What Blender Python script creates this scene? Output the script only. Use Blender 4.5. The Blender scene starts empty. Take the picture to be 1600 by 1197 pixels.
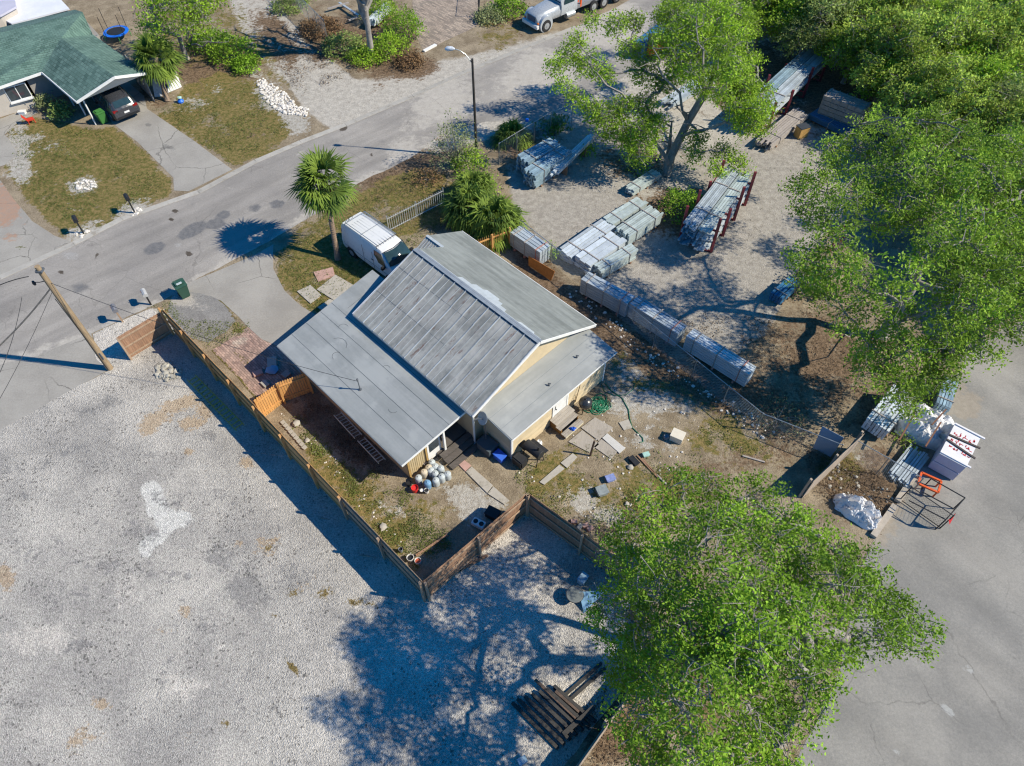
import bpy, bmesh, math, random
import numpy as np
from mathutils import Vector, Matrix, noise
from mathutils.geometry import delaunay_2d_cdt
PI = math.pi
rnd = random.Random(7)
scene = bpy.context.scene
C = scene.collection
# ------------------------------------------------------------------ camera, sky, sun, exposure
CAM_H = 30.0; F_PX = 1109.0; PITCH = math.radians(53)
cam = bpy.data.cameras.new('camera'); cam_o = bpy.data.objects.new('camera', cam); C.objects.link(cam_o)
cam_o.location = (0, 0, CAM_H); cam_o.rotation_euler = (math.radians(90) - PITCH, 0, 0)
cam.sensor_width = 36; cam.lens = F_PX / 1600 * 36; cam.clip_end = 2000
scene.camera = cam_o
SUN_EL = math.radians(41.5); SUN_DIR = Vector((0.989 * math.cos(SUN_EL), -0.145 * math.cos(SUN_EL), math.sin(SUN_EL)))
w = bpy.data.worlds.new('World'); scene.world = w; w.use_nodes = True
wn = w.node_tree; sky = wn.nodes.new('ShaderNodeTexSky'); sky.sky_type = 'NISHITA'; sky.sun_disc = False
sky.sun_elevation = SUN_EL; sky.sun_rotation = math.atan2(0.989, -0.145); sky.ozone_density = 6.0; sky.air_density = 1.0; sky.dust_density = 0.2
hs = wn.nodes.new('ShaderNodeHueSaturation'); hs.inputs['Saturation'].default_value = 1.5
wn.links.new(sky.outputs[0], hs.inputs['Color']); wn.links.new(hs.outputs[0], wn.nodes['Background'].inputs[0])
wn.nodes['Background'].inputs[1].default_value = 0.108
sd = bpy.data.lights.new('sun', 'SUN'); sd.energy = 4.6; sd.angle = math.radians(0.55); sd.color = (1.0, 0.915, 0.74)
so = bpy.data.objects.new('sun', sd); C.objects.link(so); so.rotation_euler = SUN_DIR.to_track_quat('Z', 'Y').to_euler(); so.location = (30, -5, 40)
scene.view_settings.view_transform = 'Standard'; scene.view_settings.look = 'None'; scene.view_settings.gamma = 1; scene.view_settings.exposure = 0.46
scene.cycles.filter_width = 1.2
# ------------------------------------------------------------------ photograph pixel -> place
_c, _s = math.cos(PITCH), math.sin(PITCH)
def G(u, v, z=0.0):
    a = (598.5 - v) / F_PX; b = (u - 800) / F_PX
    ry = _c + _s * a; rz = -_s + _c * a; t = (z - CAM_H) / rz
    return Vector((b * t, ry * t, z))
def G2(p, z=0.0): return G(p[0], p[1], z)
def PX(x, y, z=0.0):
    dz = z - CAM_H; d = y * _c - dz * _s; up = y * _s + dz * _c
    return 800 + F_PX * x / d, 598.5 - F_PX * up / d
def sc(r, g, b, k=0.9):
    f = lambda x: ((x / 255 + 0.055) / 1.055) ** 2.4 if x > 10 else x / 255 / 12.92
    return (f(r) * k, f(g) * k, f(b) * k, 1)
# ------------------------------------------------------------------ materials
def nd(nt, typ, ins=None, **kw):
    n = nt.nodes.new(typ)
    for k, v in kw.items(): setattr(n, k, v)
    if ins:
        for k, v in ins.items():
            s = n.inputs[k]
            if hasattr(v, 'links') and hasattr(v, 'node'): nt.links.new(v, s)
            else: s.default_value = v
    return n
def newmat(name):
    m = bpy.data.materials.new(name); m.use_nodes = True
    return m, m.node_tree, m.node_tree.nodes['Principled BSDF']
def mixc(nt, f, a, b, blend='MIX'):
    n = nt.nodes.new('ShaderNodeMix'); n.data_type = 'RGBA'; n.blend_type = blend
    for i, v in ((0, f), (6, a), (7, b)):
        if hasattr(v, 'node'): nt.links.new(v, n.inputs[i])
        else: n.inputs[i].default_value = v
    return n.outputs[2]
def mth(nt, op, a, b=0.0, c=0.0, clamp=False):
    n = nt.nodes.new('ShaderNodeMath'); n.operation = op; n.use_clamp = clamp
    for i, v in enumerate((a, b, c)):
        if hasattr(v, 'node'): nt.links.new(v, n.inputs[i])
        else: n.inputs[i].default_value = v
    return n.outputs[0]
def noi(nt, vec, scale, detail=4, rough=0.6, out=0):
    return nd(nt, 'ShaderNodeTexNoise', {'Vector': vec, 'Scale': scale, 'Detail': detail, 'Roughness': rough}).outputs[out]
def ramp(nt, f, lo, hi, a=0.0, b=1.0):
    return nd(nt, 'ShaderNodeMapRange', {'Value': f, 'From Min': lo, 'From Max': hi, 'To Min': a, 'To Max': b}, interpolation_type='SMOOTHSTEP').outputs[0]
def bump(nt, h, strength=0.3, dist=0.02):
    return nd(nt, 'ShaderNodeBump', {'Height': h, 'Strength': strength, 'Distance': dist}).outputs[0]
MATS = {}
def M(name, col, rough=0.7, metal=0.0, var=0.25, scale=6.0, bmp=0.15, col2=None, stretch=None, spec=0.4, dirt=None, isl=0.10):
    """a painted, wooden, plastic or metal surface with worn colour variation"""
    if name in MATS: return MATS[name]
    m, nt, p = newmat(name)
    tc = nt.nodes.new('ShaderNodeTexCoord'); vec = tc.outputs['Object']
    if stretch: vec = nd(nt, 'ShaderNodeMapping', {'Vector': vec, 'Scale': stretch}).outputs[0]
    n1 = noi(nt, vec, scale, 5); n2 = noi(nt, vec, scale * 6, 3)
    f = ramp(nt, mth(nt, 'MULTIPLY_ADD', n2, 0.4, mth(nt, 'MULTIPLY', n1, 0.7)), 0.35, 0.75)
    a = tuple(x * (1 - var) for x in col[:3]) + (1,); b = tuple(min(1, x * (1 + var)) for x in (col2 or col)[:3]) + (1,)
    cc = mixc(nt, f, a, b)
    if dirt:
        cc = mixc(nt, ramp(nt, noi(nt, tc.outputs['Object'], 1.7, 6, 0.7), 0.52, 0.68), cc, dirt)
    if isl:
        ri = mth(nt, 'MULTIPLY_ADD', nd(nt, 'ShaderNodeNewGeometry').outputs['Random Per Island'], 2 * isl, 1 - isl)
        cc = mixc(nt, 1.0, cc, nd(nt, 'ShaderNodeCombineColor', {0: ri, 1: ri, 2: ri}).outputs[0], 'MULTIPLY')
    nt.links.new(cc, p.inputs['Base Color'])
    nt.links.new(ramp(nt, n1, 0.3, 0.7, max(0.05, rough - 0.1), min(1, rough + 0.12)), p.inputs['Roughness'])
    p.inputs['Metallic'].default_value = metal; p.inputs['Specular IOR Level'].default_value = spec
    if bmp: nt.links.new(bump(nt, n2, bmp, 0.01), p.inputs['Normal'])
    MATS[name] = m; return m
def leafmat(name, dark, light, extra=None):
    if name in MATS: return MATS[name]
    m, nt, p = newmat(name)
    at = nd(nt, 'ShaderNodeAttribute', attribute_name='tint').outputs['Fac']
    tc = nt.nodes.new('ShaderNodeTexCoord')
    big = noi(nt, tc.outputs['Object'], 0.55, 3)
    f = mth(nt, 'ADD', mth(nt, 'MULTIPLY', at, 0.85), ramp(nt, big, 0.35, 0.68, -0.1, 0.30))
    cc = mixc(nt, f, dark, light)
    if extra: cc = mixc(nt, ramp(nt, at, 0.955, 0.98), cc, extra)
    nt.links.new(cc, p.inputs['Base Color']); p.inputs['Roughness'].default_value = 0.6; p.inputs['Specular IOR Level'].default_value = 0.12
    tr = nd(nt, 'ShaderNodeBsdfTranslucent', {'Color': mixc(nt, 0.5, cc, tuple(min(1, x * 1.7) for x in light[:3]) + (1,))})
    mx = nd(nt, 'ShaderNodeMixShader', {0: 0.20, 1: p.outputs[0], 2: tr.outputs[0]})
    nt.links.new(mx.outputs[0], nt.nodes['Material Output'].inputs[0])
    MATS[name] = m; return m
def plain(name, col, rough=0.5, metal=0.0, spec=0.5, trans=0.0):
    if name in MATS: return MATS[name]
    m, nt, p = newmat(name); p.inputs['Base Color'].default_value = col; p.inputs['Roughness'].default_value = rough
    p.inputs['Metallic'].default_value = metal; p.inputs['Specular IOR Level'].default_value = spec; p.inputs['Transmission Weight'].default_value = trans
    tc = nt.nodes.new('ShaderNodeTexCoord')
    cc = mixc(nt, ramp(nt, noi(nt, tc.outputs['Object'], 4.0), 0.3, 0.7), tuple(x * 0.85 for x in col[:3]) + (1,), tuple(min(1, x * 1.12) for x in col[:3]) + (1,))
    nt.links.new(cc, p.inputs['Base Color']); MATS[name] = m; return m
# ------------------------------------------------------------------ objects
ROOTM = {}
def thing(name, label, cat, loc=(0, 0, 0), rz=0.0, group=None, kind=None):
    o = bpy.data.objects.new(name, None); C.objects.link(o); o.empty_display_size = 0.3
    o.location = loc; o.rotation_euler = (0, 0, rz); tag(o, label, cat, group, kind)
    ROOTM[o] = Matrix.Translation(Vector(loc)) @ Matrix.Rotation(rz, 4, 'Z')
    return o
def tag(o, label=None, cat=None, group=None, kind=None):
    if label: o['label'] = label
    if cat: o['category'] = cat
    if group: o['group'] = group
    if kind: o['kind'] = kind
    elif cat: o['kind'] = 'thing'
    return o
def root_of(o):
    while o.parent: o = o.parent
    return o
class MB:
    def __init__(s): s.v = []; s.f = []
    def add(s, vs, fs):
        b = len(s.v); s.v += [Vector(v) for v in vs]; s.f += [tuple(i + b for i in f) for f in fs]; return s
    def box(s, c, size, rz=0.0, ax=None):
        hx, hy, hz = size[0] / 2, size[1] / 2, size[2] / 2
        R = Matrix.Rotation(rz, 3, 'Z') if ax is None else ax
        vs = [Vector(c) + R @ Vector((x * hx, y * hy, z * hz)) for z in (-1, 1) for y in (-1, 1) for x in (-1, 1)]
        return s.add(vs, [(0, 2, 3, 1), (4, 5, 7, 6), (0, 1, 5, 4), (2, 6, 7, 3), (0, 4, 6, 2), (1, 3, 7, 5)])
    def beam(s, a, b, w_, h_, up=(0, 0, 1)):
        a, b = Vector(a), Vector(b); d = b - a; L = d.length
        if L < 1e-5: return s
        x = d / L; u = Vector(up)
        if abs(x.dot(u)) > 0.98: u = Vector((1, 0, 0))
        y = u.cross(x).normalized(); z = x.cross(y)
        R = Matrix((x, y, z)).transposed()
        return s.box((a + b) / 2, (L, w_, h_), ax=R)
    def tube(s, pts, rad, n=6, cap=True):
        pts = [Vector(p) for p in pts]; rs = rad if isinstance(rad, (list, tuple)) else [rad] * len(pts)
        prev = None; vs = []; m = len(pts)
        for i, p in enumerate(pts):
            t = (pts[min(i + 1, m - 1)] - pts[max(i - 1, 0)])
            t = t.normalized() if t.length > 1e-6 else Vector((0, 0, 1))
            if prev is None:
                a = t.orthogonal().normalized()
            else:
                a = prev - t * prev.dot(t); a = a.normalized() if a.length > 1e-5 else t.orthogonal().normalized()
            prev = a; b = t.cross(a)
            vs += [p + (a * math.cos(2 * PI * k / n) + b * math.sin(2 * PI * k / n)) * rs[i] for k in range(n)]
        fs = [(i * n + k, i * n + (k + 1) % n, (i + 1) * n + (k + 1) % n, (i + 1) * n + k) for i in range(m - 1) for k in range(n)]
        if cap: fs += [tuple(range(n - 1, -1, -1)), tuple((m - 1) * n + k for k in range(n))]
        return s.add(vs, fs)
    def prism(s, poly, z0, z1):
        n = len(poly); ar = sum(poly[i][0] * poly[(i + 1) % n][1] - poly[(i + 1) % n][0] * poly[i][1] for i in range(n))
        if ar < 0: poly = poly[::-1]
        vs = [(p[0], p[1], z0) for p in poly] + [(p[0], p[1], z1) for p in poly]
        return s.add(vs, [tuple(range(n - 1, -1, -1)), tuple(range(n, 2 * n))] + [(i, (i + 1) % n, n + (i + 1) % n, n + i) for i in range(n)])
    def slab(s, pts, th):
        """polygon in space (top face) thickened straight down"""
        pts = [Vector(p) for p in pts]; n = len(pts)
        ar = sum(pts[i].x * pts[(i + 1) % n].y - pts[(i + 1) % n].x * pts[i].y for i in range(n))
        if ar < 0: pts = pts[::-1]
        vs = [p - Vector((0, 0, th)) for p in pts] + pts
        return s.add(vs, [tuple(range(n - 1, -1, -1)), tuple(range(n, 2 * n))] + [(i, (i + 1) % n, n + (i + 1) % n, n + i) for i in range(n)])
    def lathe(s, c, prof, n=14, axis=None):
        """prof: list of (radius, height)"""
        R = axis or Matrix.Identity(3); vs = []; m = len(prof)
        for r, h in prof: vs += [Vector(c) + R @ Vector((r * math.cos(2 * PI * k / n), r * math.sin(2 * PI * k / n), h)) for k in range(n)]
        fs = [(i * n + k, i * n + (k + 1) % n, (i + 1) * n + (k + 1) % n, (i + 1) * n + k) for i in range(m - 1) for k in range(n)]
        fs += [tuple(range(n - 1, -1, -1)), tuple((m - 1) * n + k for k in range(n))]
        return s.add(vs, fs)
    def rock(s, c, r, seed=0, flat=0.7):
        n = 7; vs = []; fs = []; o = Vector((seed * 1.7, seed * 0.3, 5))
        prof = [(-0.5, 0.75), (0.15, 1.0), (0.7, 0.6)]
        for h, q in prof:
            for k in range(n):
                a = 2 * PI * k / n; d = Vector((math.cos(a) * q, math.sin(a) * q, h))
                vs.append(Vector(c) + Vector((d.x, d.y, d.z * flat)) * r * (1 + 0.45 * noise.noise(d * 1.3 + o)))
        vs.append(Vector(c) + Vector((0, 0, r * flat * 0.85)))
        for i in range(2):
            for k in range(n): fs.append((i * n + k, i * n + (k + 1) % n, (i + 1) * n + (k + 1) % n, (i + 1) * n + k))
        for k in range(n): fs.append((2 * n + k, 2 * n + (k + 1) % n, 3 * n))
        fs.append(tuple(range(n - 1, -1, -1)))
        return s.add(vs, fs)
    def build(s, name, mat, parent=None, smooth=False, world=False, bevel=0, label=None, origin=None):
        me = bpy.data.meshes.new(name)
        vs = s.v
        if parent is not None and world:
            inv = ROOTM[root_of(parent)].inverted(); vs = [inv @ v for v in vs]
        if origin is not None: o3 = Vector(origin); vs = [v - o3 for v in vs]
        me.from_pydata([tuple(v) for v in vs], [], s.f)
        if bevel:
            bm = bmesh.new(); bm.from_mesh(me)
            bmesh.ops.bevel(bm, geom=[e for e in bm.edges if len(e.link_faces) == 2 and e.calc_face_angle(0) > 0.6], offset=bevel, segments=2, affect='EDGES', clamp_overlap=True)
            bm.to_mesh(me); bm.free()
        me.materials.append(mat)
        if smooth:
            me.polygons.foreach_set('use_smooth', [True] * len(me.polygons)); me.set_sharp_from_angle(angle=math.radians(40 if smooth is True else smooth))
        me.update()
        o = bpy.data.objects.new(name, me); C.objects.link(o)
        if parent is not None: o.parent = parent
        if origin is not None: o.location = origin
        if label: o['label'] = label
        return o
    def single(s, name, mat, label, cat, group=None, kind=None, **kw):
        """a thing that is one mesh; its origin goes to the base of its geometry"""
        lo = Vector((sum(v.x for v in s.v) / len(s.v), sum(v.y for v in s.v) / len(s.v), min(v.z for v in s.v)))
        return tag(s.build(name, mat, origin=lo, **kw), label, cat, group, kind)
# ------------------------------------------------------------------ surface sheets with painted-on-the-ground patches
def pip(X, Y, poly):
    ins = np.zeros(X.shape, bool); n = len(poly)
    for i in range(n):
        x1, y1 = poly[i]; x2, y2 = poly[(i + 1) % n]
        if y1 == y2: continue
        c_ = ((y1 > Y) != (y2 > Y)) & (X < (x2 - x1) * (Y - y1) / (y2 - y1) + x1)
        ins ^= c_
    return ins
def pdist(X, Y, poly, closed=True):
    d = np.full(X.shape, 1e9); n = len(poly)
    for i in range(n if closed else n - 1):
        x1, y1 = poly[i]; x2, y2 = poly[(i + 1) % n]; dx, dy = x2 - x1, y2 - y1
        t = np.clip(((X - x1) * dx + (Y - y1) * dy) / (dx * dx + dy * dy + 1e-9), 0, 1)
        d = np.minimum(d, np.hypot(X - x1 - t * dx, Y - y1 - t * dy))
    return d
def m_poly(poly, soft=8, k=1.0):
    def f(X, Y):
        d = pdist(X, Y, poly); d = np.where(pip(X, Y, poly), d, -d)
        return k * np.clip(d / (2 * soft) + 0.5, 0, 1)
    return f
def m_ell(*es, k=1.0):
    """ellipses (u, v, ru, rv, angle degrees) as laid out over the photographed ground"""
    def f(X, Y):
        m = np.zeros(X.shape)
        for e in es:
            u, v, ru, rv = e[:4]; a = math.radians(e[4]) if len(e) > 4 else 0; kk = e[5] if len(e) > 5 else 1
            dx, dy = X - u, Y - v; p = (dx * math.cos(a) + dy * math.sin(a)) / ru; q = (-dx * math.sin(a) + dy * math.cos(a)) / rv
            m = np.maximum(m, kk * np.clip(1.25 - 0.75 * np.hypot(p, q), 0, 1))
        return m * k
    return f
def m_line(pts, wd, soft=4, k=1.0):
    def f(X, Y): return k * np.clip((wd - pdist(X, Y, pts, False)) / (2 * soft) + 0.5, 0, 1)
    return f
def m_max(*fs):
    return lambda X, Y: np.maximum.reduce([f(X, Y) for f in fs])
def paint(me, masks, co):
    d = co[:, 1] * _c + CAM_H * _s; d = np.maximum(d, 1)
    X = 800 + F_PX * co[:, 0] / d; Y = 598.5 - F_PX * (co[:, 1] * _s - CAM_H * _c) / d
    for ai, an in enumerate(('ma', 'mb')):
        arr = np.zeros((len(co), 4), np.float32)
        for ch in range(4):
            k = ai * 4 + ch
            if k < len(masks) and masks[k] is not None: arr[:, ch] = np.clip(masks[k](X, Y), 0, 1)
        at = me.attributes.new(an, 'FLOAT_COLOR', 'POINT'); at.data.foreach_set('color', arr.ravel())
def sheet(name, poly, z, mat, res=0.4, jit=0.06, masks=(), world=False, thick=0.0, kind='structure'):
    pts = [Vector((p[0], p[1])) if world else Vector(G(p[0], p[1])[:2]) for p in poly]
    edge = []
    for i, a in enumerate(pts):
        b = pts[(i + 1) % len(pts)]; n = max(1, int((b - a).length / (0.22 if jit else res)))
        for k in range(n):
            p = a.lerp(b, k / n); q = Vector((p.x, p.y, 0))
            if jit: p = p + Vector((noise.noise(q * 1.1) + 0.5 * noise.noise(q * 3.7), noise.noise(q * 1.1 + Vector((9, 4, 2))) + 0.5 * noise.noise(q * 3.7 + Vector((3, 3, 3))))) * jit
            edge.append(p)
    ex = np.array([(p.x, p.y) for p in edge]); x0, y0 = ex.min(0); x1, y1 = ex.max(0)
    gx, gy = np.meshgrid(np.arange(x0, x1, res), np.arange(y0, y1, res)); gx = gx.ravel(); gy = gy.ravel()
    el = [tuple(p) for p in ex]; keep = pip(gx, gy, el) & (pdist(gx, gy, el) > res * 0.35)
    allp = edge + [Vector((x, y)) for x, y in zip(gx[keep], gy[keep])]
    n = len(edge)
    vo, _, fo, _, _, _ = delaunay_2d_cdt(allp, [(i, (i + 1) % n) for i in range(n)], [list(range(n))], 1, 1e-5)
    me = bpy.data.meshes.new(name); me.from_pydata([(v.x, v.y, 0) for v in vo], [], [tuple(f) for f in fo])
    if me.polygons and me.polygons[0].normal.z < 0: me.flip_normals()
    co = np.array([(v.x, v.y, 0) for v in vo]); paint(me, masks, co)
    me.materials.append(mat); o = bpy.data.objects.new(name, me); C.objects.link(o); o.location = (0, 0, z); o['kind'] = kind
    return o
def groundmat(name, ca, cb, nscale=0.8, speck=None, layers=(), bmp=0.3, streak=None, rough=0.9, cells=None, cracks=None, dark=None):
    """base colours ca/cb by noise; speck=(scale, low, high) brightness per pebble; layers = list of (channel, colour a, colour b, noise scale, raggedness)"""
    m, nt, p = newmat(name); tc = nt.nodes.new('ShaderNodeTexCoord'); P = tc.outputs['Object']
    n1 = noi(nt, P, nscale, 6, 0.62); fine = noi(nt, P, 9.0, 4, 0.7); vf = noi(nt, P, 30.0, 3, 0.7)
    cc = mixc(nt, ramp(nt, mth(nt, 'MULTIPLY_ADD', fine, 0.35, mth(nt, 'MULTIPLY', n1, 0.7)), 0.38, 0.68), ca, cb)
    if streak:
        ang, amt, scl = streak
        mp = nd(nt, 'ShaderNodeMapping', {'Vector': nd(nt, 'ShaderNodeMapping', {'Vector': P, 'Rotation': (0, 0, ang)}).outputs[0], 'Scale': (0.12, 1.0, 1)}).outputs[0]
        s_ = ramp(nt, noi(nt, mp, scl, 4, 0.6), 0.3, 0.7, 1 - amt, 1 + amt)
        cc = mixc(nt, 1.0, cc, nd(nt, 'ShaderNodeCombineColor', {0: s_, 1: s_, 2: s_}).outputs[0], 'MULTIPLY')
    attrs = {}
    hgt = fine
    for L in layers:
        ch, a, b, ns, rag = L[:5]
        an = 'ma' if ch < 4 else 'mb'
        if an not in attrs:
            sp = nd(nt, 'ShaderNodeAttribute', attribute_name=an)
            sx = nd(nt, 'ShaderNodeSeparateColor', {0: sp.outputs['Color']}); attrs[an] = (sx.outputs[0], sx.outputs[1], sx.outputs[2], sp.outputs['Alpha'])
        mk = attrs[an][ch % 4]
        vo_ = nd(nt, 'ShaderNodeVectorMath', {0: P, 1: (ch * 7.3, 3.1, 0)}).outputs[0]
        nn = mth(nt, 'ADD', mth(nt, 'MULTIPLY', noi(nt, vo_, ns * 0.45, 3, 0.6), 0.8), mth(nt, 'MULTIPLY', noi(nt, vo_, ns * 2.6, 5, 0.75), 0.9))
        f = ramp(nt, mth(nt, 'ADD', mk, mth(nt, 'MULTIPLY', mth(nt, 'SUBTRACT', nn, 0.85), rag * 1.15)), 0.42, 0.62)
        nn2 = noi(nt, P, ns * 2.3 + 1.1, 6, 0.75); lc = mixc(nt, ramp(nt, nn2, 0.36, 0.64), a, b)
        if len(L) > 5: f = mth(nt, 'MULTIPLY', f, L[5])
        cc = mixc(nt, f, cc, lc)
    if speck:
        scl, lo, hi = speck[:3]; dots = speck[3] if len(speck) > 3 else 0.5; dth = speck[4] if len(speck) > 4 else 0.93
        vo = nd(nt, 'ShaderNodeTexVoronoi', {'Vector': P, 'Scale': scl}); sx = nd(nt, 'ShaderNodeSeparateColor', {0: vo.outputs['Color']})
        vo2 = nd(nt, 'ShaderNodeTexVoronoi', {'Vector': P, 'Scale': scl * 0.55}); sx2 = nd(nt, 'ShaderNodeSeparateColor', {0: vo2.outputs['Color']})
        b1 = nd(nt, 'ShaderNodeMapRange', {'Value': sx.outputs[0], 'From Min': 0, 'From Max': 1, 'To Min': lo, 'To Max': hi}).outputs[0]
        drk = ramp(nt, mth(nt, 'ADD', sx2.outputs[1], mth(nt, 'MULTIPLY', mth(nt, 'SUBTRACT', noi(nt, P, 0.5, 5, 0.7), 0.5), 0.8)), dth, dth + 0.06, 1.0, dots)
        b1 = mth(nt, 'MULTIPLY', b1, drk)
        cc = mixc(nt, 1.0, cc, nd(nt, 'ShaderNodeCombineColor', {0: b1, 1: b1, 2: b1}).outputs[0], 'MULTIPLY'); hgt = vo.outputs['Distance']
    else:
        b1 = ramp(nt, vf, 0.25, 0.75, 0.86, 1.14)
        cc = mixc(nt, 1.0, cc, nd(nt, 'ShaderNodeCombineColor', {0: b1, 1: b1, 2: b1}).outputs[0], 'MULTIPLY')
    if cracks:
        wv = nd(nt, 'ShaderNodeVectorMath', {0: P, 1: nd(nt, 'ShaderNodeVectorMath', {0: noi(nt, P, 1.2, 4, 0.6, 1), 1: (0.5, 0.5, 0.5)}, operation='MULTIPLY').outputs[0]}).outputs[0]
        ve = nd(nt, 'ShaderNodeTexVoronoi', {'Vector': wv, 'Scale': cracks[0]}, feature='DISTANCE_TO_EDGE').outputs[0]
        cf = mth(nt, 'MULTIPLY', ramp(nt, ve, 0.0, cracks[1], 1.0, 0.0), ramp(nt, noi(nt, P, 0.35, 3), 0.42, 0.6))
        cc = mixc(nt, mth(nt, 'MULTIPLY', cf, cracks[2]), cc, (0.06, 0.055, 0.05, 1))
    if cells:   # slab joints / pavers: (angle, width, height, joint, colour)
        mp = nd(nt, 'ShaderNodeMapping', {'Vector': P, 'Rotation': (0, 0, cells[0])}).outputs[0]
        br = nd(nt, 'ShaderNodeTexBrick', {'Vector': mp, 'Color1': (0.62, 0.62, 0.62, 1), 'Color2': (1.15, 1.1, 1.05, 1), 'Mortar': cells[4], 'Scale': 1.0, 'Brick Width': cells[1], 'Row Height': cells[2], 'Mortar Size': cells[3]})
        cc = mixc(nt, 1.0, cc, br.outputs[0], 'MULTIPLY')
    nt.links.new(cc, p.inputs['Base Color']); p.inputs['Roughness'].default_value = rough; p.inputs['Specular IOR Level'].default_value = 0.15
    if bmp: nt.links.new(bump(nt, mth(nt, 'ADD', hgt, mth(nt, 'MULTIPLY', n1, 0.6)), bmp, 0.04), p.inputs['Normal'])
    return m
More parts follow.
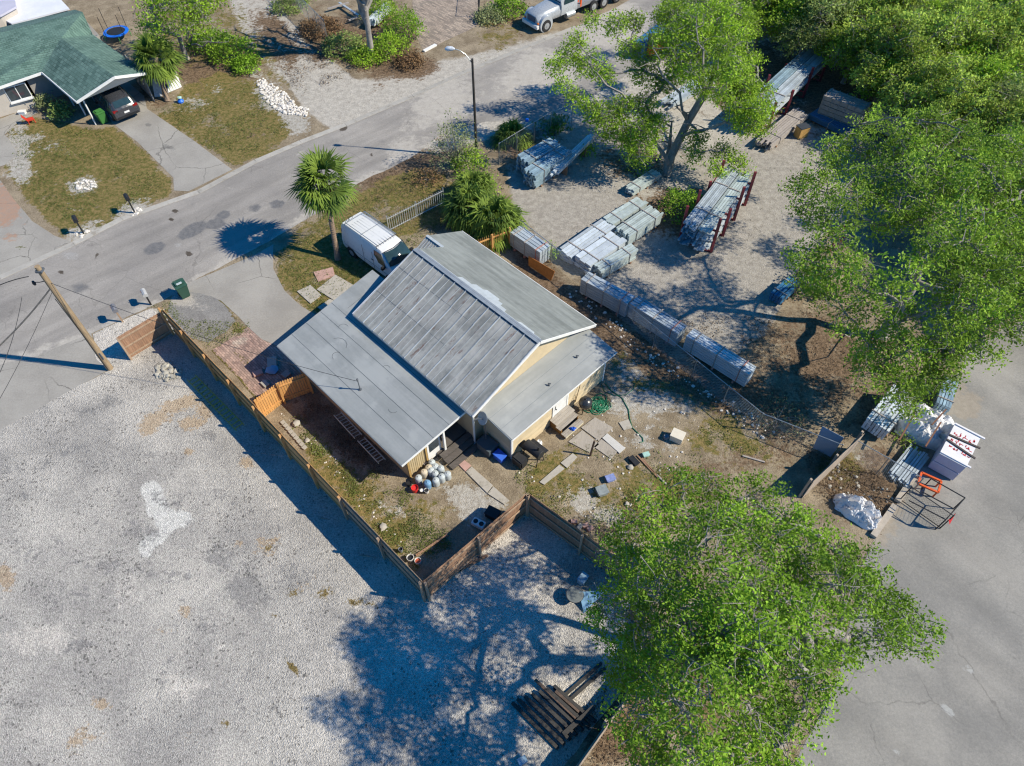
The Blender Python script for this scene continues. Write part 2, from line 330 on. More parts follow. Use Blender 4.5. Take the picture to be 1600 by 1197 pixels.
# ------------------------------------------------------------------ THE SETTING: ground, roads, paving
def ground():
    xs = np.concatenate([[-600, -300, -150, -90, -70], np.arange(-52, 52, 0.32), [70, 90, 150, 300, 600]])
    ys = np.concatenate([[-300, -120, -40, -15, -5], np.arange(0, 68, 0.32), [72, 80, 100, 150, 300, 700]])
    nx, ny = len(xs), len(ys); X, Y = np.meshgrid(xs, ys)
    co = np.stack([X.ravel(), Y.ravel(), np.zeros(nx * ny)], 1)
    idx = np.arange(nx * ny).reshape(ny, nx); q = np.stack([idx[:-1, :-1], idx[:-1, 1:], idx[1:, 1:], idx[1:, :-1]], -1).reshape(-1, 4)
    me = bpy.data.meshes.new('ground'); me.from_pydata(co.tolist(), [], q.tolist())
    lawn1 = [(8, 205), (45, 182), (100, 190), (150, 203), (178, 195), (215, 225), (270, 283), (268, 303), (225, 325), (190, 342), (130, 372), (95, 372), (30, 300), (5, 262), (25, 235)]
    lawn2 = [(232, 172), (262, 172), (290, 128), (340, 110), (400, 125), (440, 165), (462, 195), (440, 230), (365, 260), (300, 220)]
    lawn3 = [(470, 345), (500, 335), (570, 290), (640, 262), (700, 270), (735, 320), (700, 350), (610, 380), (600, 440), (545, 470), (495, 492), (455, 470), (430, 435), (428, 400)]
    yard_g = m_ell((560, 790, 95, 60, 35, .62), (600, 830, 60, 50, 20, .75), (520, 740, 30, 60, -40, .8), (490, 700, 20, 40, -35, .55), (860, 740, 60, 30, -35, .74), (900, 770, 65, 34, 20, .68),
                   (1060, 760, 70, 35, 0, .68), (1000, 740, 60, 30, 0, .6), (770, 700, 30, 20, 0, .5), (860, 800, 40, 20, 0, .55), (970, 790, 60, 45, 0, .55), (1130, 690, 90, 50, 20, .58), (1010, 600, 40, 30, 0, .45), (970, 565, 25, 20, 0, .55), (670, 790, 60, 30, 0, .5),
                   (925, 860, 50, 20, 40, .6), (1100, 630, 60, 30, 30, .45), (1320, 735, 40, 30, 30, .6), (1290, 710, 20, 60, 25, .5), (1480, 640, 20, 20, 0, .4), (380, 520, 22, 10, 30, .8), (355, 490, 18, 30, -40, .7), (310, 515, 16, 30, -45, .6),
                   (445, 630, 20, 50, -40, .3), (420, 235, 25, 40, -40, .6), (470, 190, 15, 40, -30, .4), (610, 340, 60, 40, 0, .3), (350, 800, 10, 8, 0, .2))
    grass = m_max(m_poly(lawn1, 5, 0.86), m_poly(lawn2, 7, 0.74), m_poly(lawn3, 9, 0.72), yard_g, m_ell((1150, 1130, 150, 90, 0, .55), (1010, 1120, 60, 60, 0, .4), (780, 60, 40, 40, 0, .5)), m_poly([(250, -60), (340, -60), (420, 60), (470, 150), (440, 140), (380, 100), (290, 110), (240, 60)], 10, .5))
    litter = m_max(m_ell((1290, 560, 130, 90, 25, .68), (1180, 610, 110, 45, 32, .72), (1110, 590, 90, 35, 32, .75), (1040, 560, 110, 26, 40, .7), (940, 480, 80, 22, 40, .7), (850, 420, 60, 22, 42, .7), (1370, 640, 60, 50, 0, .7),
                         (1350, 770, 90, 60, 25, .8), (1370, 720, 60, 40, 30, .6), (620, 270, 90, 40, -25, .8), (700, 320, 80, 40, 0, .7), (990, 250, 80, 50, 0, .6), (1060, 330, 80, 40, 0, .9), (830, 230, 60, 40, -30, .7),
                         (1160, 720, 150, 45, -20, .55), (960, 950, 50, 40, 0, .7), (980, 1130, 80, 90, 40, .85), (1050, 1080, 120, 110, 0, .7), (1200, 120, 120, 90, 0, .7), (1350, 130, 260, 90, 0, .8),
                         (600, 70, 60, 60, 0, .9), (500, 100, 90, 30, -35, .0), (330, 100, 90, 50, 0, .85), (640, 105, 50, 22, 0, .8), (430, 60, 40, 70, -30, .7), (240, 130, 40, 60, 0, .6), (400, 210, 50, 40, 0, .55), (520, 60, 60, 50, 0, .8), (800, 25, 40, 40, 0, .6),
                         (700, 620, 380, 60, 0, .0), (480, 640, 40, 60, -40, .5), (560, 700, 50, 40, -40, .6)),
                   m_poly([(790, 370), (830, 400), (950, 490), (1100, 600), (1250, 680), (1230, 700), (1050, 620), (930, 540), (800, 430)], 14, .72))
    sand = m_ell((740, 790, 45, 32, 0, .85), (720, 770, 50, 25, 0, .62), (912, 785, 28, 22, 30, .88), (945, 805, 30, 16, 0, .8), (1020, 630, 55, 22, 5, .82), (985, 625, 35, 26, 0, .85), (1065, 640, 20, 18, 20, .7), (985, 575, 22, 25, 0, .75), (1030, 665, 40, 16, 0, .55),
                 (1000, 690, 30, 20, 0, .6), (1045, 700, 20, 14, 0, .5), (890, 755, 22, 20, 0, .4), (830, 850, 30, 50, -40, .4), (660, 720, 60, 20, 30, .3), (590, 780, 25, 40, -40, .4), (620, 800, 14, 60, -40, .45), (540, 745, 12, 90, -40, .5),
                 (133, 290, 24, 13, 0, .95), (130, 365, 38, 15, -20, .85), (210, 325, 34, 13, -20, .85), (60, 218, 60, 16, 15, .5), (30, 240, 22, 50, 0, .9), (440, 165, 22, 60, -40, .85), (470, 175, 30, 30, -30, .5), (300, 160, 40, 14, 0, .5), (340, 140, 30, 10, 0, .5), (110, 330, 20, 10, 0, .3),
                 (1000, 290, 60, 30, 0, .45), (880, 260, 60, 30, 0, .4), (380, 560, 20, 20, 0, .3), (410, 540, 20, 40, -40, .4), (1340, 720, 20, 30, 0, .3), (1180, 1110, 30, 20, 0, .5), (1000, 1150, 30, 30, 0, .4))
    pave = m_max(m_poly([(330, -60), (420, -20), (480, 60), (560, 120), (640, 118), (680, 95), (900, 40), (1250, 60), (1280, 240), (1180, 380), (1000, 330), (800, 210), (600, 270), (480, 180), (440, 130), (380, 70)], 12, .75))
    yardd = m_max(m_poly([(790, 260), (930, 180), (1110, 230), (1180, 210), (1340, 190), (1330, 330), (1260, 400), (1200, 520), (1150, 560), (1000, 480), (870, 400), (800, 330)], 16, .95))
    stain = m_ell((1100, 600, 60, 20, 30, .4), (920, 700, 30, 20, 0, .4), (830, 640, 30, 20, 0, .2), (1010, 750, 40, 20, 40, .4))
    paint(me, [litter, grass, sand, pave, yardd, stain], co)
    mat = groundmat('yard soil', sc(132, 118, 98, 0.8), sc(166, 152, 130, 0.85), 0.9, (26, 0.80, 1.20, 0.6, 0.99),
        layers=((3, sc(168, 162, 153), sc(192, 186, 176), 0.5, 0.6), (4, sc(150, 144, 136), sc(174, 168, 159), 0.6, 0.7), (0, sc(92, 76, 60, 0.8), sc(142, 120, 98, 0.85), 1.6, 1.0), (1, sc(92, 94, 46, 0.85), sc(146, 126, 84, 0.85), 1.1, 1.5), (2, sc(156, 149, 138), sc(190, 186, 178, 0.85), 1.3, 1.6), (5, sc(120, 118, 110), sc(150, 145, 136), 1.2, 0.8)), bmp=0.5)
    me.materials.append(mat); o = bpy.data.objects.new('ground', me); C.objects.link(o); o['kind'] = 'structure'
ground()
ASPH = groundmat('old asphalt', sc(142, 138, 134), sc(160, 155, 149), 0.25, (38, 0.86, 1.12, 0.8, 1.0),
    layers=((0, sc(108, 108, 110), sc(124, 123, 123), 1.2, 0.25), (1, sc(78, 72, 66), sc(100, 92, 84), 2.0, 0.7), (2, sc(180, 174, 165), sc(194, 188, 179), 0.6, 0.7, 0.75), (3, sc(160, 158, 156), sc(172, 170, 167), 2.5, 1.0, 0.6)), bmp=0.15, streak=(math.radians(-40), 0.13, 0.9), cracks=(0.35, 0.010, 0.3))
ROAD_UP = [(-90, 472), (0, 434), (115, 381), (190, 342), (310, 300), (400, 252), (470, 222), (540, 195), (645, 150), (725, 113), (800, 83), (900, 42), (1010, -12), (1100, -60)]
patches = m_ell((242, 388, 19, 9, -22), (300, 360, 28, 10, -28), (338, 350, 16, 8, -12), (350, 335, 12, 6, -10), (433, 319, 13, 7, -10), (398, 325, 16, 9, -15, .7), (125, 450, 24, 14, -15, .62), (595, 222, 24, 12, 0, .5), (60, 480, 40, 18, -20, .45))
spots = m_ell((275, 330, 7, 4), (153, 400, 7, 4, -20), (95, 424, 7, 3), (210, 442, 4, 3), (297, 397, 6, 3), (140, 428, 4, 2), (267, 378, 5, 3, 0, .7), (537, 200, 8, 5, -30), (580, 240, 6, 3), (530, 208, 5, 2), (55, 542, 6, 3), (108, 538, 8, 3, -20, .8), (60, 557, 3, 2), (335, 306, 8, 3, -20, .7), (200, 460, 3, 2), (215, 448, 3, 2), (270, 343, 5, 3))
dusty = m_max(m_line([(-60, 590), (118, 528), (255, 465), (430, 372), (500, 320), (600, 265)], 12, 10, .6), m_line([(0, 452), (310, 318), (480, 235), (640, 165), (800, 98)], 6, 8, .52), m_ell((700, 160, 120, 60, -20, .6), (850, 110, 160, 60, -20, .62), (640, 230, 60, 30, -20, .6), (950, 40, 100, 60, 0, .7)))
sheet('road', ROAD_UP + [(1190, -60), (1100, 30), (960, 130), (900, 165), (860, 190), (760, 190), (690, 208), (650, 242), (600, 268), (560, 285), (502, 330), (465, 350), (430, 372), (300, 440), (255, 470), (145, 520), (118, 530), (0, 592), (-90, 640)], 0.004, ASPH, 0.4, 0.10, (patches, spots, dusty, m_ell((110, 400, 14, 5), (278, 385, 10, 3), (510 / 4, 430, 5, 3))))
CONC = groundmat('worn concrete', sc(148, 144, 138), sc(168, 164, 157), 0.35, None,
    layers=((0, sc(104, 102, 100), sc(126, 124, 121), 1.3, 0.8, 0.75), (1, sc(176, 132, 104), sc(160, 134, 116), 1.1, 1.0, 0.7), (2, sc(108, 104, 60), sc(88, 92, 44), 2.0, 1.2)), bmp=0.12, cracks=(0.28, 0.010, 0.65))
def joint_mat(name, ang, wd, hg):
    return groundmat(name, sc(150, 146, 141), sc(172, 168, 162), 0.35, None, layers=((0, sc(104, 102, 100), sc(126, 124, 121), 1.3, 0.8, 0.75), (1, sc(176, 132, 104), sc(160, 134, 116), 1.1, 1.0, 0.7), (2, sc(108, 104, 60), sc(88, 92, 44), 2.0, 1.2)), bmp=0.12, cells=None, cracks=(0.3, 0.009, 0.6))
# concrete gutter strip between road and the far verge
def strip(name, pts, wd, z, mat, th=0.03):
    mb = MB(); P = [G(*p) for p in pts]
    for i in range(len(P) - 1):
        n = max(1, int((P[i + 1] - P[i]).length / 3.0))
        for k in range(n):
            a = P[i].lerp(P[i + 1], k / n); b = P[i].lerp(P[i + 1], (k + 1) / n - 0.004)
            mb.beam(a + Vector((0, 0, z)), b + Vector((0, 0, z)), wd, th)
    o = mb.build(name, mat); o['kind'] = 'structure'; return o
strip('kerb', ROAD_UP[:-2], 0.42, 0.012, M('kerb concrete', sc(172, 168, 161), 0.9, var=0.10, scale=1.5, dirt=sc(150, 144, 134)), 0.03)
sheet('driveway', [(255, 462), (300, 440), (395, 400), (427, 382), (427, 420), (445, 455), (470, 478), (497, 494), (520, 480), (560, 520), (470, 585), (433, 541), (405, 528), (385, 508), (370, 492), (345, 470), (315, 459)], 0.010, CONC, 0.4, 0.03,
      (m_ell((345, 470, 22, 7, 20, .3), (450, 500, 40, 20, 0, .3)), None, None))
PATCH = groundmat('dark tar patch', sc(128, 126, 124), sc(148, 146, 143), 0.9, (30, 0.75, 1.15, .7, .98), layers=((0, sc(96, 88, 56), sc(120, 104, 70), 2, 1.2), (1, sc(165, 160, 152), sc(180, 174, 166), 2, 1.0)), bmp=0.2)
sheet('asphalt_pad', [(270, 462), (300, 456), (330, 462), (352, 478), (372, 500), (352, 520), (325, 536), (300, 528), (272, 506), (262, 484)], 0.014, PATCH, 0.25, 0.10, (m_line([(345, 470), (372, 500), (330, 534)], 4, 6, .6), m_ell((285, 470, 20, 10), (310, 480, 30, 10, 0, .5))))
PAV = groundmat('brick pavers', sc(164, 140, 132), sc(182, 160, 150), 0.8, None, layers=((0, sc(92, 92, 44), sc(130, 120, 72), 2.4, 1.3), (1, sc(176, 160, 148), sc(190, 178, 168), 1.5, 0.8)), bmp=0.2, cells=(math.radians(45), 0.24, 0.12, 0.008, (0.35, 0.33, 0.3, 1)))
sheet('paver_patio', [(330, 548), (388, 512), (412, 532), (440, 545), (470, 590), (455, 600), (408, 634), (372, 590), (350, 568)], 0.016, PAV, 0.25, 0.05, (m_max(m_line([(330, 548), (372, 590), (408, 634)], 4, 4, .7), m_ell((380, 560, 30, 8, 30, .45))), m_ell((375, 535, 25, 10, -30, .6))))
sheet('concrete_apron', [(-60, 590), (0, 570), (60, 556), (142, 520), (150, 560), (170, 578), (125, 602), (0, 672), (-60, 705)], 0.010, CONC, 0.4, 0.04, (m_ell((20, 560, 60, 12, -10, .5)), None, m_ell((80, 640, 5, 3, 0, .3))))
sheet('neighbor_driveway', [(176, 193), (168, 180), (140, 150), (190, 120), (225, 150), (230, 170), (300, 218), (363, 265), (295, 299), (272, 298), (271, 278), (215, 222)], 0.010, CONC, 0.4, 0.02, (m_ell((232, 195, 5, 3), (265, 232, 20, 6, 10, .6), (275, 255, 16, 8, 0, .5), (300, 260, 10, 6, 0, .4)), None, None))
sheet('front_driveway', [(-80, 330), (0, 282), (22, 312), (50, 345), (85, 368), (112, 378), (0, 431), (-80, 468)], 0.010, CONC, 0.4, 0.03, (None, m_ell((5, 320, 26, 34, 0, .95), (20, 370, 22, 12, 0, .5), (35, 345, 16, 10, 0, .5)), m_ell((30, 385, 14, 4, 0, .5))))
sheet('walkway', [(-60, 190), (0, 186), (48, 168), (60, 176), (30, 190), (8, 210), (28, 240), (8, 258), (-10, 264), (-60, 280)], 0.012, CONC, 0.4, 0.06, ())
GRAV = groundmat('shell gravel', sc(160, 156, 151), sc(200, 194, 185), 0.3, (24, 0.70, 1.24, 0.48, 0.945),
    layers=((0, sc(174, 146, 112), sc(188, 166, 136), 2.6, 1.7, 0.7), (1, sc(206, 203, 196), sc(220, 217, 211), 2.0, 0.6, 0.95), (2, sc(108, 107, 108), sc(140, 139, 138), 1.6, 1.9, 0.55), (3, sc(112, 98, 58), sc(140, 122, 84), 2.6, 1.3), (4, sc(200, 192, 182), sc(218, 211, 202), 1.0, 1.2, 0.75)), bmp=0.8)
gorange = m_ell((245, 655, 28, 12, -25), (280, 632, 36, 12, -25, .9), (232, 668, 16, 12, 0), (300, 660, 20, 10, -10), (320, 640, 18, 14, 0, .8), (296, 706, 10, 7, 0, .9), (385, 725, 16, 10, 0, .7), (12, 905, 14, 20), (290, 955, 12, 8, 0, .8), (160, 1100, 14, 8), (375, 848, 8, 8, 0, .8), (130, 1150, 40, 20, 0, .55), (255, 985, 16, 10, 0, .5), (165, 1000, 12, 30, 0, .2), (415, 860, 20, 25, 0, .5), (470, 915, 30, 20, 0, .4))
gwhite = m_ell((237, 768, 17, 17), (245, 790, 18, 24, -10), (280, 812, 22, 14, -5), (240, 845, 26, 12, -30), (262, 815, 22, 18), (228, 865, 10, 6), (190, 500, 20, 10, 0, .0))
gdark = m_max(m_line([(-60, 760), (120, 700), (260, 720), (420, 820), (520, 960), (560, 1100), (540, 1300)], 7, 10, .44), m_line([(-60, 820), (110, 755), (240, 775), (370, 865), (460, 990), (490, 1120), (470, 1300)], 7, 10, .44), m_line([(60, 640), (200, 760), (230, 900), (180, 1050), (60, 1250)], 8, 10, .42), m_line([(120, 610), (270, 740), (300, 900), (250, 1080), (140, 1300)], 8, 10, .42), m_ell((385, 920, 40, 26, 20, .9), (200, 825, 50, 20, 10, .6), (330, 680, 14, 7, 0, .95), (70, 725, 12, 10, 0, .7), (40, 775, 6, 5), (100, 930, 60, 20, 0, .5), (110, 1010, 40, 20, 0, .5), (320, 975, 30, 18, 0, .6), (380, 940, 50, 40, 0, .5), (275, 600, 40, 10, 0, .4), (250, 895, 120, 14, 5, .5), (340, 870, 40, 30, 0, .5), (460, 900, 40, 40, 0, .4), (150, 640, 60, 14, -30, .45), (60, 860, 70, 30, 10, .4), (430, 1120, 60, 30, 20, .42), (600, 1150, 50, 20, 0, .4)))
ggrass = m_ell((352, 1125, 12, 6), (460, 1045, 18, 7, 50, .9), (560, 940, 30, 12, 0, .6), (585, 960, 20, 20, 0, .5), (470, 930, 40, 20, 0, .35), (155, 515, 20, 8, -30, .6), (255, 478, 18, 18, -20, .9), (245, 500, 10, 14, 0, .6), (510, 920, 20, 20, 0, .5), (430, 960, 12, 8, 0, .5), (430, 860, 30, 16, 0, .4))
gpale = m_ell((810, 870, 70, 60, -40, 1), (770, 950, 110, 70, 0, .9), (180, 930, 90, 40, 20, .45), (60, 1000, 70, 40, 0, .5), (420, 780, 60, 20, 45, .45), (640, 1020, 120, 60, 0, .7), (290, 1070, 60, 30, 0, .6), (330, 1010, 40, 20, 0, .5), (205, 505, 60, 30, -30, 1), (160, 540, 30, 30, 0, 1), (840, 1080, 80, 80, 0, .6), (860, 850, 60, 40, 40, .6), (560, 1060, 80, 60, 0, .5))
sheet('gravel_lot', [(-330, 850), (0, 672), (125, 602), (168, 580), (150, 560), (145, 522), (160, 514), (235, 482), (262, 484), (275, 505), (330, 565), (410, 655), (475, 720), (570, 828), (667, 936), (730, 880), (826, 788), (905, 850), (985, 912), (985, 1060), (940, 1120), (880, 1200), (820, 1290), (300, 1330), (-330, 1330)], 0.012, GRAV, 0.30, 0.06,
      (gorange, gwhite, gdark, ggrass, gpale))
LOT = groundmat('packed grey lot', sc(132, 130, 126), sc(160, 156, 149), 0.22, (40, 0.92, 1.07, 1.0, 2.0),
    layers=((0, sc(172, 172, 170), sc(184, 184, 180), 2.0, 1.0, 0.7), (1, sc(80, 78, 76), sc(92, 88, 84), 2.2, 0.6, 0.8), (2, sc(150, 140, 126), sc(164, 154, 140), 1.0, 1.0, 0.8)), bmp=0.1, streak=(math.radians(50), 0.09, 0.6), cracks=(0.22, .008, .35))
sheet('grey_lot', [(1500, 560), (1560, 520), (1700, 440), (1900, 500), (2100, 1300), (1180, 1320), (1240, 1190), (1300, 1080), (1362, 850), (1400, 790), (1440, 720), (1470, 690), (1480, 640)], 0.008, LOT, 0.5, 0.15,
      (m_ell((1417, 1067, 8, 8), (1510, 1050, 12, 10, 0, .8), (1480, 1112, 5, 6), (1372, 1175, 5, 7), (1395, 1182, 9, 7), (1455, 1040, 10, 4, 0, .6), (1505, 1193, 4, 6), (1565, 690, 10, 5, 0, .4)),
       m_ell((1594, 1022, 9, 14), (1591, 1078, 8, 9), (1492, 1140, 5, 3), (1516, 1163, 2, 6), (1588, 1006, 5, 3), (1577, 1050, 3, 2)), m_max(m_line([(1500, 560), (1480, 640), (1440, 720), (1362, 850)], 12, 12, .8), m_ell((1510, 635, 26, 24, 0, .95), (1400, 820, 20, 40, 30, .6)))))

BRK = groundmat('worn brick drive', sc(160, 148, 138), sc(178, 166, 154), 0.5, (30, .85, 1.15, .8, 1.0), bmp=0.2, cells=(math.radians(45), 0.5, 0.16, 0.012, (0.5, 0.47, 0.43, 1)))
sheet('brick_drive', [(636, -60), (652, 60), (662, 82), (700, 62), (745, 42), (752, -60)], 0.012, BRK, 0.4, 0.08, ())
# ------------------------------------------------------------------ MAIN HOUSE (local x runs down-right along the eaves, local y up-right)
HR = -PI / 4; HO = Vector((0, 15, 0))
def roofmat(name, a, b, streak_dir, amt, rust=None, sc_=1.0, panel=None, sheen=0.5, metal=0.0, light=None):
    m, nt, p = newmat(name); tc = nt.nodes.new('ShaderNodeTexCoord'); P = tc.outputs['Object']
    S = (0.25, 2.2, 1) if streak_dir == 'x' else (2.2, 0.25, 1)
    n1 = noi(nt, nd(nt, 'ShaderNodeMapping', {'Vector': P, 'Scale': S}).outputs[0], sc_, 5, 0.65); n2 = noi(nt, P, 5.0, 5, 0.7); n3 = noi(nt, P, 0.6, 4, 0.6)
    f = ramp(nt, mth(nt, 'ADD', mth(nt, 'MULTIPLY', n1, 0.55), mth(nt, 'ADD', mth(nt, 'MULTIPLY', n2, 0.25), mth(nt, 'MULTIPLY', n3, 0.3))), 0.38, 0.70)
    cc = mixc(nt, f, a, b)
    if panel:   # every panel weathered a little differently
        sx = nd(nt, 'ShaderNodeSeparateXYZ', {0: P})
        ix = mth(nt, 'FLOOR', mth(nt, 'DIVIDE', sx.outputs[0], panel[0])); iy = mth(nt, 'FLOOR', mth(nt, 'DIVIDE', sx.outputs[1], panel[1]))
        wn_ = nd(nt, 'ShaderNodeTexWhiteNoise', {'Vector': nd(nt, 'ShaderNodeCombineXYZ', {0: ix, 1: iy, 2: 0.0}).outputs[0]}).outputs[0]
        k = nd(nt, 'ShaderNodeMapRange', {'Value': wn_, 'To Min': 1 - panel[2], 'To Max': 1 + panel[2]}).outputs[0]
        cc = mixc(nt, 1.0, cc, nd(nt, 'ShaderNodeCombineColor', {0: k, 1: k, 2: k}).outputs[0], 'MULTIPLY')
    if light: cc = mixc(nt, mth(nt, 'MULTIPLY', ramp(nt, n3, 0.5, 0.62), 0.5), cc, light)
    if rust:
        rr = noi(nt, nd(nt, 'ShaderNodeMapping', {'Vector': P, 'Scale': (2.6, 0.8, 1)}).outputs[0], 1.1, 4, 0.7)
        cc = mixc(nt, mth(nt, 'MULTIPLY', ramp(nt, rr, 0.59, 0.68), 0.75), cc, rust)
    nt.links.new(cc, p.inputs['Base Color']); nt.links.new(ramp(nt, n2, 0.3, 0.7, sheen - 0.08, sheen + 0.15), p.inputs['Roughness']); p.inputs['Metallic'].default_value = metal
    nt.links.new(bump(nt, n2, 0.12, 0.01), p.inputs['Normal']); return m
TIN = roofmat('weathered tin roofing', sc(128, 130, 126), sc(180, 178, 172), 'y', 0, rust=sc(112, 82, 70), panel=(0.80, 1.9, 0.13), sheen=0.6, metal=0.0)
TAR = roofmat('weathered grey green roofing', sc(110, 115, 113), sc(144, 149, 147), 'x', 0, sheen=0.85, sc_=1.6)
ROLL = roofmat('grey roll roofing', sc(140, 144, 144), sc(160, 163, 163), 'x', 0, sheen=0.8, sc_=1.0, light=sc(170, 173, 172))
ROLL2 = roofmat('grey roll roofing two', sc(142, 146, 147), sc(160, 163, 164), 'y', 0, sheen=0.8, sc_=1.0, light=sc(170, 173, 173))
SEAM = M('roof seam tar', sc(92, 98, 104), 0.8, var=0.3, scale=3)
WHITE = M('white trim paint', sc(225, 225, 224, 0.95), 0.5, var=0.07, scale=4)
SID = M('tan clapboard siding', sc(204, 186, 154), 0.75, var=0.08, scale=3, bmp=0.1)
SIDB = M('tan board siding', sc(190, 172, 136), 0.75, var=0.10, scale=3)
DARKIN = plain('dark interior', sc(52, 54, 58, 0.7), 0.9)
def house():
    h = thing('house', 'tan clapboard cottage with a grey metal gable roof and two low side roofs', 'house', HO, HR)
    def boards(mb, x0, y0, x1, y1, z0, z1, out, step=0.13, vertical=False):
        """lapped siding on a wall line from (x0,y0) to (x1,y1), proud of it on side out"""
        d = Vector((x1 - x0, y1 - y0, 0)); L = d.length; d /= L; nrm = Vector(out)
        if vertical:
            n = int(L / step)
            for k in range(n):
                c = Vector((x0, y0, 0)) + d * (k + 0.5) * step + nrm * 0.012
                mb.beam(c + Vector((0, 0, z0)), c + Vector((0, 0, z1)), step * 0.80, 0.024, up=tuple(nrm))
        else:
            n = int((z1 - z0) / step)
            for k in range(n):
                a = Vector((x0, y0, z0 + k * step)); b = Vector((x1, y1, z0 + k * step))
                o1, o2 = nrm * 0.030, nrm * 0.008
                mb.add([a + o1, b + o1, b + o2 + Vector((0, 0, step)), a + o2 + Vector((0, 0, step)), a, b, b + Vector((0, 0, step)), a + Vector((0, 0, step))],
                       [(0, 1, 2, 3), (0, 4, 5, 1), (0, 3, 7, 4), (1, 5, 6, 2), (3, 2, 6, 7)])
    # main volume
    mb = MB(); mb.prism([(-12.3, 1.5), (-4.15, 1.5), (-4.15, 9.35), (-12.3, 9.35)], 0, 2.36); mb.build('main_wall', SID, h)
    gb = MB()   # gable triangle (near end)
    gb.add([(-4.15, 1.5, 2.36), (-4.15, 9.35, 2.36), (-4.15, 9.35, 2.46), (-4.15, 5.53, 4.46), (-4.15, 1.5, 3.0), (-4.3, 1.5, 2.36), (-4.3, 9.35, 2.36), (-4.3, 9.35, 2.46), (-4.3, 5.53, 4.46), (-4.3, 1.5, 3.0)],
           [(0, 1, 2, 3, 4), (9, 8, 7, 6, 5), (0, 4, 9, 5), (1, 6, 7, 2), (2, 7, 8, 3), (3, 8, 9, 4)])
    for k in range(16):
        z = 2.42 + k * 0.13; lo = 1.5 + max(0, (z + 0.1 - 3.0)) * 2.75; hi = 9.35 - max(0, (z + 0.1 - 2.46)) * 1.92
        if hi - lo > 0.2: boards(gb, -4.149, lo, -4.149, hi, z, z + 0.13, (1, 0, 0))
    gb.build('gable', SID, h)
    gf = MB(); gf.add([(-12.3, 1.5, 2.36), (-12.3, 9.35, 2.36), (-12.3, 9.35, 2.46), (-12.3, 5.53, 4.46), (-12.3, 1.5, 3.0), (-12.15, 1.5, 2.36), (-12.15, 9.35, 2.36), (-12.15, 9.35, 2.46), (-12.15, 5.53, 4.46), (-12.15, 1.5, 3.0)],
           [(4, 3, 2, 1, 0), (5, 6, 7, 8, 9), (0, 5, 9, 4), (1, 2, 7, 6), (2, 3, 8, 7), (3, 4, 9, 8)]); gf.build('gable', SID, h)
    # left metal slope with standing ribs
    X0, X1 = -12.66, -3.68; YL, ZL, YR, ZR = 1.12, 3.06, 5.53, 4.66; YE, ZE = 9.82, 2.46
    ls = MB(); ls.slab([(X0, YL, ZL), (X1, YL, ZL), (X1, YR, ZR), (X0, YR, ZR)], 0.07); lso = ls.build('metal_roof', TIN, h)
    rb = MB(); sl = (ZR - ZL) / (YR - YL); n = int((X1 - X0) / 0.40)
    for k in range(n + 1):
        x = X0 + 0.02 + k * (X1 - X0 - 0.04) / n; big = k % 2 == 0
        for (ya, yb, dz) in ((YL - 0.01, YL + 1.62, 0.002), (YL + 1.60, YL + 3.2, 0.008), (YL + 3.18, YR - 0.08, 0.014)):
            xo = x + 0.012 * math.sin(k * 3.1 + ya)
            za = ZL + (ya - YL) * sl + dz; zb = ZL + (yb - YL) * sl + dz
            rb.beam((xo, ya, za), (xo, yb, zb), 0.045 if big else 0.018, 0.05 if big else 0.02)
    rb.build('rib', M('pale rib metal', sc(186, 192, 196), 0.45, metal=0.2, var=0.15, scale=2), lso)
    lp = MB()
    for ya in (YL + 1.61, YL + 3.19):
        za = ZL + (ya - YL) * sl
        for k in range(5):
            xa = X0 + 0.03 + k * 1.79; lp.beam((xa, ya + 0.012 * k, za + 0.004), (xa + 1.77, ya + 0.012 * k, za + 0.004), 0.018, 0.014)
    lp.build('lap_joint', SEAM, lso)
    rs = MB(); rs.slab([(X0 - 1.28, YE - 0.02, ZE), (X0 - 1.28, 7.3, 3.66), (X0, 7.3, 3.66), (X0, YR, ZR - 0.02), (X1, YR, ZR - 0.02), (X1, YE, ZE)], 0.08)
    rso = rs.build('shingle_roof', TAR, h)
    # patched silver coat near the ridge
    pc = MB(); s2 = (ZE - ZR + 0.02) / (YE - YR)
    for (xa, xb, ya, yb) in ((-12.55, -3.75, 5.60, 5.78), (-9.7, -6.3, 5.781, 6.02), (-8.9, -6.8, 6.021, 6.24), (-8.3, -7.2, 6.241, 6.42), (-5.4, -4.3, 5.781, 5.9)):
        pc.add([(xa, ya, ZR - 0.02 + (ya - YR) * s2 + 0.006), (xb, ya, ZR - 0.02 + (ya - YR) * s2 + 0.006), (xb - 0.1, yb, ZR - 0.02 + (yb - YR) * s2 + 0.006), (xa + 0.12, yb, ZR - 0.02 + (yb - YR) * s2 + 0.006)], [(0, 1, 2, 3)])
    pc.build('silver_coating', M('silver roof coat', sc(176, 184, 190), 0.6, var=0.1, scale=5), rso)
    rc = MB(); rc.beam((X0 - 0.02, YR - 0.07, ZR + 0.005), (X1, YR - 0.07, ZR + 0.005), 0.17, 0.03); rc.beam((X0 - 0.02, YR + 0.09, ZR - 0.012), (X1, YR + 0.09, ZR - 0.012), 0.10, 0.02); rc.build('ridge_cap', M('ridge metal', sc(150, 158, 166), 0.5, metal=0.2, var=0.12, scale=3), h)
    rg = MB(); rg.beam((X0, YR - 0.175, ZR - 0.05), (X1, YR - 0.175, ZR - 0.05), 0.03, 0.02); rg.build('ridge_gap', SEAM, h)
    # front extension: small corrugated slope
    ex = MB(); ex.slab([(X0 - 1.28, 6.25, 3.12), (X0 + 0.02, 6.25, 3.12), (X0 + 0.02, 7.3, 3.65), (X0 - 1.28, 7.3, 3.65)], 0.06)
    exo = ex.build('porch_metal_roof', TIN, h); er = MB()
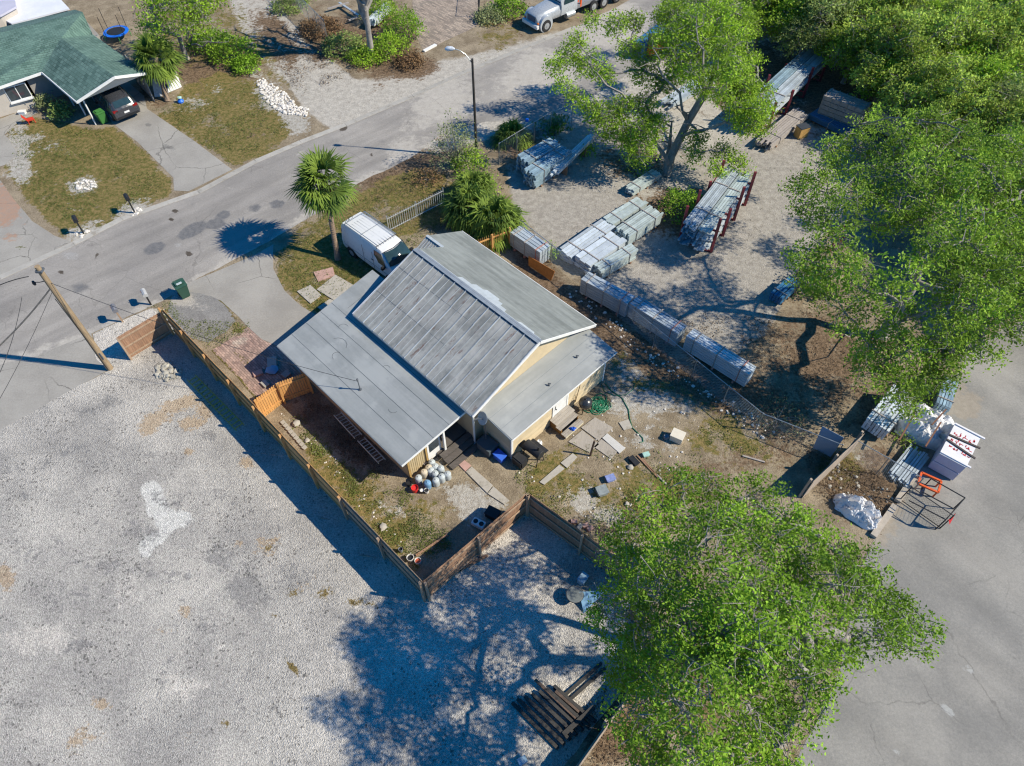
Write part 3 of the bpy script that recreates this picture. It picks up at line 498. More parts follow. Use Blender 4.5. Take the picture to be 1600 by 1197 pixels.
    for k in range(8): er.beam((X0 - 1.24 + k * 0.175, 6.26, 3.13), (X0 - 1.24 + k * 0.175, 7.24, 3.63), 0.03, 0.03)
    er.build('rib', M('pale rib metal', (0, 0, 0, 1)), exo)
    ec = MB(); ec.beam((X0 - 1.28, 7.3, 3.67), (X0 + 0.05, 7.3, 3.67), 0.16, 0.03); ec.build('ridge_cap', M('silver roof coat', (0, 0, 0, 1)), h)
    wx = MB(); wx.prism([(-13.7, 6.5), (-12.31, 6.5), (-12.31, 9.35), (-13.7, 9.35)], 0, 2.5); wx.add([(-13.7, 6.5, 2.5), (-13.7, 9.35, 2.5), (-13.7, 9.35, 2.58), (-13.7, 7.3, 3.58), (-13.7, 6.5, 3.15), (-13.6, 6.5, 2.5), (-13.6, 9.35, 2.5), (-13.6, 9.35, 2.58), (-13.6, 7.3, 3.58), (-13.6, 6.5, 3.15)], [(4, 3, 2, 1, 0), (5, 6, 7, 8, 9), (0, 5, 9, 4), (1, 2, 7, 6), (2, 3, 8, 7), (3, 4, 9, 8)]); wx.build('front_wall', SID, h)
    # bargeboards
    bg = MB(); bg.beam((X1 + 0.02, YL, ZL - 0.06), (X1 + 0.02, YR, ZR - 0.06), 0.035, 0.16); bg.build('bargeboard', WHITE, h); bg = MB(); bg.beam((X1 + 0.02, YR, ZR - 0.06), (X1 + 0.02, YE, ZE - 0.06), 0.035, 0.16); bg.build('bargeboard', WHITE, h); bg = MB()
    bg.beam((X0 - 0.02, YL, ZL - 0.05), (X0 - 0.02, YR, ZR - 0.05), 0.035, 0.14); bg.build('bargeboard', WHITE, h)
    fa = MB(); fa.beam((X0, YL - 0.02, ZL - 0.08), (X1, YL - 0.02, ZL - 0.08), 0.03, 0.12); fa.build('fascia', M('grey fascia', sc(150, 158, 165), 0.6, var=0.1), h)
    fb = MB(); fb.beam((X0 - 1.28, YE + 0.02, ZE - 0.07), (X1, YE + 0.02, ZE - 0.07), 0.03, 0.13); fb.build('fascia', WHITE, h)
    # left lean-to roof, wrapping round the front as a porch roof
    A = 0.150; lz = lambda y: 2.16 + (y + 2.58) * A
    pr = MB(); pr.slab([(-14.42, -2.58, lz(-2.58)), (-4.46, -2.58, lz(-2.58)), (-4.30, 1.42, lz(1.42)), (-12.45, 1.42, lz(1.42)), (-12.45, 3.8, lz(3.8)), (-14.45, 3.8, lz(3.8))], 0.10)
    pro = pr.build('side_roof', ROLL, h)
    sm = MB()
    for y in (-1.66, -0.72, 0.22, 0.95): sm.add([(-14.4, y, lz(y) + .005), (-4.45 + (y + 2.58) * .04, y, lz(y) + .005), (-4.45 + (y + 2.58) * .04, y + 0.022, lz(y + .022) + .005), (-14.4, y + 0.022, lz(y + .022) + .005)], [(0, 1, 2, 3)])
    for x in (-13.45,): sm.add([(x, 1.3, lz(1.3) + .006), (x + .02, 1.3, lz(1.3) + .006), (x + .02, 3.7, lz(3.7) + .006), (x, 3.7, lz(3.7) + .006)], [(0, 1, 2, 3)])
    for (x, y, a, r) in ((-12.0, -0.4, 0.3, 0.5), (-11.4, -0.9, 2.0, 0.35), (-9.0, 0.3, 1.0, 0.2), (-7.0, -1.0, 4.0, 0.25), (-12.6, .4, 1.2, .3)):
        P_ = [(x + r * math.cos(a + t * 0.5), y + 0.7 * r * math.sin(a + t * 0.55), lz(y + 0.7 * r * math.sin(a + t * 0.55)) + 0.004) for t in range(6)]; sm.tube(P_, 0.008, 4)
    sm.build('roof_seam', SEAM, pro)
    wf = MB(); wf.beam((-4.44, -2.6, 2.10), (-4.27, 1.42, lz(1.42) - 0.06), 0.03, 0.13); wf.build('fascia', WHITE, h)
    wg = MB(); wg.beam((-14.42, -2.60, 2.10), (-4.46, -2.60, 2.10), 0.02, 0.10); wg.build('fascia', M('grey fascia', (0, 0, 0, 1)), h)
    # lean-to walls
    lw = MB(); lw.prism([(-13.9, -2.1), (-4.86, -2.1), (-4.86, -0.42), (-7.4, -0.42), (-7.4, 1.49), (-13.9, 1.49)], 0, 2.14)
    lw.prism([(-13.9, -1.2), (-4.86, -1.2), (-4.86, -0.42), (-13.9, -0.42)], 2.14, 2.26); lw.build('side_wall', SIDB, h)
    bs = MB(); boards(bs, -4.859, -2.1, -4.859, -1.0, 0.02, 2.13, (1, 0, 0), 0.11, True); bs.build('siding', SIDB, h); bs = MB(); boards(bs, -13.85, -2.101, -4.87, -2.101, 0.02, 2.1, (0, -1, 0), 0.2); bs.build('siding', SIDB, h)
    cp = MB(); cp.box((-4.80, -2.08, 1.06), (0.07, 0.10, 2.08)); cp.box((-4.80, -0.99, 1.12), (0.07, 0.09, 2.14)); cp.build('corner_board', M('aged tan trim', sc(176, 146, 92), 0.7, var=0.15, scale=4), h)
    dr = MB(); dr.box((-4.82, -0.50, 1.12), (0.06, 0.82, 1.95)); do = dr.build('door', WHITE, h)
    gl = MB(); gl.box((-4.786, -0.50, 1.35), (0.012, 0.60, 1.1)); gl.build('pane', plain('dark glass', sc(60, 70, 78), 0.08, spec=0.8), do)
    pp = MB(); pp.box((-4.62, 0.02, 1.24), (0.10, 0.10, 2.36)); pp.build('porch_post', WHITE, h)
    pi = MB(); pi.prism([(-7.39, -0.41), (-4.7, -0.41), (-4.7, 1.49), (-7.39, 1.49)], 0.0, 0.35); pi.build('porch_floor', M('dark deck boards', sc(96, 90, 86), 0.85, var=0.3, scale=3, stretch=(1, 8, 1)), h)
    # right flat-roofed addition
    B = 0.13; rz_ = lambda x: 2.12 - (x + 1.92) * B
    r2 = MB(); r2.slab([(-4.14, 1.90, rz_(-4.14)), (-1.92, 1.92, rz_(-1.92)), (-1.90, 9.42, rz_(-1.92)), (-4.14, 9.42, rz_(-4.14))], 0.07); r2o = r2.build('rear_roof', ROLL2, h)
    s3 = MB()
    for x in (-3.42, -2.66): s3.add([(x, 1.93, rz_(x) + .004), (x + .016, 1.93, rz_(x + .016) + .004), (x + .016, 9.4, rz_(x + .016) + .004), (x, 9.4, rz_(x) + .004)], [(0, 1, 2, 3)])
    s3.build('roof_seam', M('pale seam', sc(122, 130, 138), 0.8), r2o)
    for (x, y) in ((-3.0, 7.6), (-2.8, 5.35)):
        v = MB(); v.lathe((x, y, rz_(x)), [(0.05, 0), (0.05, 0.12), (0.035, 0.13)], 10); v.box((x, y + 0.03, rz_(x) + 0.14), (0.16, 0.05, 0.03), rz=0.6); v.build('roof_vent', M('vent grey', sc(90, 96, 104), 0.6), h)
    wfa = MB(); wfa.beam((-1.89, 1.90, 2.06), (-1.87, 9.44, 2.06), 0.03, 0.10); wfa.build('fascia', WHITE, h)
    wfb = MB(); wfb.beam((-4.14, 1.88, rz_(-4.14) - .04), (-1.92, 1.88, 2.06), 0.025, 0.09); wfb.build('fascia', M('grey fascia', (0, 0, 0, 1)), h)
    rw = MB(); rw.prism([(-4.14, 2.09), (-2.14, 2.09), (-2.14, 8.9), (-4.14, 8.9)], 0, 2.06); rw.build('rear_wall', SID, h)
    rs_ = MB(); boards(rs_, -2.139, 2.15, -2.139, 4.92, 0.03, 2.03, (1, 0, 0)); rs_.build('siding', SID, h); rs_ = MB(); boards(rs_, -2.139, 6.08, -2.139, 8.86, 0.03, 2.03, (1, 0, 0)); rs_.build('siding', SID, h); rs_ = MB(); boards(rs_, -4.0, 2.089, -2.2, 2.089, 0.03, 2.03, (0, -1, 0)); rs_.build('siding', SID, h)
    cb = MB(); cb.box((-2.11, 2.10, 1.02), (0.07, 0.12, 2.03)); cb.build('corner_board', WHITE, h); cb = MB(); cb.box((-2.11, 8.87, 1.02), (0.07, 0.10, 2.03)); cb.box((-2.10, 4.98, 1.10), (0.05, 0.10, 1.9)); cb.box((-2.10, 6.02, 1.10), (0.05, 0.10, 1.9)); cb.build('corner_board', WHITE, h)
    dd = MB(); dd.box((-2.12, 5.5, 1.25), (0.05, 0.9, 1.6)); ddo = dd.build('door', WHITE, h); hd = MB(); hd.lathe((-2.08, 5.15, 1.15), [(0.03, 0), (0.035, 0.04), (0.02, 0.06)], 8, Matrix.Rotation(PI / 2, 3, 'Y')); hd.beam((-2.07, 5.12, 1.2), (-2.07, 5.12, 1.42), 0.02, 0.02); hd.build('handle', M('dark handle', sc(60, 60, 62), 0.4), ddo)
    # downspout at the inner corner
    ds = MB(); ds.box((-3.95, 1.36, 2.62), (0.14, 0.24, 0.12)); ds.tube([(-3.96, 1.36, 2.6), (-4.02, 1.42, 2.3), (-4.02, 1.42, 0.1), (-3.9, 1.3, 0.04)], 0.055, 6); ds.build('downspout', WHITE, h, smooth=True)
    cbd = MB(); cbd.tube([(-2.05, 6.9, 2.0), (-2.04, 6.85, 1.5), (-2.0, 6.7, 1.1), (-2.02, 6.6, 0.4)], 0.018, 5); cbd.tube([(-2.02, 6.6, 1.05), (-1.98, 6.5, .7), (-2.02, 6.6, .4)], 0.015, 5); cbd.build('cable', M('brown cable', sc(70, 50, 40), 0.7), h)
    # service mast on the left roof
    ms = MB(); ms.tube([(-9.05, -1.35, lz(-1.35)), (-9.05, -1.35, lz(-1.35) + 0.75)], 0.03, 8); ms.lathe((-9.05, -1.35, lz(-1.35) + .75), [(0.05, 0), (0.06, .05), (0.03, .12)], 8); ms.tube([(-9.05, -1.35, lz(-1.35)), (-9.05, -1.35, lz(-1.35) + .02)], .09, 10); ms.build('service_mast', M('mast grey', sc(120, 124, 128), 0.5, metal=0.4), h)
    return h
house()
# satellite dish stands at the inner corner
def dish():
    b = HO + Matrix.Rotation(HR, 3, 'Z') @ Vector((-3.55, 1.75, 0)); t = thing('satellite_dish', 'pale grey satellite dish on a thin mast in the nook beside the low rear roof', 'satellite dish', b)
    m = MB(); m.tube([(0, 0, 0), (0, 0, 2.3)], 0.025, 6); m.build('mast', M('mast grey', (0, 0, 0, 1)), t)
    R = Matrix.Rotation(math.radians(-50), 3, 'Y') @ Matrix.Rotation(0.5, 3, 'X'); d = MB(); d.lathe((-0.05, 0.02, 2.35), [(0.02, 0), (0.2, 0.03), (0.28, 0.07), (0.33, 0.10), (0.31, 0.11), (0.2, 0.045)], 18, R); d.build('reflector', M('dish grey', sc(178, 184, 188), 0.4, var=0.06), t, smooth=True)
    a = MB(); a.beam((-0.05, 0, 2.3), Vector((-0.05, 0.02, 2.35)) + R @ Vector((0.0, 0.0, 0.45)), 0.03, 0.03); a.box(Vector((-0.05, 0.02, 2.35)) + R @ Vector((0, 0, 0.48)), (0.2, 0.06, 0.07), rz=0.5); a.build('feed_arm', M('vent grey', (0, 0, 0, 1)), t)
dish()
HM = Matrix.Translation(HO) @ Matrix.Rotation(HR, 4, 'Z')
def HL(x, y, z=0): return HM @ Vector((x, y, z))
# rear wooden steps with a blue cloth
def steps():
    t = thing('wooden_steps', 'weathered grey wooden steps below the white rear door', 'steps', HL(-1.5, 5.4), HR)
    W_ = M('grey weathered boards', sc(166, 158, 148), 0.85, var=0.16, scale=2.2, stretch=(9, 1, 1), dirt=sc(140, 132, 120))
    for i, (x, z) in enumerate(((-0.40, 0.62), (0.0, 0.44), (0.38, 0.24))):
        m = MB()
        for k in range(3 if i == 0 else 2): m.box((x - (0.10 if i == 0 else 0.08) + k * 0.165, 0, z), (0.155, 1.35, 0.035))
        m.build('tread', W_, t)
    for y in (-0.6, 0.6):
        m = MB(); m.add([(-0.6, y, 0), (0.52, y, 0), (0.52, y, .2), (0.18, y, .22), (0.18, y, .42), (-0.2, y, .42), (-0.2, y, .6), (-0.6, y, .6)] + [(a, y + .05, c) for a, c in ((-0.6, 0), (0.52, 0), (0.52, .2), (0.18, .22), (0.18, .42), (-0.2, .42), (-0.2, .6), (-0.6, .6))],
              [tuple(range(8)), tuple(range(15, 7, -1))] + [(i, 8 + i, 8 + (i + 1) % 8, (i + 1) % 8) for i in range(8)]); m.build('stringer', M('brown stained wood', sc(150, 110, 62), 0.8, var=0.25, scale=4), t)
    m = MB(); m.box((0.53, 0, .17), (0.03, 1.32, 0.14)); m.build('riser', M('cream board', sc(206, 196, 170), 0.7, var=0.1), t)
    b = MB(); c = HL(-1.05, 5.35, 0.285)
    ring = [(c + Vector((math.cos(a) * (0.17 + 0.06 * math.sin(3 * a)), math.sin(a) * (0.12 + 0.03 * math.cos(5 * a)), 0.0))) for a in [2 * PI * k / 14 for k in range(14)]]
    b.add([p for p in ring] + [c.lerp(p, 0.5) + Vector((0, 0, 0.05 + 0.02 * (i % 3))) for i, p in enumerate(ring)] + [c + Vector((0, 0, .04))], [(k, (k + 1) % 14, 14 + (k + 1) % 14, 14 + k) for k in range(14)] + [(14 + k, 14 + (k + 1) % 14, 28) for k in range(14)] + [tuple(range(13, -1, -1))])
    b.single('cloth', M('bright blue cloth', sc(20, 84, 190), 0.7), 'crumpled bright blue cloth lying on the lowest rear step', 'cloth', smooth=True)
steps()
# ------------------------------------------------------------------ NEIGHBOUR HOUSE
def shingle(name, a, b, rot, course=0.15):
    m, nt, p = newmat(name); tc = nt.nodes.new('ShaderNodeTexCoord'); P = tc.outputs['Object']
    mp = nd(nt, 'ShaderNodeMapping', {'Vector': P, 'Rotation': (0, 0, rot)}).outputs[0]
    br = nd(nt, 'ShaderNodeTexBrick', {'Vector': mp, 'Color1': a, 'Color2': b, 'Mortar': tuple(x * 0.35 for x in a[:3]) + (1,), 'Scale': 1.0, 'Brick Width': 0.34, 'Row Height': course, 'Mortar Size': 0.016, 'Mortar Smooth': 0.6, 'Bias': 0.0})
    cc = mixc(nt, ramp(nt, noi(nt, P, 0.8, 5), 0.35, 0.7, 0, 0.4), br.outputs[0], tuple(x * 1.35 for x in b[:3]) + (1,)); nt.links.new(cc, p.inputs['Base Color']); p.inputs['Roughness'].default_value = 0.9; return m
def neighbor():
    t = thing('neighbor_house', 'pale house with green shingle roof and an open carport at the top left', 'house', G(60, 180))
    hr, he = 3.3, 2.3
    R0, R1 = G(-70, 68, 3.7), G(129, 19, 3.7); E0, E1 = G(-70, 159, he), G(65, 112, he); V = G(95, 60, hr); CR = G(145, 54, he); PK = G(178, 119, hr); LE = G(119, 158, he); RE = G(228, 113, he)
    ang = math.atan2((R1 - R0).y, (R1 - R0).x); angc = math.atan2((PK - V).y, (PK - V).x)
    G1 = shingle('green shingles along the street', sc(68, 98, 90), sc(98, 126, 117), -ang); G2_ = shingle('green shingles of carport', sc(58, 88, 80), sc(102, 130, 120), -angc, 0.24)
    m = MB(); m.slab([R0, R1, CR, V, E1, E0], 0.1); m.build('roof', G1, t, world=True)
    m = MB(); FE0, FE1 = G(-70, 60, 2.6), G(117, 15, 2.6); m.slab([R0 + Vector((0, .01, 0)), R1 + Vector((0, .01, 0)), FE1, FE0], 0.1); m.build('roof', G1, t, world=True)
    e = Vector((0, 0, 0.012))
    m = MB(); m.slab([E1 + e, V + e, PK + e, LE + e], 0.1); m.build('carport_roof', G2_, t, world=True)
    m = MB(); m.slab([V + e, CR + e, RE + e, PK + e], 0.1); m.build('carport_roof', shingle('green shingles of carport far slope', sc(70, 98, 90), sc(98, 126, 117), -angc, 0.24), t, world=True)
    dn = Vector((0, 0, -0.08))
    for a, b in ((E0, E1), (LE, PK), (PK, RE), (E1, LE)):
        m = MB(); o = Vector((0.02, -0.06, 0)); m.beam(a + dn + o, b + dn + o, 0.06, 0.18); m.build('fascia', WHITE, t, world=True)
    m = MB(); m.add([LE + Vector((0, .1, -.15)), RE + Vector((0, .1, -.15)), PK + Vector((0, .1, -.15))] + [LE + Vector((0, .2, -.15)), RE + Vector((0, .2, -.15)), PK + Vector((0, .2, -.15))], [(0, 1, 2), (5, 4, 3), (0, 3, 4, 1), (1, 4, 5, 2), (2, 5, 3, 0)]); m.build('carport_gable', WHITE, t, world=True)
    # walls: foot lines found on the ground
    W0, W1 = G(-70, 204), G(58, 166); nrm = Vector((-(W1 - W0).y, (W1 - W0).x, 0)).normalized()
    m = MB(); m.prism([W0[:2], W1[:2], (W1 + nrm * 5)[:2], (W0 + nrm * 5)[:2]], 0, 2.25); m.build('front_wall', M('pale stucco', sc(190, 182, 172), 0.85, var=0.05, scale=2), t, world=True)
    bk = G(110, 95); sd_ = G(128, 158)
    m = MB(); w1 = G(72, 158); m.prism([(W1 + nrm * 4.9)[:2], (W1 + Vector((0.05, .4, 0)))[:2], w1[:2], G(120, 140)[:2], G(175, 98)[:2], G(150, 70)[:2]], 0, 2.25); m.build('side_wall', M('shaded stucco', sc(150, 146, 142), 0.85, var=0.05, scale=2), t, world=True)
    for u in (-22, 46):
        a = G(u - 16, 175 - u * .3, 0); d = (W1 - W0).normalized(); c = W0 + d * (G(u, 190 - .3 * u) - W0).dot(d) - nrm * 0.03 + Vector((0, 0, 1.35))
        m = MB(); m.box(c, (1.5, 0.06, 1.1), rz=ang); f = m.build('window', WHITE, t, world=True)
        m = MB(); m.box(c - nrm * 0.03 + d * -.36, (0.66, 0.03, 0.96), rz=ang); m.box(c - nrm * 0.03 + d * .36, (0.66, 0.03, 0.96), rz=ang); m.build('pane', plain('dark glass', (0, 0, 0, 1)), f, world=True)
        m = MB(); m.box(c - nrm * 0.08 + Vector((0, 0, -.6)), (1.6, 0.2, 0.08), rz=ang); m.build('sill', WHITE, f, world=True)
    for (u, v) in ((134, 180), (150, 195), (116, 165)):
        b = G(u, v); m = MB(); m.tube([b, b + Vector((0, 0, 2.35))], 0.06, 6); m.build('carport_post', WHITE, t, world=True)
    m = MB(); a, b = G(214, 128), G(243, 160); d = (b - a).normalized()
    L = (b - a).length
    for k in range(int(L / 0.22)): m.box(a + d * (k + .5) * .22 + Vector((0, 0, 1.08)), (0.16, 0.05, 2.16), rz=math.atan2(d.y, d.x))
    m.build('slat_wall', M('grey slats', sc(150, 154, 158), 0.7, var=0.1), t, world=True)
neighbor()
def outbuildings():
    t = thing('white_roofed_shed', 'low outbuilding with a flat white roof behind the green shingled house', 'shed', G(60, 45))
    P_ = [G(18, 37, 2.4), G(108, 13, 2.4), G(90, -6, 2.4), G(40, -14, 2.4), G(-10, 22, 2.4)]
    m = MB(); m.slab(P_, 0.12); m.build('roof', M('white membrane roof', sc(216, 218, 226, .95), 0.6, var=0.05, scale=1), t, world=True)
    cx = sum(P_, Vector()) / 5; m = MB(); m.prism([(cx + (p - cx) * .93)[:2] for p in P_], 0, 2.27); m.build('wall', M('pale stucco', (0, 0, 0, 1)), t, world=True)
    t = thing('lilac_roofed_building', 'corner of a building with a pale lilac roof in the extreme top left', 'building', G(5, 20))
    P_ = [G(-60, 44, 3), G(0, 24, 3), G(25, 10, 3), G(18, -22, 3), G(-60, -20, 3)]
    m = MB(); m.slab(P_, 0.14); m.build('roof', M('pale lilac roofing', sc(190, 188, 204), 0.6, var=0.05, scale=1), t, world=True)
    cx = sum(P_, Vector()) / 5; m = MB(); m.prism([(cx + (p - cx) * .93)[:2] for p in P_], 0, 2.85); m.build('wall', M('pale stucco', (0, 0, 0, 1)), t, world=True)
outbuildings()
# ------------------------------------------------------------------ VEGETATION
BARK = M('grey bark', sc(150, 144, 138, 0.85), 0.9, var=0.35, scale=5, bmp=0.6, stretch=(1, 1, 0.4))
BARKP = M('pale twig bark', sc(150, 144, 134, 0.8), 0.9, var=0.25, scale=5)
L_OAK = leafmat('oak leaves', (0.025, 0.060, 0.008, 1), (0.33, 0.55, 0.05, 1), (0.56, 0.60, 0.30, 1))
L_OAKD = leafmat('dark oak leaves', (0.035, 0.06, 0.022, 1), (0.36, 0.46, 0.13, 1), (0.34, 0.28, 0.2, 1))
L_MID = leafmat('mid oak leaves', (0.030, 0.060, 0.014, 1), (0.36, 0.56, 0.06, 1), (0.5, 0.5, 0.3, 1))
L_BRIGHT = leafmat('bright leaves', (0.075, 0.125, 0.018, 1), (0.40, 0.62, 0.05, 1), (0.48, 0.40, 0.16, 1))
L_WOOD = leafmat('woodland leaves', (0.04, 0.075, 0.015, 1), (0.52, 0.70, 0.11, 1), (0.46, 0.32, 0.2, 1))
L_PALE = leafmat('pale feathery leaves', (0.14, 0.17, 0.07, 1), (0.36, 0.40, 0.19, 1))
L_BROWN = leafmat('dry leaves', (0.09, 0.055, 0.03, 1), (0.30, 0.19, 0.10, 1))
def leaves_mesh(name, ctr, nper, spread, size, mat, seed, parent=None, upbias=0.5, drop=0.0, tintc=None, obj=True):
    """many small leaf faces round the twig ends ctr (n,3)"""
    g = np.random.default_rng(seed); n = len(ctr) * nper
    c = np.repeat(ctr, nper, 0) + g.normal(0, 1, (n, 3)) * np.array([spread, spread, spread * 0.6])
    c[:, 2] -= np.abs(g.normal(0, drop, n)) if drop else 0
    nr = g.normal(0, 1, (n, 3)); nr[:, 2] = np.abs(nr[:, 2]) + upbias * .4; nr /= np.linalg.norm(nr, axis=1)[:, None]
    a = np.cross(nr, g.normal(0, 1, (n, 3))); a /= np.linalg.norm(a, axis=1)[:, None] + 1e-9; b = np.cross(nr, a)
    s = size * g.uniform(0.6, 1.35, n)[:, None]; a = a * s; b = b * s * 0.55
    V = np.stack([c - a, c + b * 0.9 - a * 0.1, c + a, c - b * 0.9 - a * 0.1], 1).reshape(-1, 3)
    me = bpy.data.meshes.new(name); me.vertices.add(4 * n); me.vertices.foreach_set('co', V.astype(np.float32).ravel())
    me.loops.add(4 * n); me.loops.foreach_set('vertex_index', np.arange(4 * n, dtype=np.int32)); me.polygons.add(n)
    me.polygons.foreach_set('loop_start', np.arange(0, 4 * n, 4, dtype=np.int32))
    cl = np.repeat(g.uniform(0, 1, len(ctr)), nper)
    t = np.clip(0.5 * cl + 0.5 * g.uniform(0, 1, n), 0, 1) if tintc is None else np.clip(0.45 * np.repeat(tintc, nper) + 0.25 * cl + 0.3 * g.uniform(0, 1, n), 0, 1)
    at = me.attributes.new('tint', 'FLOAT', 'FACE'); at.data.foreach_set('value', t.astype(np.float32))
    me.update(calc_edges=True); me.materials.append(mat)
    if not obj: return me
    o = bpy.data.objects.new(name, me); C.objects.link(o)
    if parent: o.parent = parent
    return o
def curve_pts(a, b, k, r, wob=0.12):
    L = (b - a).length; out = []
    for i in range(k + 1):
        t = i / k; p = a.lerp(b, t)
        q = Vector((r.gauss(0, 1), r.gauss(0, 1), r.gauss(0, 0.7) + 0.5)) * wob * L * math.sin(PI * t) * 0.6
        out.append(p + q)
    return out
def tree(name, label, base, forks, lobes, mat, seed=1, tips=26, per=16, lsize=0.085, spread=0.26, trunk_r=0.28, group=None, bark=None, twigs=True, bare=(), cat='tree', drop=0.0, inner=0.35):
    """base point; forks = trunk path points; lobes = list of (Vector centre, radius)"""
    r = random.Random(seed); t = thing(name, label, cat, base, 0, group); bark = bark or BARK
    tm = MB(); cm = MB()
    base = Vector(base); nodes = [Vector(f) for f in forks]; path = [base] + nodes
    order = sorted(range(len(lobes)), key=lambda i: (lobes[i][0] - nodes[-1]).length)
    par = {}; NP = list(nodes); lobe_node = {}
    for i in order:
        c = lobes[i][0]; best = None; bd = 1e9
        for j, q in enumerate(NP):
            d = (c - q).length + 0.25 * (q - nodes[-1]).length + max(0, q.z - c.z) * 0.6
            if d < bd: bd = d; best = j
        par[i] = best; NP.append(c); lobe_node[i] = len(NP) - 1
    cnt = [1.0] * len(NP); node_of = {v: k for k, v in lobe_node.items()}
    for i in reversed(order):
        cnt[par[i]] += cnt[lobe_node[i]]
    for j in range(len(nodes) - 2, -1, -1): cnt[j] += cnt[j + 1]
    tot = cnt[0] + 1e-6
    rad = lambda j: max(0.02, trunk_r * 0.9 * (cnt[j] / tot) ** 0.55)
    pts = []; rr = []
    for i, p in enumerate(path): pts.append(p); rr.append(trunk_r * (1.35 if i == 0 else 1.0 - 0.3 * i / len(path)))
    pts.insert(1, base.lerp(path[1], 0.12)); rr.insert(1, trunk_r * 1.02); tm.tube(pts, rr, 10)
    for i in order:
        a = NP[par[i]]; b = lobes[i][0]; ra = min(rad(par[i]) * 0.8, rad(lobe_node[i]) * 1.3 + 0.01); rb_ = rad(lobe_node[i])
        P_ = curve_pts(a, b, 5, r, 0.09); tm.tube(P_, [ra + (rb_ - ra) * k / 5 for k in range(6)], 7 if ra > 0.08 else 5)
    ctr = []; tint = []
    for i, (c, R) in enumerate(lobes):
        lt = r.random()
        for k in range(int(tips * (R / 1.2) ** 2)):
            d = Vector((r.gauss(0, 1), r.gauss(0, 1), r.gauss(0, 1) * 0.75 + 0.12)).normalized(); e = c + d * R * (inner + (1 - inner) * r.random() ** 0.5) * r.choice((0.8, 1.0, 1.0, 1.18))
            e.z = max(e.z, 0.3); ctr.append(e); tint.append(lt)
            if twigs and k % 2 == 0:
                c2 = c + Vector((r.gauss(0, .38), r.gauss(0, .38), r.gauss(-.1, .3))) * R; P_ = curve_pts(c2, e + (e - c) * .12, 3, r, 0.22); tm.tube(P_, [0.020, 0.016, 0.012, 0.008], 3, cap=False)
    for (a, b, ra) in bare:
        P_ = curve_pts(Vector(a), Vector(b), 6, r, 0.10); tm.tube(P_, [ra * (1 - 0.75 * k / 6) for k in range(7)], 6)
        for k in range(2, 7):
            q = P_[k]; L = (Vector(b) - Vector(a)).length
            for s in range(2):
                e = q + Vector((r.gauss(0, 1), r.gauss(0, 1), abs(r.gauss(0, .6)))) * L * 0.16; tm.tube(curve_pts(q, e, 3, r, .2), [ra * 0.3, ra * 0.2, ra * .12, ra * .06], 4, cap=False)
    tr = tm.build('trunk', bark, t, smooth=60, world=True)
    if ctr:
        arr = np.array([tuple(x - base) for x in ctr]); leaves_mesh('crown', arr, per, spread, lsize, mat, seed, t, drop=drop, tintc=np.array(tint))
    return t
def poisson(poly, rad, seed, n=4000, bbox=None):
    r = random.Random(seed); xs = [p[0] for p in poly]; ys = [p[1] for p in poly]; out = []
    for _ in range(n):
        p = (r.uniform(min(xs), max(xs)), r.uniform(min(ys), max(ys)))
        if all((p[0] - q[0]) ** 2 + (p[1] - q[1]) ** 2 > rad * rad for q in out):
            X = np.array([p[0]]); Y = np.array([p[1]])
            if pip(X, Y, poly)[0]: out.append(p)
    return out
def dome(poly, sp, seed, zlo, zhi, R, edge=150, holes=()):
    """crown lobes filling an outline of the photograph, each given its own real height"""
    r = random.Random(seed + 5); out = []
    for (u, v) in poisson(poly, sp, seed):
        if any((u - h[0]) ** 2 / h[2] ** 2 + (v - h[1]) ** 2 / h[3] ** 2 < 1 for h in holes): continue
        d = float(pdist(np.array([float(u)]), np.array([float(v)]), poly)[0]); f = min(1, d / edge)
        z = zlo + (zhi - zlo) * (f ** 0.6) + r.choice((-1.3, -0.5, 0, 0.3, 0.8)) + r.uniform(-0.4, 0.4); out.append((G(u, v, max(0.8, z)), R * r.uniform(0.75, 1.15)))
    return out
def big_oak():
    poly = [(1000, 800), (1060, 750), (1130, 750), (1200, 775), (1290, 815), (1330, 860), (1380, 905), (1425, 955), (1436, 990), (1395, 1000), (1360, 990), (1315, 1010), (1290, 1055), (1270, 1110), (1235, 1150), (1200, 1210), (1100, 1260), (1010, 1230), (985, 1110), (965, 1000), (975, 900)]
    lob = dome(poly, 38, 3, 5.8, 10.2, 0.92, 150, holes=((1330, 960, 24, 20), (1120, 1120, 40, 30), (1040, 990, 26, 20), (1090, 900, 22, 18), (1230, 1060, 24, 20)))
    lob += [(G(u, v, z), R) for u, v, z, R in ((965, 870, 5.6, .8), (1000, 910, 5.2, 1.0), (1385, 960, 4.5, .9), (1425, 985, 4.5, .5), (1000, 1040, 5, 1.0), (960, 960, 7.5, 1.0), (985, 1040, 6.5, 1.0), (1240, 1290, 5, 1.3))]
    b = G(1165, 1045); tree('oak_tree', 'largest leafy green tree, filling the lower right beside the grey lot', b, [b + Vector((0, 0, 1.6)), b + Vector((0.2, 0.3, 3.2))], lob, L_OAK, 11, tips=66, per=26, lsize=0.060, spread=0.14, trunk_r=0.38)
big_oak()
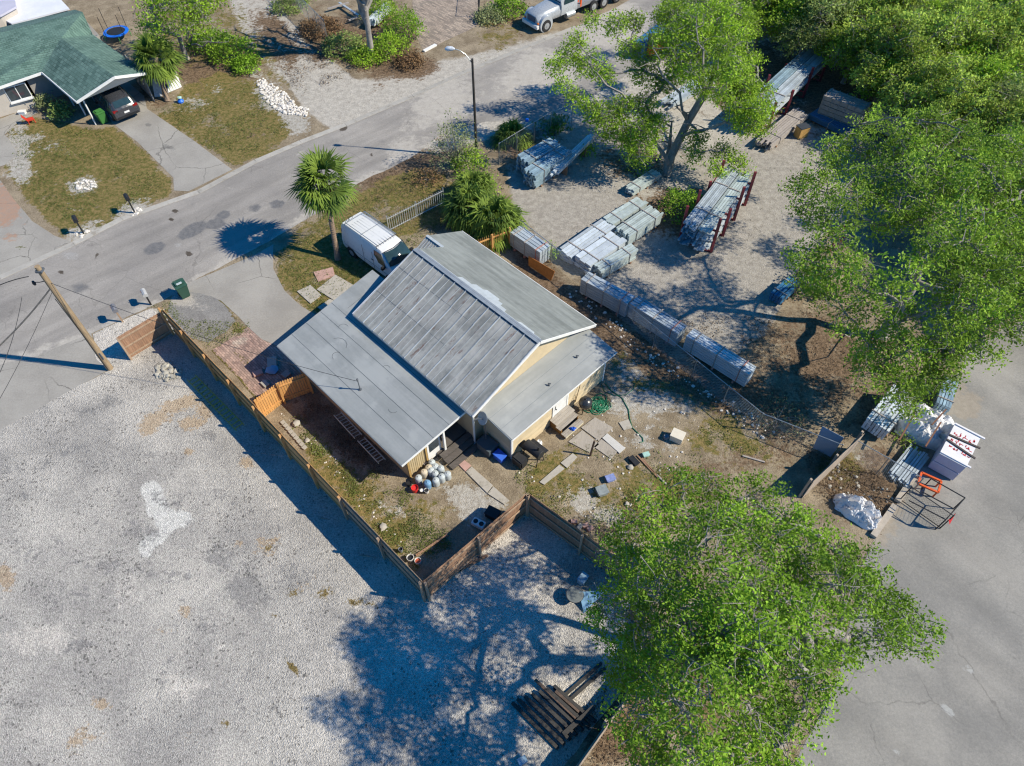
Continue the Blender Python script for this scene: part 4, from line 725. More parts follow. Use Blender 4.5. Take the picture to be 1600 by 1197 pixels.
def right_tree():
    poly = [(1265, 260), (1305, 225), (1350, 190), (1420, 180), (1500, 185), (1570, 215), (1610, 260), (1620, 480), (1580, 540), (1530, 560), (1490, 590), (1440, 620), (1390, 625), (1360, 590), (1340, 540), (1285, 470), (1258, 420), (1262, 330)]
    lob = []
    for c_, R_ in dome(poly, 30, 9, 7.6, 9.6, 0.95, 90, holes=((1400, 395, 46, 36), (1335, 365, 22, 20), (1450, 470, 36, 26), (1540, 590, 50, 26), (1360, 480, 24, 24))):
        u_, v_ = PX(*c_); f_ = min(1, max(0, (v_ - 430) / 150)); lob.append((G(u_, v_, c_.z * (1 - f_) + (3.6 + .8 * rnd.random()) * f_), R_))
    lob += [(G(u, v, z), R) for u, v, z, R in ((1262, 440, 7.0, .75), (1250, 410, 7.2, .6), (1350, 560, 2.6, .9), (1240, 300, 7.5, .6), (1420, 640, 2.0, .7), (1260, 280, 7.5, .6), (1470, 560, 4.5, .9))]
    b = G(1378, 524); tree('oak_tree', 'sparse dark leaved spreading tree with visible limbs at the right edge of the dirt yard', b, [b + Vector((0, 0, 1.6)), b + Vector((0.4, 0.5, 3.6))], lob, L_MID, 23, tips=52, per=22, lsize=0.075, spread=0.19, trunk_r=0.30, inner=0.2)
right_tree()
def centre_tree():
    b = G(1042, 272); f1 = G(1075, 190, 2.9); f2 = G(1105, 140, 5.6)
    lobs = [(870, 100, 6.5, .55), (905, 60, 7, .55), (925, 30, 7.2, .5), (880, 130, 6, .45), (965, 35, 7, .7), (990, 30, 7, .6), (900, 150, 5.5, .5), (945, 115, 5.5, .6), (985, 75, 6, .8), (1005, 110, 5.5, .8), (950, 185, 4.2, .9), (925, 170, 4.5, .7), (1000, 235, 2.6, .8), (965, 205, 3.4, .8), (920, 100, 6, .8), (890, 85, 6.3, .7), (1020, 195, 3.2, .8), (975, 165, 4.5, .8), (1000, 200, 3.6, .8), (985, 215, 3.2, .6), (1010, 160, 4.4, .7), (1040, 130, 4.8, .7),
            (1050, 60, 7.5, .95), (1085, 40, 8, 1.0), (1120, 30, 8, 1.0), (1050, 25, 7.5, .9), (1140, 60, 7.5, .9), (1095, 75, 7.2, .9), (1075, 100, 6.6, .8), (1150, 100, 6.8, .8), (1125, 110, 6.4, .7), (1165, 130, 6, .8), (1185, 165, 5, .8), (1160, 180, 4.6, .7), (1185, 195, 4, .7), (1140, 150, 5.4, .6), (1105, 5, 8, 1.0), (1060, -10, 8, 1.0), (1150, 20, 7.8, .8),
            (1090, 215, 2.8, .6), (1130, 235, 2.4, .6), (1155, 250, 2.2, .5), (1120, 265, 2, .5), (1085, 240, 2.2, .5), (1165, 270, 1.8, .4)]
    lob = [(G(u, v, z), R * 1.2) for u, v, z, R in lobs]
    lob += dome([(1025, 80), (1040, 5), (1090, -20), (1150, -5), (1175, 60), (1195, 150), (1180, 200), (1140, 190), (1105, 140), (1060, 125)], 27, 77, 5.6, 8.0, .78, 60)
    bare = [(f2, G(1088, 28, 9), .09), (f1, G(1020, 75, 7.5), .11), (f2, G(1150, 70, 8), .08), (G(1060, 215, 2), G(1175, 190, 5), .13), (b + Vector((0, 0, .8)), G(985, 165, 4.5), .17), (G(985, 165, 4.5), G(905, 70, 7.2), .09), (f1, G(1058, 165, 4.6), .14), (b + Vector((-.1, .1, .3)), G(1050, 190, 2.5), .2)]
    tree('oak_tree', 'bright green multi-trunked tree with pale bare limbs in the storage yard above the racks', b, [b + Vector((0.1, 0.2, 1.3)), f1, f2], lob, L_BRIGHT, 31, tips=95, per=20, lsize=0.080, spread=0.21, trunk_r=0.30, bare=bare, drop=0.15)
centre_tree()
def woods():
    """the belt of separate trees beyond the yard, three grown forms each copied"""
    forms = []
    for s, (mat, hh, RR) in enumerate(((L_WOOD, 7.0, 3.4), (L_BRIGHT, 6.0, 3.0), (L_OAKD, 6.5, 3.0))):
        r = random.Random(50 + s); lob = []
        for k in range(26):
            a = r.uniform(0, 2 * PI); d = RR * r.random() ** 0.5; z = hh * (1 - 0.45 * (d / RR) ** 2) * r.uniform(0.62, 1.0); lob.append((Vector((d * math.cos(a), d * math.sin(a), z)), 1.05 * r.uniform(.7, 1.2)))
        forms.append((lob, mat))
    spots = [(1195, 10, 1), (1225, -5, 0), (1270, 30, 2), (1310, 10, 0), (1345, 60, 1), (1380, 20, 0), (1400, 90, 0), (1430, 60, 2), (1450, 40, 1), (1440, 120, 1), (1475, 150, 0), (1495, 80, 0), (1540, 30, 1), (1520, 140, 1), (1570, 95, 0), (1505, 195, 0), (1560, 190, 2), (1610, 60, 0), (1620, 150, 1), (1600, 240, 0), (1570, 300, 1), (1620, 330, 0), (1590, 390, 1), (1250, -5, 1), (1330, -20, 0), (1420, -20, 1), (1500, -25, 0), (1590, -20, 2), (1660, 20, 1), (1670, 230, 0), (1640, 420, 2)]
    words = {0: 'full mid green', 1: 'bright yellow green', 2: 'dark sparse'}
    first = {}
    for n, (u, v, k) in enumerate(spots):
        r = random.Random(n); col = 'top edge' if v < 45 else ('middle' if v < 160 else 'lower'); row = 'left end' if u < 1300 else ('centre' if u < 1480 else 'right end')
        z0 = 3.5; g = G(u, v, z0); g.z = 0
        if k not in first:
            lob, mat = forms[k]; t = tree('wood_tree', 'x', (0, 0, 0), [(0, 0, 1.5), (0.1, 0, 2.6)], lob, mat, 70 + k, tips=48, per=20, lsize=0.095, spread=0.20, trunk_r=0.2, group='trees of the wood beyond the yard'); first[k] = t
        else:
            s = first[k]; t = s.copy(); C.objects.link(t)
            for ch in s.children:
                c = ch.copy(); C.objects.link(c); c.parent = t
        t.location = g; t.rotation_euler = (0, 0, r.uniform(0, 6.28)); q = r.uniform(0.82, 1.12); t.scale = (q, q, q * r.uniform(.85, 1.1)); ROOTM[t] = Matrix.Identity(4)
        near = ('beside the yard racks' if u < 1300 and v > 50 else 'behind the long timber stack' if u < 1420 and v > 120 else 'above the sparse dark tree' if v > 170 and u < 1590 else 'at the right photo edge' if u >= 1590 else 'at the top photo edge' if v < 0 else 'inside the wood')
        ordn = ('first', 'second', 'third', 'fourth', 'fifth', 'sixth', 'seventh', 'eighth', 'ninth', 'tenth', 'eleventh', 'twelfth', 'thirteenth', 'fourteenth')
        words_n.setdefault((k, near), []).append(t)
        t['label'] = f'{words[k]} tree {near}'
    for (k, near), ts in words_n.items():
        if len(ts) > 1:
            ts.sort(key=lambda o: PX(o.location.x, o.location.y, 4)[0])
            on = ('leftmost', 'second from left', 'third from left', 'fourth from left', 'fifth from left', 'sixth from left', 'seventh from left', 'eighth from left', 'ninth from left', 'tenth from left')
            for i, o in enumerate(ts): o['label'] = f'{words[k]} tree {near}, {on[i]} of its kind there'
words_n = {}
woods()
# ---- palms
def palm(name, label, base, h, R, n=34, seed=1, lean=(0, 0), trunk_r=0.16, nleaf=15, dead=8, mat=None, cat='palm', droop=0.5):
    r = random.Random(seed); t = thing(name, label, cat, base); base = Vector(base)
    top = base + Vector((lean[0], lean[1], h))
    if h > 0.5:
        m = MB(); P_ = [base + Vector((lean[0] * k / 6 + .02 * math.sin(k * 2), lean[1] * k / 6, h * k / 6)) for k in range(7)]; m.tube(P_, [trunk_r * 1.35, trunk_r, trunk_r * .92, trunk_r * .9, trunk_r * .92, trunk_r * 1.05, trunk_r * 1.3], 12)
        for k in range(int(h / 0.14)):
            z = 0.2 + k * 0.14
            if z < h: q = base + Vector((lean[0] * z / h, lean[1] * z / h, z)); m.lathe(q, [(trunk_r * 1.0, 0), (trunk_r * 1.07, .03), (trunk_r * 0.98, .05)], 12)
        m.build('trunk', M('palm trunk', sc(150, 130, 112, 0.75), 0.9, var=0.3, scale=6, bmp=0.5), t, smooth=50, world=True)
    def frond(V, Fc, T, az, el, L, col):
        d = Vector((math.cos(az) * math.cos(el), math.sin(az) * math.cos(el), math.sin(el))); side = Vector((-math.sin(az), math.cos(az), 0)); up = side.cross(d) * -1
        if up.z < 0: up = -up
        o = top.copy(); hub = o + d * L * 0.45 - Vector((0, 0, 0.08 * L)); b0 = len(V)
        w_ = 0.018; V += [o + side * w_, o - side * w_, hub - side * w_, hub + side * w_]; Fc.append((b0, b0 + 1, b0 + 2, b0 + 3)); T.append(col)
        for k in range(nleaf):
            a = (k / (nleaf - 1) - 0.5) * 2 * math.radians(100) + r.uniform(-.06, .06); ld = (d * math.cos(a) + side * math.sin(a)).normalized(); ll = L * 0.62 * (1 - 0.28 * abs(a) / 1.9) * r.uniform(.85, 1.08)
            s2 = ld.cross(up).normalized() * (0.030 * L / 1.2); m1 = hub + ld * ll * 0.55 + up * 0.05 * L - Vector((0, 0, 0.05 * L * droop)); e = hub + ld * ll - Vector((0, 0, (0.10 + 0.55 * r.random()) * L * droop)); b0 = len(V)
            V += [hub - s2 * .3, hub + s2 * .3, m1 + s2, m1 - s2, e]; Fc += [(b0, b0 + 1, b0 + 2, b0 + 3), (b0 + 3, b0 + 2, b0 + 4)]; c = min(1, max(0, col + r.uniform(-.2, .2))); T += [c, c]
    def mk(nm, lst, mt):
        V, Fc, T = [], [], []
        for a in lst: frond(V, Fc, T, *a)
        me = bpy.data.meshes.new(nm); me.from_pydata([tuple(Vector(v) - base) for v in V], [], Fc); at = me.attributes.new('tint', 'FLOAT', 'FACE'); at.data.foreach_set('value', T); me.materials.append(mt); me.update(); o = bpy.data.objects.new(nm, me); C.objects.link(o); o.parent = t
    mk('fronds', [(r.uniform(0, 6.28) if k > 9 else k * .63, math.radians(82 - 115 * (k / n) ** 0.8 + r.uniform(-20, 14)), R * r.uniform(.82, 1.1), r.uniform(.1, .9)) for k in range(n)], mat or L_PALM)
    if dead: mk('dead_fronds', [(r.uniform(0, 6.28), math.radians(r.uniform(-78, -45)), R * .8, r.uniform(.2, .9)) for k in range(dead)], L_STRAW)
    return t
L_PALM = leafmat('palm fronds', (0.04, 0.08, 0.022, 1), (0.22, 0.31, 0.05, 1)); L_STRAW = leafmat('dead palm fronds', (0.10, 0.075, 0.035, 1), (0.36, 0.28, 0.13, 1))
pb = G(528, 405); pt = G(508, 288, 4.7)
palm('palm_tree', 'tall fan palm with a clean trunk standing beside the white van', pb, 4.9, 2.05, 44, 3, ((pt - pb).x, (pt - pb).y), 0.15, 21, 14, droop=0.28)
pb = G(262, 158); pt = G(243, 92, 2.6)
palm('palm_tree', 'fan palm beside the carport of the green shingled house', pb, 2.7, 2.2, 48, 5, ((pt - pb).x, (pt - pb).y), 0.17, 19, 10, droop=0.3)
for i, (u, v, h, R, lab) in enumerate(((735, 345, 1.2, 1.6, 'low fan palm next to the aluminium gate near the road'), (775, 365, 1.1, 1.7, 'bushy fan palm right above the orange picket fence'), (800, 222, 0.4, 1.3, 'small fan palm against the yard fence near the road'), (740, 312, 0.8, 1.4, 'low fan palm in the thicket under the bare feathery shrub'), (700, 60, 0.5, 1.6, 'fan palm among weeds beyond the street at the top'))):
    if i == 4: continue
    palm('palm_shrub', lab, G(u, v), h, R * 1.3, 50, 10 + i, (0, 0), 0.14, 19, 5, droop=0.7)
# ---- shrubs
def shrub(name, label, base, R, H, mat, seed, n=60, per=16, size=0.08, spread=0.22, cat='shrub', group=None, stems=8, bark=None):
    r = random.Random(seed); t = thing(name, label, cat, base, 0, group); base = Vector(base); ctr = []; m = MB()
    for k in range(n):
        a = r.uniform(0, 6.28); d = R * r.random() ** .5; z = H * (1 - 0.6 * (d / R) ** 2) * r.uniform(.35, 1); ctr.append((d * math.cos(a), d * math.sin(a), max(.1, z)))
    for k in range(stems):
        c = Vector(ctr[r.randrange(n)]); m.tube([base, base + c * 0.5 + Vector((0, 0, .15)), base + c], [0.03, 0.02, 0.008], 4)
    m.build('stems', bark or BARKP, t, world=True); leaves_mesh('foliage', np.array(ctr), per, spread, size, mat, seed, t)
    return t
shrub('feathery_shrub', 'tall pale twiggy shrub in front of the street light', G(715, 262), 1.6, 4.2, L_PALE, 2, 140, 12, 0.07, 0.26, stems=60)
shrub('shrub', 'bright green bush below the street light', G(735, 268), 1.15, 1.8, L_BRIGHT, 3, 60, 18)
shrub('shrub', 'green bush between the two low fan palms', G(760, 300), 0.9, 1.2, L_BRIGHT, 31, 34, 16)
shrub('shrub', 'brown dry bush at the road edge left of the fan palms', G(668, 282), 1.1, 0.9, L_BROWN, 4, 40, 12)
shrub('shrub', 'dense green bush at the foot of the storage yard tree', G(1062, 335), 1.25, 2.0, L_OAK, 5, 90, 18)
shrub('shrub', 'leafy sprouts left of the storage yard tree foot', G(1002, 268), 0.8, 0.9, L_BRIGHT, 6, 26, 12)
shrub('shrub', 'small weed bush beside the blue pipe stack', G(915, 240), 0.7, 0.9, L_BRIGHT, 7, 26, 14)
shrub('shrub', 'wispy green weed growing beside the leaning orange board', G(858, 405), 0.5, 1.3, L_BRIGHT, 8, 34, 12, 0.05, 0.16)
shrub('shrub', 'spiky grassy weeds along the yard fence near the road', G(865, 200), 1.2, 0.7, L_PALM, 9, 40, 14, 0.12)
shrub('shrub', 'leafy green bush growing by the white pipes on the pallets', G(1440, 615), 0.9, 1.6, L_OAK, 12, 50, 16)
shrub('shrub', 'low weeds at the foot of the white tarp pile', G(1412, 692), 0.6, 0.4, L_BRIGHT, 13, 22, 12, 0.06)
for i, (u, v, R, H, mt, lab) in enumerate(((500, 50, 1.7, 1.0, L_BROWN, 'dry grassy shrub along the chain link fence across the street'), (540, 80, 1.8, 1.3, L_OAKD, 'dark green shrub at the corner by the dirt track'), (570, 95, 1.3, 1.0, L_BRIGHT, 'bright green shrub tip nearest the dirt track end'),
        (610, 85, 1.6, 1.5, L_BRIGHT, 'green shrub left of the brick drive entrance'), (630, 60, 1.7, 2.6, L_OAK, 'tall round green shrub beside the brick drive'), (595, 30, 1.6, 2.4, L_BRIGHT, 'tall light green shrub near the bare tree trunk'), (640, 100, 1.2, 0.7, L_BROWN, 'brown dead weeds at the brick drive corner'),
        (770, 30, 1.5, 0.9, L_PALE, 'straw coloured weeds by the metal gate post at the top'), (795, 20, 1.5, 1.3, L_OAK, 'green shrub left of the silver truck'), (370, 90, 1.9, 1.6, L_BRIGHT, 'bright green bush beside the dirt track'), (330, 75, 1.6, 1.5, L_OAK, 'dark green bush between the palm and the dirt track'), (385, 108, 1.1, .9, L_OAK, 'small green bush end nearest the rubble strip'),
        (455, 12, 1.6, 1.0, L_OAKD, 'dark shrub behind the chain link fence at the top'), (78, 172, .55, 1.3, L_PALE, 'small yellowish shrub before the carport wall'), (100, 182, .7, 1.1, L_OAKD, 'dark shrub in the shade of the carport'))):
    shrub('shrub', lab, G(u, v), R, H, mt, 60 + i, int(75 * R), 16, 0.09)
def corner_tree():
    b = G(292, 92); lob = [(G(u, v, z), R) for u, v, z, R in ((235, 15, 5, 1.2), (265, 5, 5.5, 1.3), (300, 10, 5.5, 1.3), (255, 45, 4, 1.0), (290, 40, 4.6, 1.1), (320, 30, 4.5, 1.0), (310, -10, 6, 1.4), (250, -20, 6, 1.4), (335, 0, 5, 1.0), (230, 40, 3.4, .8), (280, -35, 6, 1.5), (340, -30, 6, 1.3))]
    bare = [(G(292, 60, 1.5), G(262, 12, 5.5), .1), (G(300, 70, 1.2), G(352, 66, 1.8), .08), (G(295, 65, 1.6), G(325, 12, 5), .09)]
    tree('oak_tree', 'green tree with pale bare branches behind the carport palm', b, [b + Vector((0, 0, 1)), b + Vector((0, .1, 1.8))], lob, L_BRIGHT, 41, tips=44, per=17, lsize=0.095, trunk_r=0.2, bare=bare)
    b = G(582, 92); r = random.Random(4); bare = []
    top = b + Vector((0.1, .3, 7.0))
    for k in range(9):
        a = PI * 0.35 + k * 0.34 + 0.3; e = b + Vector((math.cos(a) * 5.0, math.sin(a) * 3.6, 7.4 + 3.0 * r.random())); bare.append((b + Vector((0.05, 0.1, 2.2 + 0.5 * k)), e, .22))
    for k in range(8):
        a = k * .8; bare.append((b + Vector((0.05, .2, 4 + .2 * k)), b + Vector((math.cos(a) * 2.4, math.sin(a) * 2.2, 9.6 + r.random())), .15))
    tree('bare_tree', 'leafless grey tree rising out of the top edge beside the green shrubs', b, [b + Vector((0, .1, 2)), top], [(b + Vector((-2.2, .5, 6.0)), .5), (b + Vector((-1.8, 1.8, 6.8)), .5), (b + Vector((-.6, 2.2, 7.2)), .4)], L_OAKD, 43, tips=9, per=7, trunk_r=0.24, bare=bare)
corner_tree()
# ------------------------------------------------------------------ FENCES
W_HON = M('honey fence boards', sc(198, 150, 98), 0.8, var=0.22, scale=3, stretch=(4, 4, 0.6)); W_ORG = M('fresh orange pickets', sc(206, 156, 96), 0.8, var=0.18, scale=3, stretch=(4, 4, 0.6))
W_GRY = M('weathered brown boards', sc(166, 142, 120), 0.85, var=0.28, scale=3, stretch=(5, 5, 0.5)); W_RED = M('red brown boards', sc(156, 122, 98), 0.85, var=0.28, scale=3, stretch=(5, 5, 0.5)); W_PALE = M('pale weathered boards', sc(172, 156, 140), 0.85, var=0.2, scale=3, stretch=(5, 5, 0.5))
def wood_fence(label, pts, hgt, mat, side=-1, panel=2.44, name='wooden_fence', gap=0.004, bw=0.14, railn=3, postmat=None, group=None, top=False, dog=False):
    P_ = [Vector((p[0], p[1], 0)) for p in pts]; t = thing(name, label, 'fence', P_[0], 0, group); pm = postmat or mat
    for i in range(len(P_) - 1):
        a, b = P_[i], P_[i + 1]; L = (b - a).length; d = (b - a) / L; nr = Vector((-d.y, d.x, 0)) * side; rz = math.atan2(d.y, d.x); n = max(1, round(L / panel)); pl = L / n
        for k in range(n):
            o = a + d * pl * k; m = MB(); q = int(pl / bw)
            tilt = rnd.uniform(-.02, .02)
            for j in range(q):
                hh = hgt + rnd.uniform(-.012, .012); c = o + d * (j + .5) * pl / q - nr * 0.02 + nr * tilt
                if dog:
                    w2 = (pl / q - gap * 3) / 2; base = [c - d * w2, c + d * w2]; vs = []
                    for off in (-.01, .01):
                        vs += [base[0] + nr * off, base[1] + nr * off, base[1] + nr * off + Vector((0, 0, hh - .06)), c + d * w2 * .4 + nr * off + Vector((0, 0, hh)), c - d * w2 * .4 + nr * off + Vector((0, 0, hh)), base[0] + nr * off + Vector((0, 0, hh - .06))]
                    m.add(vs, [(0, 1, 2, 3, 4, 5), (11, 10, 9, 8, 7, 6)] + [(z, 6 + z, 6 + (z + 1) % 6, (z + 1) % 6) for z in range(6)])
                else: m.box(c + Vector((0, 0, hh / 2 + .02)), (pl / q - gap, 0.018, hh), rz=rz)
            m.build('board_panel', mat, t, world=True)
            for z in [hgt * f for f in ((.15, .52, .9) if railn == 3 else (.2, .82))]:
                m = MB(); m.beam(o + d * .01 + nr * 0.022 + Vector((0, 0, z)), o + d * (pl - .01) + nr * 0.022 + Vector((0, 0, z)), 0.045, 0.085); m.build('rail', pm, t, world=True)
        for k in range(n + 1):
            if k == n and i < len(P_) - 2: continue
            o = a + d * pl * k + nr * 0.10; m = MB(); m.box(o + Vector((0, 0, hgt / 2 + .03)), (0.10, 0.10, hgt + .06), rz=rz); m.build('post', pm, t, world=True)
    return t
LFx = lambda x: HL(x, -5.47)
wood_fence('new honey coloured board fence running between the gravel lot and the brick pavers', [LFx(-21.1), LFx(-5.2)], 2.1, W_HON, -1)
wood_fence('older grey-brown stretch of the gravel lot fence, ending at the lower corner', [LFx(-5.18), HL(0.26, -5.47)], 2.05, W_GRY, -1)
wood_fence('red-brown board fence running from the lower corner toward the yard corner', [HL(0.30, -5.40), HL(0.50, 0.42)], 1.95, W_RED, -1, postmat=W_GRY)
wood_fence('red-brown board fence between the rear yard and the shaded gravel, reaching under the oak', [HL(0.56, 0.50), HL(6.5, 1.10)], 1.95, W_RED, -1, postmat=W_GRY)
wood_fence('short weathered fence stub by the street, standing in white gravel', [HL(-21.2, -8.1), HL(-21.25, -5.6)], 1.7, W_RED, -1, 2.5, bw=.1, postmat=W_GRY)
wood_fence('short orange picket fence with gate across the side yard', [G(411, 654), G(445, 628), G(488, 612)], 1.6, W_ORG, -1, 1.3, gap=.006, bw=.12, railn=2, dog=True)
wood_fence('orange picket fence piece behind the far corner of the house', [G(742, 405), G(795, 384)], 1.45, W_ORG, -1, 1.4, gap=.05, bw=.13, railn=2, dog=True)
wood_fence('weathered board fence along the right side of the rear yard', [G(1252, 778), G(1330, 705)], 1.6, W_PALE, 1, 2.6, bw=.14)
wood_fence('pale weathered fence at the bottom edge beside the timber pile', [G(860, 1260), G(945, 1140), G(1015, 1052)], 1.2, W_PALE, 1, 2.6, bw=.14)
GALV = M('galvanised steel', sc(176, 182, 186), 0.4, metal=0.7, var=0.15, scale=5); DKM = M('dark gate steel', sc(58, 58, 60), 0.5, metal=0.3, var=0.2, scale=5)
def chain_fence(label, pts, hgt, step=2.6, mesh_step=0.14, mat=None, name='chain_link_fence', bottom=False, cat='fence', wire=0.0035):
    P_ = [Vector((p[0], p[1], 0)) for p in pts]; t = thing(name, label, cat, P_[0]); mt = mat or GALV
    for i in range(len(P_) - 1):
        a, b = P_[i], P_[i + 1]; L = (b - a).length; d = (b - a) / L; n = max(1, round(L / step))
        for k in range(n + (1 if i == len(P_) - 2 else 0)):
            o = a + d * L * k / n; m = MB(); m.tube([o, o + Vector((0, 0, hgt + .05))], 0.028, 6); m.build('post', mt, t, world=True)
        m = MB(); m.tube([a + Vector((0, 0, hgt)), b + Vector((0, 0, hgt))], 0.021, 6); m.build('top_rail', mt, t, world=True)
        if bottom: m = MB(); m.tube([a + Vector((0, 0, .1)), b + Vector((0, 0, .1))], 0.021, 6); m.build('bottom_rail', mt, t, world=True)
        m = MB(); q = int(L / mesh_step); kk = hgt / mesh_step
        for j in range(-int(kk), q):
            for s in (1, -1):
                x0, x1 = j * mesh_step, (j + kk) * mesh_step; z0, z1 = (0.05, hgt) if s == 1 else (hgt, 0.05)
                if x0 < 0: f = -x0 / (x1 - x0); z0 += (z1 - z0) * f; x0 = 0
                if x1 > L: f = (L - x0) / (x1 - x0); z1 = z0 + (z1 - z0) * f; x1 = L
                if x1 - x0 > .05: m.tube([a + d * x0 + Vector((0, 0, z0)), a + d * x1 + Vector((0, 0, z1))], wire, 3, cap=False)
        m.build('mesh', mt, t, world=True)
    return t
chain_fence('galvanised chain link fence along the three long steel bundles', [G(812, 372), G(912, 452), G(1080, 590), G(1180, 672), G(1300, 720)], 1.45)
chain_fence('chain link fence with double rails beside the blue pipe stack near the road', [G(780, 258), G(860, 208), G(925, 186)], 1.7, 1.9)
chain_fence('chain link fence running down from the leaning blue-grey panel to the timber kerb', [G(1318, 712), G(1420, 772)], 1.5, 2.0)
chain_fence('old chain link fence among dry weeds across the street', [G(405, -30), G(470, 20), G(512, 62)], 1.6, 2.0)
chain_fence('black steel sliding gate frame lying open over the grey lot', [G(1405, 782), G(1468, 826)], 1.3, 3, .16, DKM, 'steel_gate', True, 'gate')
chain_fence('tall dark chain gate standing at the brick drive entrance', [G(748, 28), G(752, -30)], 1.8, 3, .2, DKM, 'steel_gate', True, 'gate')
def ladder(label, a, b, wd, n, mat, railr=0.03, rung=0.02, upv=(0, 0, 1), group=None, raise_=0.0, name='ladder'):
    a, b = Vector(a), Vector(b); t = thing(name, label, 'ladder', a, 0, group); d = (b - a).normalized(); s = Vector(upv).cross(d).normalized() * wd / 2
    for q in (-1, 1):
        m = MB(); m.beam(a + s * q, b + s * q, 0.028, 0.075, up=upv); m.build('rail', mat, t, world=True)
    for k in range(n):
        c = a.lerp(b, (k + .5) / n); m = MB(); m.beam(c - s, c + s, rung * 1.6, rung * 1.6, up=upv); m.build('rung', mat, t, world=True)
    return t
ALU = M('bright aluminium', sc(206, 210, 212), 0.35, metal=0.6, var=0.08, scale=5); YEL = M('yellow fibreglass', sc(206, 186, 60), 0.5, var=0.12); BLU = M('blue fibreglass', sc(80, 130, 200), 0.5, var=0.12)
# aluminium picket gate by the palms
def alu_gate():
    a, b = G(608, 362), G(694, 318); t = thing('aluminium_gate', 'long white aluminium picket gate standing beside the van', 'gate', a); d = (b - a); L = d.length; d /= L
    for z in (0.12, 1.0): m = MB(); m.beam(a + Vector((0, 0, z)), b + Vector((0, 0, z)), .04, .05); m.build('rail', ALU, t, world=True)
    n = 27
    for k in range(n + 1):
        c = a + d * L * k / n; m = MB(); m.box(c + Vector((0, 0, .58)), (.035, .025, 1.1), rz=math.atan2(d.y, d.x)); m.build('picket', ALU, t, world=True)
    for f in (0, .5, 1): c = a + d * L * f; m = MB(); m.box(c + Vector((0, .05, .6)), (.06, .06, 1.2)); m.build('post', ALU, t, world=True)
alu_gate()
ladder('yellow extension ladder lying on the shaded gravel beside the honey fence', HL(-17.6, -6.45, .12), HL(-13.0, -6.35, .12), 0.46, 16, YEL)
ladder('white aluminium ladder hung along the shaded left wall of the house', G(527, 646, .9), G(560, 682, .9), 0.40, 9, ALU, upv=(.15, .15, .97))
ladder('short aluminium ladder with blue end hung along the left wall', G(564, 686, .9), G(597, 721, .9), 0.38, 9, ALU, upv=(.15, .15, .97))
# ------------------------------------------------------------------ VEHICLES
CARW = M('white car paint', sc(214, 216, 218, .9), 0.35, var=0.015, spec=0.5, bmp=0); TYRE = M('tyre rubber', sc(44, 44, 46), 0.8, var=0.2); RIM = M('steel wheel', sc(180, 184, 188), 0.35, metal=0.5, var=0.1); GLASS = plain('vehicle glass', sc(46, 66, 70), 0.05, spec=0.6); BLK = M('black plastic', sc(40, 41, 44), 0.6, var=0.2)
def loft(st, n=7):
    """st: rows (x, z_low, z_belt, z_top, half width low, belt, top)"""
    m = MB(); rows = []
    for (x, z0, z1, z2, w0, w1, w2) in st:
        r_ = [(w0, z0), (w1, z0 + (z1 - z0) * .35), (w1, z1), (w2 + (w1 - w2) * .12, z1 + (z2 - z1) * .86), (w2 * .9, z2 - .012), (0, z2 + 0.02)]
        rows.append([(x, y, z) for y, z in r_] + [(x, -y, z) for y, z in r_[-2::-1]])
    k = len(rows[0]); vs = [p for r_ in rows for p in r_]
    fs = [(i * k + j, i * k + j + 1, (i + 1) * k + j + 1, (i + 1) * k + j) for i in range(len(rows) - 1) for j in range(k - 1)]
    fs += [(i * k, (i + 1) * k, (i + 1) * k + k - 1, i * k + k - 1) for i in range(len(rows) - 1)]
    fs += [tuple(range(k - 1, -1, -1)), tuple((len(rows) - 1) * k + j for j in range(k))]
    return m.add(vs, fs)
def quadpane(m, pts, th=0.012):
    P_ = [Vector(p) for p in pts]; nrm = (P_[1] - P_[0]).cross(P_[2] - P_[0]).normalized() * th
    m.add([p + nrm for p in P_] + [p - nrm for p in P_], [(0, 1, 2, 3), (7, 6, 5, 4), (0, 4, 5, 1), (1, 5, 6, 2), (2, 6, 7, 3), (3, 7, 4, 0)])
def wheel(t, x, y, r, wd, rimr=.6):
    Rm = Matrix.Rotation(PI / 2, 3, 'X'); w_ = MB(); w_.lathe((x, y, r), [(r * .72, -wd / 2), (r * .95, -wd / 2), (r, -wd / 3), (r, wd / 3), (r * .95, wd / 2), (r * .72, wd / 2)], 22, Rm); wo = w_.build('wheel', TYRE, t, smooth=True)
    s = -1 if y > 0 else 1
    q = MB(); q.lathe((x, y - s * 0.0, r), [(r * rimr, -wd / 2 - .006), (r * rimr, wd / 2 + .006)], 18, Rm)
    q.lathe((x, y, r), [(r * .18, -wd / 2 - .03), (r * .18, wd / 2 + .03)], 8, Rm); q.build('rim', RIM, wo, smooth=True)
